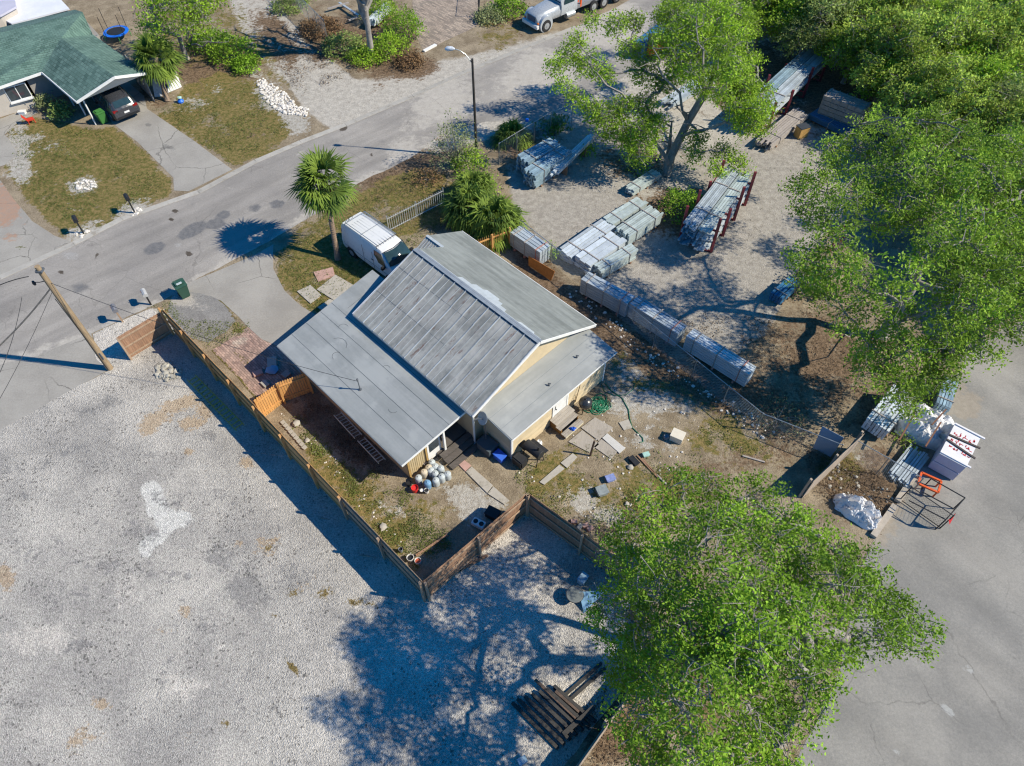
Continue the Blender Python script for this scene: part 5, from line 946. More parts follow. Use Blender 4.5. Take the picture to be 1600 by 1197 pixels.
def van():
    z = 2.0; a, b = G(531.3, 348.6, z), G(565, 330, z); c, d = G(590.7, 390, z), G(623.8, 372.6, z)
    rear = (a + b) / 2; front = (c + d) / 2; h = (front - rear); rz = math.atan2(h.y, h.x); h.z = 0; h.normalize()
    o = rear + h * 2.5; o.z = 0
    t = thing('white_van', 'white cargo van with a roof rack parked beside the house', 'van', o, rz)
    t.scale = (1.07, 1.12, 1.02)
    st = [(-2.36, .45, 1.0, 1.92, .74, .80, .66), (-2.28, .32, 1.0, 1.99, .80, .86, .70), (-1.5, .3, 1.05, 2.04, .82, .88, .72), (0.2, .3, 1.05, 2.05, .82, .88, .72), (0.95, .3, 1.05, 2.00, .82, .88, .70), (1.12, .3, 1.05, 1.93, .82, .88, .68), (1.75, .3, 1.04, 1.36, .82, .87, .74), (2.20, .3, .95, 1.16, .80, .85, .70), (2.52, .32, .80, 1.0, .74, .78, .62), (2.6, .38, .7, .82, .66, .7, .56)]
    bd = loft(st); bo = bd.build('body', CARW, t, smooth=35)
    g = MB(); N_ = 12; vs = []
    for i in range(5):
        f = i / 4; hw = .62 + .12 * f
        for j in range(N_ + 1):
            y = (j / N_ * 2 - 1); vs.append((1.20 + .60 * f + .16 * (1 - y * y) + .05 * math.sin(PI * f), y * hw, 1.93 - .56 * f + .035 * (1 - y * y) + .035 * math.sin(PI * f)))
    g.add(vs, [(i * (N_ + 1) + j, (i + 1) * (N_ + 1) + j, (i + 1) * (N_ + 1) + j + 1, i * (N_ + 1) + j + 1) for i in range(4) for j in range(N_)]); g.build('windscreen', GLASS, t, smooth=80)
    g = MB(); g.tube([(1.17, -.66, 1.93), (1.34, 0, 2.0), (1.17, .66, 1.93)], .02, 5); g.build('screen_trim', BLK, t)
    for s in (-1, 1):
        g = MB(); quadpane(g, [(0.55, s * .84, 1.18), (1.55, s * .85, 1.18), (1.12, s * .745, 1.84), (0.55, s * .745, 1.84)]); g.build('side_window', GLASS, t)
        g = MB(); g.box((1.45, s * .98, 1.2), (0.16, .2, .22)); g.build('mirror', BLK, t, bevel=.03)
        g = MB(); g.box((0.0, s * .888, .75), (4.0, .012, .05)); g.build('side_moulding', M('pale grey plastic', sc(170, 172, 175), .5), t)
        for x in (-.35, .50): g = MB(); g.box((x, s * .884, 1.1), (0.012, .012, 1.3)); g.build('door_seam', BLK, t)
        g = MB(); g.box((.42, s * .895, 1.12), (.16, .02, .03)); g.build('door_handle', BLK, t)
        for x in (-1.55, 1.78): wheel(t, x, s * .80, .33, .2); g = MB(); g.lathe((x, s * .86, .34), [(.40, -.03), (.40, .03)], 20, Matrix.Rotation(PI / 2, 3, 'X')); g.build('wheel_arch', BLK, t)
        g = MB(); quadpane(g, [(2.28, s * .58, 1.06), (2.5, s * .5, .93), (2.46, s * .74, .86), (2.22, s * .78, .98)]); g.build('headlight', plain('lamp glass', sc(210, 214, 218), .1), t)
        g = MB(); g.box((-2.35, s * .70, 1.35), (.04, .12, .5)); g.build('tail_light', plain('red lamp', sc(150, 24, 24), .2), t)
        g = MB(); g.tube([(-1.95, s * .62, 2.20), (.75, s * .60, 2.18)], .02, 6); g.tube([(-1.95, s * .70, 2.15), (.75, s * .68, 2.13)], .016, 6); g.build('rack_rail', GALV, t)
    for k in range(7): g = MB(); g.box((-.5, -.51 + k * .17, 2.066 - .012 * abs(k - 3)), (2.5, .055, .012)); g.build('roof_rib', CARW, t)
    for x in (-1.95, -.6, .75):
        g = MB(); g.tube([(x, -.70, 2.0), (x, -.68, 2.16), (x, .68, 2.16), (x, .70, 2.0)], .018, 6); g.build('rack_bar', BLK if x > 0 else GALV, t)
    g = MB(); g.tube([(-2.1, -.35, 2.04), (-2.18, -.2, 2.2), (-2.05, -.05, 2.2), (-2.0, -.2, 2.1)], .015, 5); g.build('rack_hook', BLK, t)
    g = MB(); g.box((2.58, 0, .5), (.12, 1.3, .2)); g.build('bumper', M('pale grey plastic', (0, 0, 0, 1)), t, bevel=.03)
van()
def suv():
    a = G(203, 187); h = (G(203, 187) - G(160, 145)); h.z = 0; h.normalize(); rz = math.atan2(-h.y, -h.x); o = a - h * 2.2
    t = thing('dark_suv', 'dark grey car backed out of the carport beside the green bin', 'car', o, rz); PNT = M('charcoal car paint', sc(64, 66, 72), .22, var=.06, bmp=0, spec=.7)
    t.scale = (1.12, 1.12, 1.08)
    st = [(-2.18, .42, .78, .98, .72, .78, .62), (-2.08, .3, .85, 1.12, .8, .86, .66), (-1.85, .28, .9, 1.42, .82, .88, .60), (-1.3, .28, .92, 1.52, .82, .9, .62), (.2, .28, .92, 1.54, .82, .9, .62), (.6, .28, .92, 1.46, .82, .9, .62), (1.2, .28, .9, 1.06, .82, .88, .7), (2.0, .3, .8, .9, .78, .84, .64), (2.25, .36, .62, .74, .66, .72, .54)]
    loft(st).build('body', PNT, t, smooth=35)
    g = MB(); quadpane(g, [(-2.10, .56, 1.12), (-2.10, -.56, 1.12), (-1.84, -.5, 1.44), (-1.84, .5, 1.44)]); g.build('rear_window', GLASS, t)
    g = MB(); quadpane(g, [(.68, .55, 1.46), (.68, -.55, 1.46), (1.2, -.62, 1.1), (1.2, .62, 1.1)]); g.build('windscreen', GLASS, t)
    for s in (-1, 1):
        g = MB(); quadpane(g, [(-1.6, s * .86, 1.0), (.95, s * .86, 1.0), (.45, s * .70, 1.42), (-1.5, s * .70, 1.42)]); g.build('side_window', GLASS, t)
        g = MB(); g.tube([(-1.5, s * .55, 1.60), (.1, s * .55, 1.60)], .02, 5); g.build('roof_rail', BLK, t)
        g = MB(); g.box((-2.12, s * .64, .93), (.12, .34, .16)); g.build('tail_light', plain('red lamp', (0, 0, 0, 1)), t, bevel=.02)
        for x in (-1.35, 1.4): wheel(t, x, s * .78, .33, .2)
        g = MB(); g.box((.75, s * .97, 1.02), (.14, .16, .14)); g.build('mirror', PNT, t)
    g = MB(); g.box((-2.2, 0, .72), (.02, .34, .12)); g.build('number_plate', WHITE, t)
    g = MB(); g.box((-2.19, 0, .45), (.1, 1.4, .14)); g.build('bumper', BLK, t, bevel=.03)
suv()
def truck():
    fl = G(812, 34); h = (G(842, 42) - G(940, 2)); h.z = 0; h.normalize(); rz = math.atan2(h.y, h.x); o = G(828, 34) - h * 1.6 + Vector((h.y, -h.x, 0)) * -1.1
    t = thing('utility_truck', 'silver bonneted truck with an orange boom frame at the top edge', 'truck', o, rz); t.scale = (.94, .94, .94); SIL = M('silver truck paint', sc(188, 194, 200), .3, var=.05, metal=.2, bmp=0)
    loft([(-.3, .7, 1.3, 1.75, .9, 1.0, .85), (1.3, .7, 1.25, 1.62, .85, .95, .72), (2.3, .65, 1.1, 1.45, .8, .9, .62), (2.5, .6, 1.0, 1.3, .75, .85, .56)]).build('bonnet', SIL, t, smooth=35)
    loft([(-2.0, .8, 1.6, 2.6, 1.0, 1.05, .85), (-.6, .8, 1.6, 2.62, 1.0, 1.05, .85), (-.1, .8, 1.6, 2.1, 1.0, 1.05, .9)]).build('cab', SIL, t, smooth=35)
    g = MB(); quadpane(g, [(-.5, .75, 2.5), (-.5, -.75, 2.5), (-.05, -.85, 1.85), (-.05, .85, 1.85)]); g.build('windscreen', GLASS, t)
    g = MB(); g.box((2.54, 0, 1.05), (.08, 1.0, .5)); g.build('grille', plain('blue grey grille', sc(50, 80, 110), .4), t)
    g = MB(); g.box((2.62, 0, .55), (.3, 2.1, .32)); g.build('bumper', WHITE, t, bevel=.04)
    for s in (-1, 1):
        g = MB(); g.lathe((1.7, s * .95, .62), [(.72, -.2), (.74, 0), (.72, .2)], 18, Matrix.Rotation(PI / 2, 3, 'X')); g.build('wing', SIL, t, smooth=True)
        wheel(t, 1.72, s * 1.08, .52, .28, .55)
        for x in (-4.0, -5.3, -7): wheel(t, x, s * 1.05, .52, .32, .55)
        g = MB(); g.box((2.5, s * .86, .82), (.1, .16, .14)); g.build('headlight', plain('amber lamp', sc(220, 120, 50), .3), t)
        g = MB(); quadpane(g, [(-1.6, s * 1.06, 1.7), (-.4, s * 1.06, 1.7), (-.6, s * .93, 2.4), (-1.6, s * .93, 2.4)]); g.build('side_window', GLASS, t)
        g = MB(); g.lathe((-1.2, s * 1.0, .62), [(.25, -.5), (.25, .5)], 12, Matrix.Rotation(PI / 2, 3, 'Y')); g.build('fuel_tank', GALV, t, smooth=True)
    g = MB(); g.box((-4.6, 0, 1.0), (5.6, 2.0, .3)); g.build('flat_bed', M('grey deck', sc(130, 132, 138), .7), t)
    g = MB()
    for y in (-.95, -.55, .55, .95): g.box((-2.5, y, 1.9), (.14, .12, 2.0))
    for z in (1.0, 1.5, 2.0, 2.5): g.box((-2.5, 0, z), (.12, 1.9, .12))
    g.build('boom_frame', M('orange steel', sc(220, 92, 36), .5, var=.15), t)
truck()
# ------------------------------------------------------------------ POLES, LAMP, WIRES, MAILBOXES
def utility_pole():
    b = G(172, 576); tp = G(55, 413, 7.55); tp = Vector((b.x + .12, b.y - .05, 7.55)); t = thing('utility_pole', 'round brown wooden utility pole leaning over the street at the left', 'utility pole', b)
    m = MB(); m.tube([b, b.lerp(tp, .5), tp], [.17, .145, .12], 12); m.build('shaft', M('pole wood', sc(150, 130, 104), .9, var=.3, scale=4, bmp=.4, stretch=(5, 5, .4)), t, smooth=True, world=True)
    m = MB(); m.box(tp - Vector((0, 0, .25)), (.30, .30, .10)); m.build('pole_band', M('vent grey', (0, 0, 0, 1)), t, world=True); m = MB(); m.box(b.lerp(tp, .16) + Vector((.1, -.12, 0)), (.08, .05, .5)); m.build('pole_hardware', M('vent grey', (0, 0, 0, 1)), t, world=True)
    arm = [tp - Vector((0, 0, 1.2)), tp + Vector((-1.2, .1, -1.0)), tp + Vector((-1.6, .35, -.95))]
    WI = M('black cable', sc(46, 48, 52), .6)
    def wire(lab, a, c, sag, r=.014, name='overhead_wire', n=14):
        m = MB(); m.tube([a.lerp(c, k / n) - Vector((0, 0, sag * 4 * (k / n) * (1 - k / n))) for k in range(n + 1)], r, 5); m.single(name, WI, lab, 'wire', smooth=True)
    wire('overhead cable from the pole down to the metal mast on the left house roof', tp - Vector((0, 0, 1.0)), HL(-9.05, -1.35, 3.0), .5, .012)
    wire('thick cable bundle leaving the pole toward the lower left frame edge', tp - Vector((0, 0, 1.3)), G(-60, 590, 5.6), .25, .035)
    wire('thin cable dropping from the pole to the left frame edge, lowest of them', tp - Vector((0, 0, 1.45)), G(-40, 690, 5.2), .2, .012)
    wire('thin cable swinging along the top of the road at the left frame edge', tp - Vector((.0, 0, 1.2)) + Vector((-1.2, -.6, -.2)), G(-20, 620, 5.4), .3, .014)
    wire('slack cable from the pole looping toward the street lamp head', G(45, 432, 6.6), G(-30, 462, 6.6), -.15, .022)
    m = MB(); m.tube([b + Vector((.0, -.2, 5.6)), b + Vector((.05, -.2, 3)), b + Vector((.02, -.18, .1))], .02, 5); m.build('conduit', WI, t, world=True)
    m = MB(); c = G(52, 441, 6.4); m.tube([tp - Vector((0, 0, .9)), c + Vector((.3, 0, 0)), c], .02, 5); m.lathe(c - Vector((0, 0, .18)), [(.05, 0), (.08, .1), (.05, .24)], 8); m.build('wire_clamp', WI, t, world=True)
utility_pole()
def street_lamp():
    b = G(745, 246); t = thing('street_lamp', 'tall dark street lamp post with a single curved arm behind the feathery shrub', 'street lamp', b)
    tp = G(737, 90, 7.1); tp = Vector((b.x, b.y, 7.1)); m = MB(); m.tube([b, tp], [.10, .07], 10); m.build('post', M('dark lamp steel', sc(62, 58, 56), .6, var=.2), t, smooth=True, world=True)
    e = tp + Vector((-1.05, .12, .55)); m = MB(); m.tube([tp - Vector((0, 0, .3)), tp + Vector((-.4, .04, .25)), tp + Vector((-.75, .08, .48)), e], .03, 7); m.build('arm', GALV, t, smooth=True, world=True)
    m = MB(); m.tube([e, e + Vector((-.15, .02, .02)), e + Vector((-.45, .05, 0)), e + Vector((-.6, .06, -.03))], [.05, .13, .15, .06], 10); m.build('lamp_head', M('pale lamp housing', sc(200, 206, 214), .4), t, smooth=True, world=True)
street_lamp()
def mailbox(lab, u, v, hpost, rz, mat, post=None):
    b = G(u, v); t = thing('mailbox', lab, 'mailbox', b, rz, 'roadside mailboxes')
    m = MB(); m.box((0, 0, hpost / 2), (.09, .09, hpost)); m.build('post', post or BLK, t)
    m = MB(); pr = [(.13, 0), (.13, .13), (.10, .21), (0, .25), (-.10, .21), (-.13, .13), (-.13, 0)]
    vs = [(x, y, hpost + z) for x in (-.27, .27) for y, z in pr]; m.add(vs, [tuple(range(7)), tuple(range(13, 6, -1))] + [(i, 7 + i, 7 + (i + 1) % 7, (i + 1) % 7) for i in range(7)]); m.build('box', mat, t)
    m = MB(); m.box((.278, 0, hpost + .11), (.012, .22, .2)); m.build('door', mat, t)
    m = MB(); m.box((.1, .145, hpost + .18), (.03, .01, .14)); m.build('flag', plain('red lamp', (0, 0, 0, 1)), t)
MG = M('grey mailbox metal', sc(120, 120, 126), .5, var=.2)
mailbox('black mailbox on a post among white rocks, nearest the tall front driveway', 131, 365, 1.05, .6 + PI * 1.5, BLK)
mailbox('black mailbox at the far verge between the two driveways, higher up the road', 211, 333, 1.15, .6 + PI * 1.5, BLK)
mailbox('grey-brown mailbox on the near verge beside the white gravel', 192, 503, 1.0, .6 + PI * .5, MG, W_GRY)
mailbox('low white-faced mailbox by the dry grass near the green cart', 236, 476, .85, .6 + PI * .5, M('white mailbox', sc(180, 180, 180), .5), BLK)
# ------------------------------------------------------------------ WHEELED BINS
def wheelie(lab, u, v, rz, mat, lidmat, k=1.0, group='wheeled rubbish carts'):
    t = thing('wheeled_cart', lab, 'rubbish cart', G(u, v), rz, group)
    m = MB(); z = [0.06, .95]; a = [(.22, .24), (.30, .33)]
    vs = []
    for (hx, hy), zz in zip(a, z): vs += [(-hx * k, -hy * k, zz * k), (hx * k, -hy * k, zz * k), (hx * k, hy * k, zz * k), (-hx * k, hy * k, zz * k)]
    m.add(vs, [(3, 2, 1, 0), (4, 5, 6, 7), (0, 1, 5, 4), (1, 2, 6, 5), (2, 3, 7, 6), (3, 0, 4, 7)]); m.build('body', mat, t, bevel=.025)
    m = MB(); m.slab([(-.34 * k, -.35 * k, 1.02 * k), (.34 * k, -.35 * k, 1.00 * k), (.34 * k, .35 * k, 1.00 * k), (-.34 * k, .35 * k, 1.06 * k)], .05); m.box((-.05 * k, 0, 1.06 * k), (.4 * k, .5 * k, .05)); lo = m.build('lid', lidmat, t, bevel=.02)
    m = MB(); m.tube([(-.42 * k, -.26 * k, .98 * k), (-.42 * k, .26 * k, .98 * k)], .02, 6); m.box((-.38 * k, -.22 * k, .98 * k), (.1, .03, .03)); m.box((-.38 * k, .22 * k, .98 * k), (.1, .03, .03)); m.build('handle', mat, t)
    for s in (-1, 1):
        m = MB(); m.lathe((-.24 * k, s * .27 * k, .13), [(.12, -.025), (.13, 0), (.12, .025)], 14, Matrix.Rotation(PI / 2, 3, 'X')); m.build('wheel', TYRE, t)
    return t, lo
GRN = M('dark green plastic', sc(50, 84, 72), .55, var=.1); GRN2 = M('mid green plastic', sc(66, 124, 62), .55, var=.1)
t_, l_ = wheelie('dark green wheeled rubbish cart at the road edge by the tar patch', 290, 463, -.9, GRN, GRN)
m = MB(); m.box((.06, 0, 1.093), (.16, .30, .006)); m.build('sticker', M('white sticker', sc(190, 200, 200), .5), l_)
wheelie('bright green wheeled rubbish cart beside the dark car', 163, 192, -.7, GRN2, GRN2, .9)
# ------------------------------------------------------------------ STORAGE YARD: steel bundles and racks
ST1 = M('zinc grey steel', sc(172, 182, 190), .45, metal=.15, var=.18, scale=3, stretch=(.4, .4, 2), bmp=.1, isl=.3); ST2 = M('blue grey steel', sc(140, 164, 178), .45, metal=.2, var=.22, scale=3, bmp=.1, isl=.35); ST3 = M('pale green steel', sc(178, 190, 190), .4, metal=.15, var=.15, scale=3, bmp=.1, isl=.25)
ST4 = M('bright zinc sheet', sc(196, 205, 212), .4, metal=.15, var=.12, scale=3, bmp=.05, isl=.3); CRIB = M('cribbing timber', sc(150, 118, 96), .85, var=.25, scale=5); CRIBP = M('pink cribbing ends', sc(176, 128, 118), .85, var=.2, scale=5); REDST = M('dark red rack steel', sc(128, 52, 60), .55, var=.2, scale=4)
BRW = M('greyed plank ends', sc(160, 152, 146), .85, var=.18, scale=5)
def bundle(name, label, quad, ztop, zbot, nx, nz, mat, cat='steel bundle', group=None, crib=CRIB, cribs=3, straps=2, jag=.0, gapx=.006, channel=False, seed=0, part='tube_row', zq=None):
    """quad: four photographed corners of the top face, long side first; tubes run along the long side"""
    r = random.Random(seed + nx * 7 + nz); p = [G(u, v, zq or ztop) for u, v in quad]
    for q in p: q.z = 0
    c = sum(p, Vector()) / 4; a = ((p[0] + p[3]) / 2); b = ((p[1] + p[2]) / 2); d = b - a; L = d.length; d /= L; s = Vector((-d.y, d.x, 0)); W_ = abs(((p[3] + p[2]) / 2 - (p[0] + p[1]) / 2).dot(s))
    t = thing(name, label, cat, (c.x, c.y, 0), 0, group); hz = (ztop - zbot) / nz; wx = W_ / nx
    for k in range(nz):
        m = MB(); z = zbot + (k + .5) * hz + .0
        for i in range(nx):
            o = c + s * ((i + .5) * wx - W_ / 2 + r.uniform(-.012, .012)); j1, j2 = r.uniform(-jag, jag), r.uniform(-jag, jag); A = o - d * (L / 2 + j1) + Vector((0, 0, z)); B = o + d * (L / 2 + j2) + Vector((0, 0, z))
            if channel:
                m.beam(A - Vector((0, 0, hz * .36)), B - Vector((0, 0, hz * .36)), wx * .9, hz * .12); m.beam(A + s * wx * .42, B + s * wx * .42, wx * .08, hz * .8); m.beam(A - s * wx * .42, B - s * wx * .42, wx * .08, hz * .8)
            else: m.beam(A, B + Vector((0, 0, r.uniform(-.006, .006))), wx * .93 - gapx - r.uniform(0, .03), hz * .9 - .006)
        m.build(part, mat, t, world=True)
    for k in range(cribs):
        f = (k + .5) / cribs - .5; o = c + d * L * f
        if zbot > .06: m = MB(); m.beam(o - s * (W_ / 2 + .04) + Vector((0, 0, zbot / 2)), o + s * (W_ / 2 + .04) + Vector((0, 0, zbot / 2)), .10, zbot - .01); m.build('bearer', crib, t, world=True)
    for k in range(straps):
        f = (k + .5) / straps - .5; o = c + d * (L * f * 1.1); m = MB(); zz = Vector((0, 0, ztop + .012)); m.beam(o - s * (W_ / 2 + .05) + zz, o + s * (W_ / 2 + .05) + zz, .06, .03)
        m.beam(o - s * (W_ / 2 + .012) + zz, o - s * (W_ / 2 + .012) + Vector((0, 0, zbot)), .02, .05); m.beam(o + s * (W_ / 2 + .012) + zz, o + s * (W_ / 2 + .012) + Vector((0, 0, zbot)), .02, .05); m.build('strap', CRIBP if (crib is CRIBP and k == straps - 1) else BRW, t, world=True)
    return t, c, d, s, L, W_
BG = 'steel bundles stored in the yard'
for lab, q, nx, mt in (('first long steel bundle along the chain link fence, nearest the leaning orange board', ((918, 422), (992, 462), (980, 475), (910, 438)), 3, ST1), ('second long steel bundle along the fence with open slots on top', ((996, 461), (1075, 508), (1058, 522), (986, 474)), 5, ST1), ('last and longest steel bundle along the chain link fence', ((1084, 513), (1183, 572), (1170, 586), (1073, 524)), 5, ST4), ('steel bundle behind the orange picket piece, closest to the fan palms', ((812, 350), (858, 382), (846, 396), (798, 364)), 4, ST1)):
    bundle('steel_bundle', lab, q, 1.25, .16, nx, 6, mt, group=BG, crib=CRIBP, cribs=3, straps=3)
for lab, q, zt, nx, nz, mt, ch in (('blue grey steel pile top left of the yard, next to the gate rails', ((810, 240), (862, 213), (876, 226), (822, 256)), 1.3, 6, 6, ST2, False), ('tall pile of blue steel channels with long pipes beside it', ((820, 262), (880, 225), (892, 238), (836, 276)), 1.2, 7, 5, ST2, False),
        ('upper right flat stack of zinc sheets in the middle of the yard', ((942, 338), (997, 306), (1010, 318), (958, 352)), .7, 3, 6, ST3, False), ('stack of pale steel profiles right of the middle of the yard', ((960, 352), (1020, 320), (1030, 333), (986, 372)), .95, 8, 4, ST3, False),
        ('long green grey sheet stack reaching toward the fence, left of the crate', ((874, 384), (942, 342), (958, 354), (892, 406)), .75, 5, 6, ST4, False), ('wide open steel tray stack with timber cross bars in the middle of the yard', ((896, 400), (955, 360), (978, 377), (925, 414)), .9, 3, 6, ST4, False),
        ('steel stack with cream slatted sides, nearest the house of the yard stacks', ((926, 412), (988, 380), (993, 390), (944, 424)), .85, 4, 4, ST3, False), ('small stack of zinc pipes at the foot of the yard tree', ((977, 290), (1022, 262), (1032, 272), (990, 300)), .5, 6, 3, ST3, False)):
    bundle('steel_stack', lab, q, zt, .12, nx, nz, mt, group=BG, channel=ch, jag=.12, cribs=3, straps=2)
bundle('pipe_stack', 'slim stack of very long bright pipes pointing up to the road from the blue pile', ((862, 262), (922, 208), (928, 213), (870, 272)), 1.0, .7, 4, 2, ST4, group=BG, cribs=2, straps=0, jag=.3)
bundle('timber_stack', 'long grey-brown boarded stack against the wood at the back of the yard', ((1288, 150), (1352, 172), (1362, 162), (1298, 136)), 1.9, .2, 4, 5, BRW, 'timber stack', BG, cribs=4, straps=6)
bundle('steel_stack', 'second boarded stack end half hidden behind the leaves at the back', ((1365, 168), (1420, 196), (1425, 180), (1372, 156)), 1.6, .2, 4, 4, BRW, group=BG)
bundle('steel_stack', 'long low blue tarped channels in front of the boarded stack', ((1268, 180), (1330, 210), (1338, 196), (1276, 166)), .5, .1, 5, 2, M('blue steel', sc(58, 112, 150), .5, metal=.2, var=.2), group=BG, straps=1)
bundle('steel_stack', 'pale steel bundle with long slats under the right tree crown, beside the white tarp', ((1352, 652), (1398, 602), (1430, 618), (1392, 676)), 1.0, .2, 7, 5, ST4, group=BG)
bundle('steel_stack', 'flat spread of grey channel profiles in front of the white tarp heap', ((1380, 742), (1420, 700), (1452, 712), (1425, 756)), .28, .08, 8, 2, ST1, group=BG, jag=.25, straps=0)
bundle('steel_stack', 'grey blue steel bundle at the lot edge above the white tarp heap', ((1460, 632), (1478, 588), (1497, 596), (1490, 634)), .9, .15, 5, 4, ST2, group=BG)
bundle('steel_stack', 'dark blue sheet bundle at the left side of the sparse tree in the dirt yard', ((1205, 455), (1235, 430), (1250, 442), (1222, 468)), .7, .15, 4, 4, M('blue steel', (0, 0, 0, 1)), group=BG)
def rack(label, a, b, n, hgt, depth, levels):
    a, b = G(*a), G(*b); t = thing('steel_rack', label, 'storage rack', a); d = (b - a); L = d.length; d /= L; s = Vector((-d.y, d.x, 0))
    for k in range(n):
        o = a + d * L * k / (n - 1); 
        for q in (-1, 1): m = MB(); m.beam(o + s * depth * q, o + s * depth * q + Vector((0, 0, hgt * (1 if (k + q) % 3 else .82))), .12, .16); m.build('upright', REDST, t, world=True)
        m = MB(); m.beam(o - s * depth, o + s * depth, .14, .12); m.build('foot', REDST, t, world=True)
        for z in levels: m = MB(); m.beam(o - s * depth + Vector((0, 0, z + .05)), o + s * depth + Vector((0, 0, z + .05)), .09, .10); m.build('arm', REDST, t, world=True)
    m = MB(); m.beam(a + s * depth + Vector((0, 0, .25)), b + s * depth + Vector((0, 0, hgt * .8)), .06, .06); m.build('brace', REDST, t, world=True)
    return a, d, s, L
def on_rack(R, label, side, z, wd, nx, nz, hz, mat, ext=.6, off=.0, jag=.2, ch=False):
    a, d, s, L = R; c = a + d * L / 2 + s * side * (wd / 2 + .02 + off); t = thing('steel_profiles', label, 'steel profiles', (c.x, c.y, z), 0, BG); r = random.Random(int(z * 100) + nx)
    for k in range(nz):
        m = MB()
        for i in range(nx):
            o = c + s * ((i + .5) / nx - .5) * wd + Vector((0, 0, z + (k + .5) * hz)); m.beam(o - d * (L / 2 + ext + r.uniform(-jag, jag)), o + d * (L / 2 + ext + r.uniform(-jag, jag)), wd / nx * .84, hz * .86)
        m.build('profile_row', mat, t, world=True)
    for f in (-.3, .25): m = MB(); o = c + d * L * f + Vector((0, 0, z + nz * hz + .02)); m.beam(o - s * wd * .5, o + s * wd * .5, .07, .04); m.build('cross_bar', BRW, t, world=True)
R1 = rack('dark red cantilever rack full of steel profiles below the yard tree', (1086, 384), (1140, 312), 4, 2.6, 1.05, (.35, 1.0, 1.6))
for i, (lab, sd_, z, wd, nx, nz, hz, mt) in enumerate((('wide grey studs on the top left arms of the red rack', 1, 1.7, .9, 8, 2, .09, ST1), ('pale pipes on the top right arms of the red rack', -1, 1.7, .8, 5, 1, .12, ST3), ('blue studs on the middle left arms of the red rack', 1, 1.1, .9, 6, 3, .09, ST2), ('bright loose pipes on the middle right arms of the red rack', -1, 1.1, .95, 7, 2, .1, ST4), ('pipes lowest on the right of the red rack', -1, .45, .95, 6, 3, .12, ST4), ('profiles lowest on the left of the red rack', 1, .45, .9, 6, 3, .1, ST2))):
    on_rack(R1, lab, sd_, z, wd, nx, nz, hz, mt, ext=.55, jag=.35)
R2 = rack('dark red rack at the back of the yard close to the wood', (1178, 200), (1262, 120), 4, 2.4, 1.0, (.4, 1.1, 1.7))
for lab, sd_, z, wd, nx, nz, hz, mt in (('shiny blue profiles on the upper left arms of the far red rack', 1, 1.8, .9, 6, 2, .1, ST2), ('zinc pipes on the upper right arms of the far red rack', -1, 1.8, .9, 7, 2, .1, ST1), ('pale pipes on the lower right arms of the far red rack', -1, 1.2, .95, 6, 3, .1, ST4), ('steel on the lower left arms of the far red rack', 1, 1.2, .9, 6, 3, .1, ST2)):
    on_rack(R2, lab, sd_, z, wd, nx, nz, hz, mt, ext=.6, jag=.5)
m = MB(); a = G(1294, 395); m.beam(a, a + Vector((.35, .2, 2.0)), .14, .2); m.beam(a + Vector((.1, 0, 0)), a + Vector((.6, .1, 1.2)), .08, .08); m.single('steel_post', REDST, 'lone dark red steel post leaning at the left edge of the sparse tree', 'post')
def crate_box(name, label, u, v, sx, sy, sz, rz, mat, lid=None, cat='box', bev=.02):
    t = thing(name, label, cat, G(u, v), rz); m = MB(); m.box((0, 0, sz / 2), (sx, sy, sz)); m.build('body', mat, t, bevel=bev); m = MB(); m.box((0, 0, sz + .02), (sx + .05, sy + .05, .05)); m.build('lid', lid or mat, t, bevel=.01); return t
crate_box('fuel_box', 'small yellow fronted dark topped box by the far rack', 1250, 213, .8, .6, .8, .4, M('ochre box', sc(190, 150, 90), .7, var=.2), M('dark lid', sc(60, 66, 74), .6))
def panel(name, label, quad, zs, mat, cat='panel', th=.03, z0=None):
    P_ = [G(u, v, z) for (u, v), z in zip(quad, zs)]; m = MB(); nr = (P_[1] - P_[0]).cross(P_[2] - P_[0]).normalized() * th / 2
    if nr.z < 0: P_ = P_[::-1]; nr = (P_[1] - P_[0]).cross(P_[2] - P_[0]).normalized() * th / 2
    m.add([p - nr for p in P_] + [p + nr for p in P_], [(3, 2, 1, 0), (4, 5, 6, 7)] + [(i, (i + 1) % 4, 4 + (i + 1) % 4, 4 + i) for i in range(4)]); return m.single(name, mat, label, cat)
panel('orange_board', 'rusty orange board leaning beside the first steel bundle', ((826, 400), (867, 424), (861, 439), (826, 415)), (.75, .75, .03, .03), M('rusty orange board', sc(176, 116, 60), .75, var=.25), 'board')
panel('sheet_metal', 'blue-grey panel leaning in shade against the fence end', ((1285, 666), (1319, 684), (1298, 714), (1270, 700)), (1.2, 1.2, .05, .05), M('blue grey panel', sc(150, 160, 176), .5, var=.06))
panel('corrugated_sheet', 'corrugated white panel leaning beside the carport palm trunk', ((262, 112), (274, 108), (284, 136), (262, 145)), (1.3, 1.3, .03, .03), WHITE); panel('corrugated_sheet', 'white sheet leaning between the carport and the palm', ((236, 122), (249, 120), (254, 150), (242, 152)), (1.3, 1.3, .03, .03), M('grey white sheet', sc(190, 190, 190), .6))
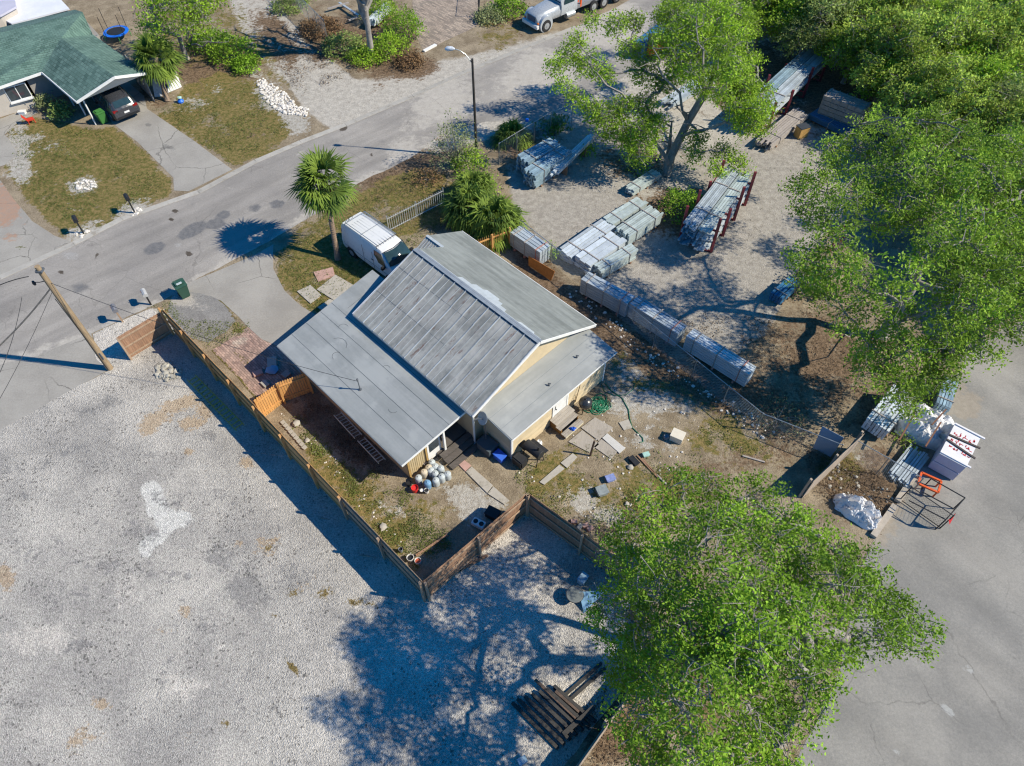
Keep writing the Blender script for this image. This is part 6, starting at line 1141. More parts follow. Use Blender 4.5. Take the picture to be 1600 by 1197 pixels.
# white strapped crates with red spray marks
def white_crate():
    P_ = [G(1493, 660, 1.35), G(1532, 682, 1.35), G(1512, 729, 1.35), G(1469, 708, 1.35)]; c = sum(P_, Vector()) / 4; t = thing('wrapped_crate', 'white wrapped block of sheets with red spray marks and dark battens', 'crate', (c.x, c.y, 0))
    d = ((P_[1] - P_[0]) + (P_[2] - P_[3])).normalized(); s = Vector((-d.y, d.x, 0)); Lx = (P_[1] - P_[0]).length; Ly = (P_[3] - P_[0]).length; rz = math.atan2(d.y, d.x); WC = M('white wrapping', sc(222, 220, 224, .95), .5, var=.05, scale=3); LC = M('lilac side wrapping', sc(192, 192, 214), .5, var=.06)
    for z in (.37, 1.0): m = MB(); m.box(Vector((c.x, c.y, z)), (Lx, Ly, .6), rz=rz); m.build('wrapped_block', LC, t, world=True, bevel=.01)
    m = MB(); m.box(Vector((c.x, c.y, 1.315)), (Lx + .02, Ly + .02, .03), rz=rz); top = m.build('top_sheet', WC, t, world=True)
    for k, f in enumerate((-.46, -.12, .12, .46)):
        o = c + s * Ly * f; o.z = 1.36; m = MB(); tw = s * (.12 if k in (1, 2) else 0) * (1 if k == 1 else -.6); m.beam(o - d * (Lx / 2 + .02) + tw, o + d * (Lx / 2 + .18) - tw, .09, .06); m.build('batten', M('dark batten', sc(84, 76, 74), .8) if k in (1, 2) else WC, t, world=True)
    r = random.Random(3)
    for row, f in ((0, .25), (1, -.02), (2, -.26)):
        m = MB()
        for k in range(5):
            o = c + d * (k - 2) * Lx * .17 + s * Ly * f * .8; o.z = 1.338
            for j in range(3): q = o + d * r.uniform(-.07, .07) + s * r.uniform(-.07, .07); e = q + (d if r.random() < .5 else s) * r.uniform(.08, .18); m.beam(q, e, .035, .006)
        m.build('red_marks', M('red spray', sc(190, 50, 60), .6), top, world=True)
white_crate()
def heap(name, label, cu, cv, rx, ry, rz, h, mat, seed, cat='tarpaulin', rough=.35, flat=False, freq=2.2):
    c = G(cu, cv); N_ = 84; vs = []; fs = []; o = Vector((seed * 3.1, seed, 0)); ca, sa = math.cos(rz), math.sin(rz)
    for i in range(N_ + 1):
        for j in range(N_ + 1):
            u, v = i / N_ * 2 - 1, j / N_ * 2 - 1; rr = (abs(u) ** 4 + abs(v) ** 4) ** .25 if flat else math.hypot(u, v)
            p = Vector((u, v, 0)) * freq + o; wob = 1 + .22 * noise.noise(p * .7)
            k = max(0, 1 - (rr if flat else min(1, rr)) ** (6 if flat else 2.2)); z = h * k * (.75 + rough * noise.noise(p * 1.3)) + rough * h * (.5 * (.5 - abs(noise.noise(p * 1.9 + Vector((noise.noise(p * 2), 0, 0))))) + .32 * (.5 - abs(noise.noise(p * 4.1))) + .16 * (.5 - abs(noise.noise(p * 8)))) * min(1, k * 3)
            if rr > 1 and not flat: uu, vv = u / rr, v / rr
            else: uu, vv = u, v
            x, y = uu * rx * wob, vv * ry * wob; vs.append((c.x + x * ca - y * sa, c.y + x * sa + y * ca, max(.015, z + .015)))
    for i in range(N_):
        for j in range(N_): q = i * (N_ + 1) + j; fs.append((q, q + N_ + 1, q + N_ + 2, q + 1))
    m = MB(); m.add(vs, fs); return m.single(name, mat, label, cat, smooth=70)
TARP = M('white plastic tarp', sc(222, 222, 224, .95), .45, var=.06, scale=4, dirt=sc(176, 168, 160)); 
heap('white_tarp', 'crumpled white tarp over a block, between the steel bundle and the white crate', 1444, 672, 1.35, 1.05, -.6, .95, TARP, 4, rough=.5, flat=True)
heap('plastic_sheet', 'white plastic sheet heaped behind the timber kerb near the big oak', 1340, 800, 1.15, .7, -.7, .55, TARP, 8, rough=.9, freq=3)
for lab, a, b in (('left brown pole lying over the white tarp heap', (1405, 688), (1430, 645)), ('middle brown pole lying over the white tarp heap', (1446, 698), (1470, 660)), ('right brown pole resting at the back of the white tarp heap', (1456, 664), (1478, 640))):
    m = MB(); m.beam(G(*a, 1.15), G(*b, 1.25), .07, .07); m.single('timber_pole', M('brown pole', sc(120, 84, 66), .8, var=.2), lab, 'pole')
def orange_frame():
    c = G(1445, 762); t = thing('steel_trestle', 'small orange steel frame at the end of the timber kerb', 'frame', c, -.55); OR = M('orange steel', (0, 0, 0, 1))
    for (a, b) in (((-.45, -.35), (.45, -.35)), ((-.45, .35), (.45, .35)), ((-.45, -.35), (-.45, .35)), ((.45, -.35), (.45, .35))): m = MB(); m.beam((a[0], a[1], .5), (b[0], b[1], .5), .09, .09); m.build('bar', OR, t)
    for x in (-.42, .42):
        for y in (-.32, .32): m = MB(); m.beam((x, y, 0), (x, y, .46), .06, .06); m.build('leg', OR, t)
orange_frame()
def kerb_beam():
    m = MB(); m.beam(G(1364, 838, .09), G(1398, 790, .09), .28, .18); m.single('timber_kerb', M('pale kerb block', sc(176, 166, 154), .9, var=.12), 'long pale kerb block at the edge of the grey lot, nearer the white plastic', 'kerb block')
    m = MB(); m.beam(G(1402, 783, .09), G(1430, 742, .09), .28, .18); m.single('timber_kerb', M('pale kerb block', (0, 0, 0, 1)), 'second pale kerb block running up to the orange frame', 'kerb block')
kerb_beam()
def boom_gate():
    t = thing('gate_barrier', 'dark steel rail frame with a red plate standing on the grey lot', 'barrier', G(1470, 790)); a, b, c, d = G(1455, 748, 1), G(1508, 778, 1.1), G(1478, 812, 1.0), G(1420, 782, 1)
    for p, q in ((a, b), (b, c), (c, d), (G(1440, 768, 1.05), G(1492, 796, 1.05))): m = MB(); m.tube([p, q], .028, 6); m.build('rail', DKM, t, world=True)
    for p in (a, b, c): m = MB(); m.tube([Vector((p.x, p.y, 0)), p], .03, 6); m.build('post', DKM, t, world=True)
    m = MB(); e = c + Vector((.12, 0, 0)); m.add([e, e + Vector((.32, .22, .15)), e + Vector((.22, -.05, -.4)), e + Vector((.03, 0, 0)) + Vector((0, .03, 0)), e + Vector((.33, .25, .15)), e + Vector((.23, -.02, -.4))], [(0, 1, 2), (5, 4, 3), (0, 3, 4, 1), (1, 4, 5, 2), (2, 5, 3, 0)]); m.build('red_plate', plain('red plate', sc(196, 36, 40), .5), t, world=True)
boom_gate()
# ------------------------------------------------------------------ YARD THINGS
SLAB = M('concrete slab', sc(176, 170, 160), .9, var=.1, scale=2, dirt=sc(150, 144, 132)); SLABR = M('pinkish slab', sc(184, 150, 140), .9, var=.1, scale=2)
def slab(label, quad, mat=None, h=.06, name='paving_slab', cat='paving slab', z=.02, group=None, th=None):
    P_ = [G(u, v, h) for u, v in quad]; m = MB(); m.slab(P_, h - .003); o = m.single(name, mat or SLAB, label, cat, group); return o
slab('largest pale slab on the front lawn, touching the roof shadow', ((495, 452), (524, 429), (552, 445), (525, 471))); slab('square slab on the front lawn nearest the driveway', ((464, 455), (485, 445), (502, 461), (485, 474))); slab('reddish cracked slab at the foot of the tall palm', ((490, 425), (520, 417), (523, 430), (497, 440)), SLABR); slab('slab half under the side roof edge by the driveway', ((496, 480), (515, 467), (530, 472), (507, 487)))
slab('pink end slab of the path by the porch', ((713, 722), (722, 716), (736, 727), (727, 736)), SLABR); slab('long grey path slab right after the pink one', ((728, 737), (737, 729), (770, 758), (761, 770))); slab('last path slab nearest the red-brown fence', ((762, 771), (771, 760), (796, 782), (788, 788)))
slab('upper right stepping slab near the barrel grill', ((876, 723), (895, 708), (902, 714), (886, 731))); slab('lower left stepping slab near the barrel grill', ((843, 753), (874, 726), (882, 732), (850, 757)))
GB = M('grey weathered boards', (0, 0, 0, 1)); 
slab('wide grey board platform below the rear steps', ((888, 690), (910, 672), (936, 694), (921, 707)), GB, .05, 'board_platform', 'board'); slab('grey board square between platform and the green hose', ((908, 668), (930, 652), (958, 668), (935, 688)), GB, .055, 'board_platform', 'board'); slab('brown grey planks next to the pale board', ((928, 698), (940, 686), (965, 705), (955, 717)), GB, .05, 'board_platform', 'board'); slab('pale long board at the right of the platform', ((941, 684), (949, 677), (977, 700), (968, 708)), M('pale board', sc(196, 194, 190), .8, var=.06), .08, 'pale_board', 'board')
slab('small slab by the hose line', ((967, 660), (982, 655), (988, 668), (975, 672)), SLAB, .05)
for i, (u, v, lab) in enumerate(((897, 815, 'pink block in the rear yard beside the red-brown fence'), (915, 821, 'pink and white block pair, further along the fence'), (922, 826, 'pink block touching its pale neighbour'), (906, 823, 'grey block lying between the pink ones'))):
    m = MB(); m.box(G(u, v, .06), (.3, .2, .12), rz=.3 * i); m.single('block', SLABR if i != 3 else SLAB, lab, 'block', bevel=.01)
for i in range(9):
    u, v = 442 + i * 4.2, 660 + i * 4.9; m = MB(); m.box(G(u, v, .05), (.22, .2, .1), rz=.78 + .1 * (i % 3)); m.single('edging_block', SLAB, ('first', 'second', 'third', 'fourth', 'fifth', 'sixth', 'seventh', 'eighth', 'ninth')[i] + ' pale edging block along the honey fence, counted from the orange gate', 'block', 'edging blocks along the honey fence', bevel=.01)
m = MB(); m.rock(G(463, 662, .08), .22, 3); m.single('stone', SLAB, 'round pale stone in the shade at the head of the edging blocks', 'stone', smooth=40)
for u, v, rr, lab in ((985, 730, .16, 'tan stone beside the black case in the rear yard'), (598, 824, .2, 'grey green stone in the lower left grass'), (980, 787, .12, 'white stone in the bare sand of the rear yard'), (480, 688, .14, 'pale stone at the end of the edging blocks')):
    m = MB(); m.rock(G(u, v, .05), rr, int(u)); m.single('stone', SLAB, lab, 'stone', smooth=40)
# hose
HOSE = M('green hose', sc(30, 116, 84), .45, var=.15)
def hose():
    r = random.Random(5); m = MB(); c = G(935, 634); P_ = []
    for k in range(230):
        a = k * .42; rr = .30 + .42 * noise.noise(Vector((k * .19, 1, 0))) + .16 * math.sin(k * .53); P_.append(c + Vector((math.cos(a) * rr * 1.0 + .14 * math.sin(k * .05), math.sin(a) * rr * .95 + .14 * math.cos(k * .04), .03 + .10 * abs(noise.noise(Vector((k * .21, 3, 0)))))))
    m.tube(P_, .022, 5); m.single('hose_coil', HOSE, 'tangled green hose coil beside the black egg grill', 'hose', smooth=True)
    m = MB(); P_ = [G(u, v, .03) for u, v in ((945, 598), (955, 610), (972, 622), (982, 640), (984, 655), (988, 668), (996, 676), (1004, 684), (1005, 690), (998, 692))]
    Q = []
    for i in range(len(P_) - 1):
        for k in range(4): Q.append(P_[i].lerp(P_[i + 1], k / 4) + Vector((noise.noise(Vector((i, k, 1))) * .08, noise.noise(Vector((i, k, 5))) * .08, 0)))
    m.tube(Q, .022, 5); m.single('hose', HOSE, 'single green hose run crossing the bare sand to the right', 'hose', smooth=True)
    m = MB(); P_ = [G(u, v, .03) for u, v in ((940, 600), (945, 612), (960, 618), (978, 617), (990, 608), (992, 600), (986, 596))]; m.tube(P_, .018, 5); m.single('hose', HOSE, 'short looping green hose near the house corner', 'hose', smooth=True)
hose()
def egg_grill():
    t = thing('egg_grill', 'round black kettle grill beside the rear steps', 'grill', G(913, 642)); BK = M('glossy black enamel', sc(46, 48, 52), .25, var=.1, spec=.7)
    m = MB(); m.lathe((0, 0, .35), [(.16, 0), (.27, .12), (.33, .28), (.34, .36)], 20); m.build('bowl', BK, t, smooth=True); m = MB(); m.lathe((0, 0, .72), [(.35, 0), (.33, .12), (.25, .24), (.12, .30), (.05, .31), (.05, .36), (.02, .37)], 20); m.build('lid', BK, t, smooth=True)
    for a in (0, 2.1, 4.2): m = MB(); m.beam((math.cos(a) * .28, math.sin(a) * .28, 0), (math.cos(a) * .18, math.sin(a) * .18, .4), .04, .04); m.build('leg', BK, t)
egg_grill()
def barrel_grill():
    t = thing('barrel_grill', 'black barrel smoker on thin legs beside the rear wall', 'grill', G(833, 716), -.75); BK = M('matt black steel', sc(44, 45, 48), .6, var=.2); RX = Matrix.Rotation(PI / 2, 3, 'Y')
    m = MB(); m.lathe((0, 0, .82), [(.24, -.5), (.26, -.48), (.26, .48), (.24, .5)], 16, RX); m.build('barrel', BK, t, smooth=True); m = MB(); m.lathe((-.62, -.02, .62), [(.2, -.2), (.2, .2)], 12, RX); m.build('fire_box', BK, t); m = MB(); m.tube([(.3, 0, 1.0), (.3, 0, 1.35)], .05, 8); m.build('chimney', BK, t)
    m = MB(); m.box((.05, .36, .78), (1.0, .22, .03)); m.build('side_shelf', BK, t)
    for x in (-.42, .42):
        for y in (-.22, .22): m = MB(); m.beam((x * 1.1, y * 1.3, 0), (x, y * .7, .62), .035, .035); m.build('leg', BK, t)
    t = thing('covered_grill', 'low black covered grill at the corner of the rear wall', 'grill', G(812, 726), -.75); m = MB(); m.box((0, 0, .42), (.66, .5, .5)); m.build('cover', BK, t, bevel=.06)
    for x in (-.25, .25): m = MB(); m.box((x, 0, .08), (.05, .4, .16)); m.build('leg', BK, t)
barrel_grill()
def tank(lab, u, v, r_, h, mat, name='gas_tank', cat='gas tank'):
    t = thing(name, lab, cat, G(u, v)); m = MB(); m.lathe((0, 0, .02), [(r_ * .8, 0), (r_, h * .15), (r_, h * .7), (r_ * .7, h * .92), (r_ * .3, h)], 16); m.build('cylinder', mat, t, smooth=True); m = MB(); m.lathe((0, 0, h * .92), [(r_ * .55, 0), (r_ * .55, .1), (r_ * .48, .1), (r_ * .48, 0)], 14); m.build('collar', mat, t)
tank('white gas tank beside the barrel smoker', 842, 697, .16, .42, WHITE); tank('grey gas tank between the smoker and the white tank', 830, 701, .15, .38, M('grey tank', sc(130, 136, 146), .5))
m = MB(); b = G(922, 712); m.beam(b, b + Vector((.1, .05, 1.25)), .08, .08); m.single('steel_post', M('brown steel post', sc(86, 66, 56), .7), 'thin brown post standing among the boards of the rear yard', 'post')
crate_box('storage_box', 'large dark grey storage box in the shade of the nook', 762, 702, .85, .65, .55, -.75, M('dark box plastic', sc(84, 96, 104), .6, var=.1)); crate_box('blue_bin', 'bright blue plastic bin in the nook, right of the dark storage box', 781, 716, .55, .38, .32, -.75, M('bright blue plastic', sc(60, 110, 220), .5, var=.08))
t_ = crate_box('air_conditioner', 'white box unit with a dark square on top, standing in the rear yard', 1057, 686, .62, .5, .42, -.5, M('cream white casing', sc(224, 216, 200), .5, var=.04)); m = MB(); m.box((-.02, .02, .452), (.2, .2, .012)); m.build('vent', BLK, t_); 
m = MB(); m.box(G(1041, 683, .12), (.25, .2, .24), rz=.3); m.single('grey_box', M('grey tank', (0, 0, 0, 1)), 'small grey box left of the white box unit', 'box', bevel=.02)
crate_box('plastic_tub', 'grey upturned tub in the rear yard, below the lilac one', 940, 770, .50, .44, .26, .35, M('grey tub', sc(140, 148, 150), .6), bev=.05); crate_box('plastic_tub', 'lilac blue tub just above the grey one', 953, 750, .42, .30, .2, .35, M('lilac tub', sc(136, 150, 200), .6), bev=.05)
crate_box('tool_case', 'narrow black case lying in the rear yard', 990, 722, .5, .26, .14, -.95, BLK); crate_box('bait_box', 'small pale turquoise box at the head of the loose planks', 1009, 712, .3, .2, .12, .3, M('turquoise plastic', sc(170, 206, 196), .5))
for i, (a, b, lab) in enumerate((((996, 712), (1030, 748), 'longest loose brown plank in the rear yard'), ((1003, 716), (1022, 738), 'short loose plank beside the longest brown one'), ((1026, 742), (1042, 757), 'pale ended stick at the far end of the loose planks'), ((1160, 712), (1195, 722), 'pale stick lying on the right part of the rear yard'))):
    m = MB(); m.beam(G(*a, .04), G(*b, .04), .08, .05); m.single('plank', CRIB if i < 2 else BRW, lab, 'plank')
for i, (a, b, lab, wd) in enumerate((((682, 912), (720, 890), 'brown plank lying outside the red-brown fence, nearer the corner', .16), ((715, 892), (762, 868), 'brown plank lying outside the red-brown fence, farther from the corner', .14), ((650, 868), (700, 835), 'plank in shade inside the red-brown fence', .1))):
    m = MB(); m.beam(G(*a, .06), G(*b, .06), wd, .05); m.single('plank', W_RED, lab, 'plank')
# sacks and drums at the house corner
SACK = M('grey sack plastic', sc(176, 184, 188), .5, var=.12, scale=8); SACKT = M('beige sack', sc(196, 184, 164), .7, var=.1)
def drum(lab, u, v, mat, r_=.17, h=.5, grp='grey sacks at the house corner', name='filled_sack'):
    b = G(u, v); m = MB(); rr = random.Random(int(u * 10 + v)); pr = [(r_ * .95, 0), (r_ * 1.03, .06), (r_, h * .45), (r_ * 1.02, h * .82), (r_ * .88, h * .93), (r_ * .5, h * .97), (r_ * .2, h * 1.0), (r_ * .1, h * 1.08)]; m.lathe((b.x, b.y, 0), pr, 12)
    m.v = [Vector((b.x + (q.x - b.x) * (1 + .10 * noise.noise(q * 6)), b.y + (q.y - b.y) * (1 + .10 * noise.noise(q * 6 + Vector((3, 3, 3)))), q.z * (1 + .06 * noise.noise(q * 4)))) for q in m.v]; m.single(name, mat, lab, 'sack', grp, smooth=60)
for u, v, mt, lab in ((681, 735, SACK, 'grey sack in the back row, third from the wall corner'), (674, 741, SACK, 'grey sack behind the beige ones'), (690, 738, SACK, 'grey sack at the back right of the cluster'), (700, 747, SACK, 'grey sack with an open top at the right end of the cluster'), (691, 751, SACK, 'grey sack second from the right in the front row'), (682, 757, SACK, 'tall grey sack in the middle of the front row'), (681, 746, SACK, 'grey sack right in the centre of the cluster'), (655, 753, SACK, 'grey sack nearest the wall corner'), (669, 761, M('blue sack', sc(110, 150, 186), .5), 'bluish sack in the front row between two grey ones'), (664, 744, SACKT, 'beige sack with folded top, left of centre'), (671, 737, SACKT, 'beige sack leaning on the one beside it'), (676, 729, SACK, 'smaller grey sack at the very back by the wall')):
    drum(lab, u, v, mt)
def bucket(lab, u, v, mat, r_=.15, h=.3, inner=None, name='bucket', tilt=0):
    t = thing(name, lab, 'bucket', G(u, v)); m = MB(); m.lathe((0, 0, 0.005), [(r_ * .8, 0), (r_, h), (r_ * .92, h), (r_ * .75, .03)], 16); m.build('pail', mat, t, smooth=True); m = MB(); m.lathe((0, 0, .035), [(r_ * .75, 0), (r_ * .9, h * .62)], 14); m.build('contents', inner or BLK, t); m = MB(); m.tube([(r_, 0, h * .9), (r_ * 1.1, r_ * .5, h * .6), (r_ * .6, r_ * 1.05, h * .45), (0, r_ * 1.15, h * .42), (-r_, 0, h * .9)], .008, 4); m.build('handle', DKM, t)
bucket('red bucket at the foot of the sack cluster', 649, 767, plain('red bucket plastic', sc(220, 50, 50), .5), .17, .32, plain('red bucket plastic', (0, 0, 0, 1))); bucket('black and white pail right of the red bucket', 660, 769, BLK, .12, .22, WHITE); bucket('white pail at the end of the bucket row', 667, 769, WHITE, .12, .2); bucket('dark pail left of the red bucket, half in shade', 640, 758, BLK, .13, .22)
bucket('white bucket in the lower corner of the yard', 642, 875, WHITE, .16, .3); bucket('orange lined bucket in the lower corner of the yard', 654, 880, WHITE, .15, .3, M('orange paint', sc(190, 90, 60), .6)); bucket('pale upright bucket against the inner side of the older fence', 627, 862, M('grey tank', (0, 0, 0, 1)), .1, .3)
crate_box('crate', 'low open crate behind the sacks at the wall', 667, 722, .5, .3, .2, .75, BRW)
def cooktop():
    t = thing('camp_stove', 'white stove top with two dark burners in the shade of the yard corner', 'stove', G(748, 820), -.5 + PI / 2); m = MB(); m.box((0, 0, .12), (.36, .62, .24)); m.build('casing', WHITE, t, bevel=.02)
    for y in (-.15, .15): m = MB(); m.lathe((0, y, .242), [(.11, 0), (.11, .02), (.06, .025)], 16); m.build('burner', BLK, t)
cooktop()
crate_box('black_box', 'black box in the shade behind the white stove top', 770, 806, .6, .45, .35, -.5, BLK)
# porch steps: stacked boards
for i, (x, lab) in enumerate(((-3.9, 'lowest'), (-4.25, 'middle'), (-4.55, 'top'))):
    m = MB(); m.box(HL(x + .1, .55, .08 + .12 * i), (.30, 1.9, .1), rz=HR); m.single('step_board', M('dark deck boards', (0, 0, 0, 1)), f'{lab} dark grey board step of the shaded porch', 'step')
# ------------------------------------------------------------------ SHADED GRAVEL CORNER
DT = M('dark wet timber', sc(66, 64, 62), .85, var=.35, scale=3, stretch=(6, 6, .6))
def beam_px(lab, a, b, w_, h_, z=.0, mat=None, name='timber_beam'):
    m = MB(); zz = z + h_ / 2; m.beam(G(*a, zz), G(*b, zz), w_, h_); m.single(name, mat or DT, lab, 'timber')
for i in range(7):
    o = i * 11; beam_px(('first', 'second', 'third', 'fourth', 'fifth', 'sixth', 'seventh')[i] + ' dark timber from the left in the pile at the bottom edge', (800 + o * 1.0, 1098 - i * 4), (872 + o * .9, 1170 - i * 7), .13, .13 + .01 * (i % 3), .002)
beam_px('dark timber lying across the top of the timber pile', (880, 1148), (928, 1105), .18, .14, .16); beam_px('long dark timber trough reaching up to the oak leaves', (884, 1085), (940, 1036), .12, .12); beam_px('second long dark timber beside the trough', (892, 1092), (946, 1044), .12, .12)
beam_px('short pale board at the top of the timber pile', (884, 1090), (900, 1106), .2, .04, .15, BRW); 
for i, (a, b) in enumerate((((868, 1080), (905, 1112)), ((836, 1062), (900, 1122)))): beam_px(('loose', 'longest')[i] + ' timber with rust stains on the timber pile', a, b, .12, .10, .15, M('stained timber', sc(96, 80, 70), .85, var=.4, scale=3))
def tarp_tri():
    m = MB(); P_ = [G(905, 925, .5), G(948, 922, .45), G(912, 958, .03)]; m.slab(P_, .03); m.single('blue_tarp', M('blue grey tarp', sc(120, 160, 190), .6, var=.1), 'triangular blue tarp in the oak shade outside the fence', 'tarpaulin')
tarp_tri()
t = thing('round_table', 'round dark rimmed table in the oak shade left of the blue tarp', 'table', G(897, 935)); m = MB(); m.lathe((0, 0, .45), [(.36, 0), (.38, .03), (.34, .04)], 22); m.build('table_top', M('grey table top', sc(110, 116, 116), .7, var=.1), t); m = MB(); m.tube([(.37 * math.cos(a), .37 * math.sin(a), .47) for a in [2 * PI * k / 20 for k in range(21)]], .018, 5); m.build('rim', BLK, t); m = MB(); m.tube([(0, 0, 0), (0, 0, .45)], .05, 8); m.lathe((0, 0, 0), [(.2, 0), (.06, .05)], 12); m.build('pedestal', BLK, t)
crate_box('plastic_jug', 'pale bluish box with a green base next to the blue tarp', 910, 908, .42, .30, .4, .9, M('pale blue plastic', sc(150, 180, 200), .5)); crate_box('small_box', 'small pale box at the bottom edge left of the timber pile', 816, 1190, .3, .22, .2, .5, M('pale blue plastic', (0, 0, 0, 1)))
for i, (a, b) in enumerate((((752, 1005), (735, 1022)), ((740, 1012), (733, 1030)), ((592, 960), (598, 975)), ((618, 968), (606, 982)), ((562, 868), (588, 872)), ((500, 810), (515, 812)))):
    m = MB(); m.tube([G(*a, .03), (G(*a, .05) + G(*b, .05)) / 2 + Vector((.05, 0, .05)), G(*b, .02)], [.03, .025, .012], 5); m.single('fallen_branch', BARK if i < 4 else BARKP, ('thick dark stick in a sun patch of the shaded gravel', 'thin dark stick just left of the thick one', 'short curved stick at the shadow tip below the fence corner', 'straight short stick right of the curved one', 'pale stick in the fence shadow near the corner', 'pale stick in the fence shadow higher up')[i], 'stick')
# ------------------------------------------------------------------ NEIGHBOUR YARD THINGS
def trampoline():
    t = thing('trampoline', 'round trampoline with a bright blue ring behind the green roof', 'trampoline', G(186, 60)); BL = plain('bright blue pad', sc(30, 110, 220), .5); m = MB(); N_ = 28
    ring = [(1.0 * math.cos(a), 1.0 * math.sin(a)) for a in [2 * PI * k / N_ for k in range(N_)]]; vs = [(x, y, .6) for x, y in ring] + [(x * .74, y * .74, .62) for x, y in ring] + [(x, y, .56) for x, y in ring] + [(x * .74, y * .74, .58) for x, y in ring]
    m.add(vs, [(k, (k + 1) % N_, N_ + (k + 1) % N_, N_ + k) for k in range(N_)] + [(2 * N_ + k, k, k + 0, 2 * N_ + (k + 1) % N_)[:0] or (k, 2 * N_ + k, 2 * N_ + (k + 1) % N_, (k + 1) % N_) for k in range(N_)]); m.build('pad', BL, t)
    m = MB(); m.lathe((0, 0, .57), [(.74, 0), (.74, .015)], N_); m.build('jumping_mat', BLK, t)
    for a in (.5, 2.1, 3.6, 5.2): m = MB(); m.tube([(math.cos(a), math.sin(a), .56), (math.cos(a), math.sin(a), 0)], .03, 6); m.build('leg', M('green tube', sc(70, 160, 90), .5), t)
    for a in (.9, 2.6, 4.2, 5.7): m = MB(); m.tube([(math.cos(a), math.sin(a), .56), (math.cos(a) * 1.02, math.sin(a) * 1.02, 2.2)], .022, 6); m.build('net_pole', BLK, t)
trampoline()
def lawn_chair():
    t = thing('garden_chair', 'red plastic chair tipped over by the green house', 'chair', G(50, 191), .6); RD = plain('red chair plastic', sc(206, 60, 40), .5)
    m = MB(); m.box((0, 0, .25), (.45, .45, .04)); m.build('seat', RD, t); m = MB(); m.beam((-.2, 0, .25), (-.42, 0, .65), .45, .03); m.build('backrest', RD, t)
    for x in (-.18, .18):
        for y in (-.18, .18): m = MB(); m.beam((x, y, .24), (x * 1.2, y * 1.2, 0), .04, .04); m.build('leg', RD, t)
lawn_chair()
t = thing('toy_slide', 'small bright blue toy with a pale top right of the white panels', 'toy', G(283, 160)); m = MB(); m.lathe((0, 0, 0), [(.2, 0), (.24, .12), (.14, .25), (.1, .28)], 14); m.build('base', plain('bright blue pad', (0, 0, 0, 1)), t, smooth=True); m = MB(); m.rock((0.02, 0, .38), .16, 2); m.build('top', M('turquoise plastic', (0, 0, 0, 1)), t, smooth=True)
crate_box('white_crate', 'small white box beside the walkway of the green house', 36, 178, .5, .3, .2, .1, WHITE)
# ------------------------------------------------------------------ RUBBLE, LITTER, WEEDS: what nobody could count
def rocks(name, label, poly, n, r0, r1, mat, seed, pile=0.0):
    m = MB(); r = random.Random(seed); xs = [p[0] for p in poly]; ys = [p[1] for p in poly]; cx, cy = sum(xs) / len(xs), sum(ys) / len(ys); k = 0
    while k < n:
        u, v = r.uniform(min(xs), max(xs)), r.uniform(min(ys), max(ys))
        if not pip(np.array([u]), np.array([v]), poly)[0]: continue
        k += 1; q = r.uniform(r0, r1) * r.choice((.6, 1, 1.2)); f = max(0, 1 - math.hypot((u - cx) / (max(xs) - min(xs)) * 2, (v - cy) / (max(ys) - min(ys)) * 2)); p = G(u, v); m.rock((p.x, p.y, q * .25 + pile * f * r.random()), q, k, r.uniform(.5, .9))
    return tag(m.build(name, mat, smooth=30), label, 'rocks', None, 'stuff')
WR = M('white rubble', sc(214, 208, 200), .85, var=.15, scale=3); MR = M('mixed rubble', sc(168, 164, 154), .85, var=.3, scale=2)
rocks('rubble', 'strip of white broken rocks between the dry lawn and the dirt track', [(398, 128), (410, 122), (445, 145), (462, 165), (485, 172), (478, 182), (440, 178), (415, 158)], 520, .04, .14, WR, 1)
rocks('rubble', 'pile of grey and white rocks by the corner of the fence stub', [(246, 575), (262, 566), (282, 575), (285, 590), (262, 596), (246, 592)], 150, .05, .14, MR, 2, .25)
rocks('rubble', 'ring of white rocks in the middle of the neighbour lawn', [(118, 286), (130, 281), (148, 284), (152, 292), (140, 298), (120, 296)], 70, .04, .11, WR, 3)
rocks('rubble', 'white rocks round the front driveway mailbox', [(112, 366), (130, 358), (140, 362), (128, 372)], 26, .05, .12, WR, 4); rocks('rubble', 'white rocks round the upper mailbox', [(200, 332), (215, 325), (222, 330), (208, 338)], 24, .05, .12, WR, 5)
rocks('debris', 'bits of rubbish along the inside of the left fence and yard', [(430, 640), (480, 690), (560, 790), (640, 870), (650, 850), (560, 740), (450, 650)], 60, .02, .05, WR, 6)
rocks('debris', 'pale bits of rubbish strewn under the long steel bundles', [(880, 455), (930, 500), (1060, 600), (1200, 690), (1240, 680), (1100, 600), (960, 500), (900, 450)], 140, .03, .09, WR, 7)
rocks('debris', 'pale bits of rubbish in the rear yard', [(800, 730), (860, 670), (990, 580), (1120, 650), (1000, 800), (900, 820)], 110, .02, .06, WR, 8)
rocks('debris', 'dark and pale scraps by the chain link fence below the tarp', [(1300, 720), (1400, 770), (1370, 830), (1290, 780)], 60, .03, .1, MR, 9)
def litter_pts(poly, n, seed, zs=.02, clump=0.0):
    r = np.random.default_rng(seed); xs = [p[0] for p in poly]; ys = [p[1] for p in poly]; U = r.uniform(min(xs), max(xs), n * 3); V = r.uniform(min(ys), max(ys), n * 3); k = pip(U, V, poly); U, V = U[k][:n], V[k][:n]
    P_ = np.array([tuple(G(u, v, 0)) for u, v in zip(U, V)]); 
    if clump: keep = np.array([noise.noise(Vector((p[0] * .55, p[1] * .55, seed))) + .5 * noise.noise(Vector((p[0] * 1.9, p[1] * 1.9, seed))) > clump for p in P_]); P_ = P_[keep]
    P_[:, 2] = zs; return P_
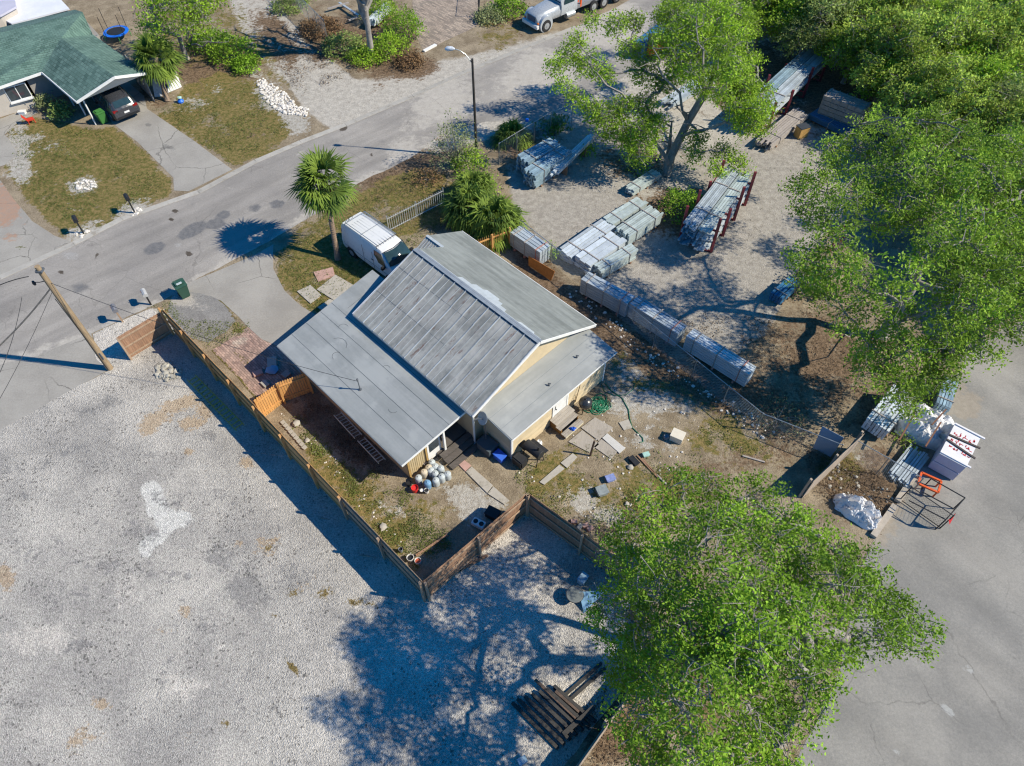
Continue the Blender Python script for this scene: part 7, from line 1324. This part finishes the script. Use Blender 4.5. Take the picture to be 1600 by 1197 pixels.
def strew(name, label, pts, per, spread, size, mat, seed, up=2.0):
    o = leaves_mesh(name, pts, per, spread, size, mat, seed, None, upbias=up); co = np.empty(len(o.data.vertices) * 3, np.float32); o.data.vertices.foreach_get('co', co); co = co.reshape(-1, 3); co[:, 2] = np.abs(co[:, 2]) * .6 + .015; o.data.vertices.foreach_set('co', co.ravel()); return tag(o, label, 'ground litter', None, 'stuff')
L_LIT = leafmat('fallen leaf litter', (0.06, 0.045, 0.03, 1), (0.26, 0.19, 0.13, 1)); L_GR = leafmat('grass tufts', (0.06, 0.075, 0.02, 1), (0.20, 0.235, 0.065, 1), (0.3, .25, .13, 1))
strew('fallen_leaves', 'brown fallen leaves under the sparse tree and along the steel bundles', np.concatenate([litter_pts([(1150, 500), (1300, 440), (1400, 560), (1420, 680), (1250, 690), (1050, 600), (900, 480), (930, 470)], 1500, 1, clump=-.05), litter_pts([(1250, 690), (1380, 740), (1370, 830), (1280, 780)], 500, 2)]), 7, .16, .045, L_LIT, 1)
strew('fallen_leaves', 'brown fallen leaves round the thicket by the road', litter_pts([(560, 290), (690, 230), (780, 270), (820, 400), (700, 360), (620, 370)], 900, 3, clump=-.1), 7, .16, .045, L_LIT, 2)
strew('fallen_leaves', 'brown fallen leaves at the edge of the big oak', litter_pts([(900, 840), (1000, 800), (1010, 960), (1000, 1180), (930, 1197), (900, 1150), (960, 1050), (985, 930)], 700, 4, clump=-.1), 7, .16, .045, L_LIT, 3)
strew('fallen_leaves', 'dry leaves and brush along the dirt track at the top', litter_pts([(270, 60), (400, 60), (470, 150), (560, 110), (640, 115), (650, 90), (480, 60), (420, 20), (380, 90), (300, 110)], 900, 5, clump=-.1), 7, .2, .055, L_LIT, 4)
strew('grass_tufts', 'patchy green grass tufts of the front lawn round the van', litter_pts([(500, 340), (640, 270), (720, 330), (600, 430), (500, 492), (430, 420)], 1500, 6, clump=.0), 8, .12, .04, L_GR, 5, .6)
strew('grass_tufts', 'patchy green grass in the yard left of and below the house', litter_pts([(480, 690), (560, 720), (640, 770), (740, 830), (660, 900), (560, 800)], 1300, 7, clump=.02), 8, .11, .04, L_GR, 6, .6)
strew('grass_tufts', 'thin grass tufts of the rear yard', litter_pts([(800, 740), (880, 690), (1000, 720), (1150, 640), (1220, 720), (1050, 790), (930, 850), (830, 780)], 1500, 8, clump=.12), 7, .11, .038, L_GR, 7, .6)
strew('grass_tufts', 'grass tufts on the lawn left of the neighbour driveway', litter_pts([(15, 205), (150, 200), (265, 290), (130, 365), (40, 300)], 1600, 9, clump=-.1), 7, .14, .045, L_GR, 8, .6)
strew('grass_tufts', 'grass tufts on the lawn right of the neighbour driveway', litter_pts([(245, 172), (400, 125), (455, 195), (365, 262)], 1100, 10, clump=-.1), 7, .14, .045, L_GR, 9, .6)
strew('grass_tufts', 'weeds along the street edge of the tar patch and fence', litter_pts([(235, 480), (270, 470), (285, 500), (390, 505), (385, 520), (330, 545), (300, 530), (262, 500)], 260, 11), 7, .1, .04, L_GR, 10, .6)

# things beyond the street at the top edge
for i, (a, b, lab) in enumerate((((512, 14), (545, 4), 'long pale board behind the chain link fence at the top'), ((545, 32), (560, 26), 'short pale board by the bare tree foot'), ((530, 4), (560, 24), 'dark grey board leaning inside the top yard'))):
    m = MB(); m.beam(G(*a, .3), G(*b, .35), .2, .08); m.single('plank', BRW if i < 2 else ST1, lab, 'plank')
bundle('pipe_stack', 'bundle of pale pipes among the shrubs at the top edge', ((575, 26), (600, 4), (608, 8), (586, 32)), .9, .3, 5, 2, ST4, group=BG, straps=0, jag=.3)
m = MB(); m.beam(G(662, 80, .06), G(681, 70, .06), .25, .12); m.single('kerb_block', WHITE, 'short white kerb block at the brick drive corner', 'kerb block')
bundle('timber_stack', 'low steel and board pile below the far red rack', ((1185, 215), (1245, 165), (1262, 180), (1205, 228)), .6, .1, 7, 3, BRW, 'timber stack', BG, straps=2, jag=.3)
shrub('shrub', 'dense green bush at the lower left side of the sparse tree', G(1268, 452), 1.0, 1.7, L_OAK, 91, 80, 18)
shrub('shrub', 'dry brush and weeds along the fence below the last steel bundle', G(1215, 655), 1.3, .5, L_PALE, 92, 40, 10, .05)
shrub('shrub', 'low green weeds left of the oak crown in the rear yard', G(1015, 820), 1.3, .6, L_OAK, 93, 50, 12, .06); shrub('shrub', 'sprawling grey green weeds beside the pink blocks', G(960, 830), 1.1, .4, L_OAKD, 94, 40, 10, .05)

for i in range(6):
    beam_px(('first', 'second', 'third', 'fourth', 'fifth', 'sixth')[i] + ' dark timber of the upper layer of the pile, counted from the left', (808 + i * 11.5, 1092 - i * 4.2), (880 + i * 9.5, 1162 - i * 7), .12, .11, .15)
t = thing('orange_machine', 'small orange and grey machine behind the bare left limbs of the yard tree', 'machine', G(1024, 88), .5); OR_ = M('orange steel', (0, 0, 0, 1))
m = MB(); m.box((0, 0, .75), (1.5, .9, .8)); m.build('body', OR_, t, bevel=.06); m = MB(); m.box((-.5, 0, 1.5), (.5, .8, .7)); m.build('cab', M('vent grey', (0, 0, 0, 1)), t, bevel=.04)
for x in (-.5, .5):
    for y in (-.5, .5): m = MB(); m.lathe((x, y, .3), [(.3, -.1), (.3, .1)], 14, Matrix.Rotation(PI / 2, 3, 'X')); m.build('wheel', TYRE, t)
bundle('steel_stack', 'dark blue wrapped stack above the orange machine, under the tree crown', ((992, 62), (1030, 36), (1040, 48), (1004, 74)), 1.2, .2, 4, 4, M('blue steel', (0, 0, 0, 1)), group=BG, straps=1)
bundle('steel_stack', 'loose zinc lengths on the ground behind the trunk of the yard tree', ((1040, 150), (1105, 112), (1115, 124), (1052, 164)), .5, .1, 7, 3, ST1, group=BG, straps=1, jag=.5)
t = thing('marker_sign', 'little blue marker on a thin post at the yard fence near the road', 'sign', G(823, 214)); m = MB(); m.tube([(0, 0, 0), (0, 0, 1.3)], .02, 6); m.build('post', GALV, t); m = MB(); m.box((0, 0, 1.35), (.22, .22, .2)); m.build('head', plain('bright blue pad', (0, 0, 0, 1)), t, bevel=.03)

for i, (u, v, w_, l_, a, mt, lab) in enumerate(((425, 566, .5, .7, .2, SLAB, 'grey slab lying highest on the shaded paver patio'), (447, 585, .4, .4, .9, BRW, 'greyed board square by the orange gate in the patio shade'), (403, 583, .5, .35, .5, SLABR, 'pinkish loose slab at the lit edge of the patio shade'), (436, 604, .35, .5, 1.2, SLAB, 'grey slab at the foot of the orange gate'), (458, 600, .3, .3, .3, CRIB, 'brown block by the house end of the orange gate'), (414, 600, .3, .45, .8, SLAB, 'small grey slab next to the honey fence on the patio'))):
    m = MB(); m.box(G(u, v, .08), (w_, l_, .12), rz=a); m.single('loose_slab', mt, lab, 'slab', bevel=.01)
m = MB(); m.rock(G(425, 578, .1), .35, 9, .35); m.single('blue_tarp', M('blue grey tarp', (0, 0, 0, 1)), 'small crumpled blue tarp on the shaded paver patio', 'tarpaulin', smooth=40)
strew('grass_tufts', 'green weeds in the shade along the inside of the honey fence', litter_pts([(440, 640), (470, 650), (600, 790), (580, 800), (480, 700)], 500, 21, clump=-.05), 8, .12, .045, L_GR, 12, .6)
strew('fallen_leaves', 'dark leaf litter in the shade of the left house wall', litter_pts([(480, 620), (520, 640), (620, 735), (600, 745), (520, 700), (470, 650)], 500, 22), 7, .14, .045, L_LIT, 13)
strew('fallen_leaves', 'scattered leaves on the lot under the right edge of the big oak', litter_pts([(1240, 1197), (1330, 1030), (1400, 1020), (1440, 900), (1370, 850), (1380, 860), (1300, 900), (1200, 1100)], 260, 23, clump=-.1), 4, .2, .04, L_LIT, 14)
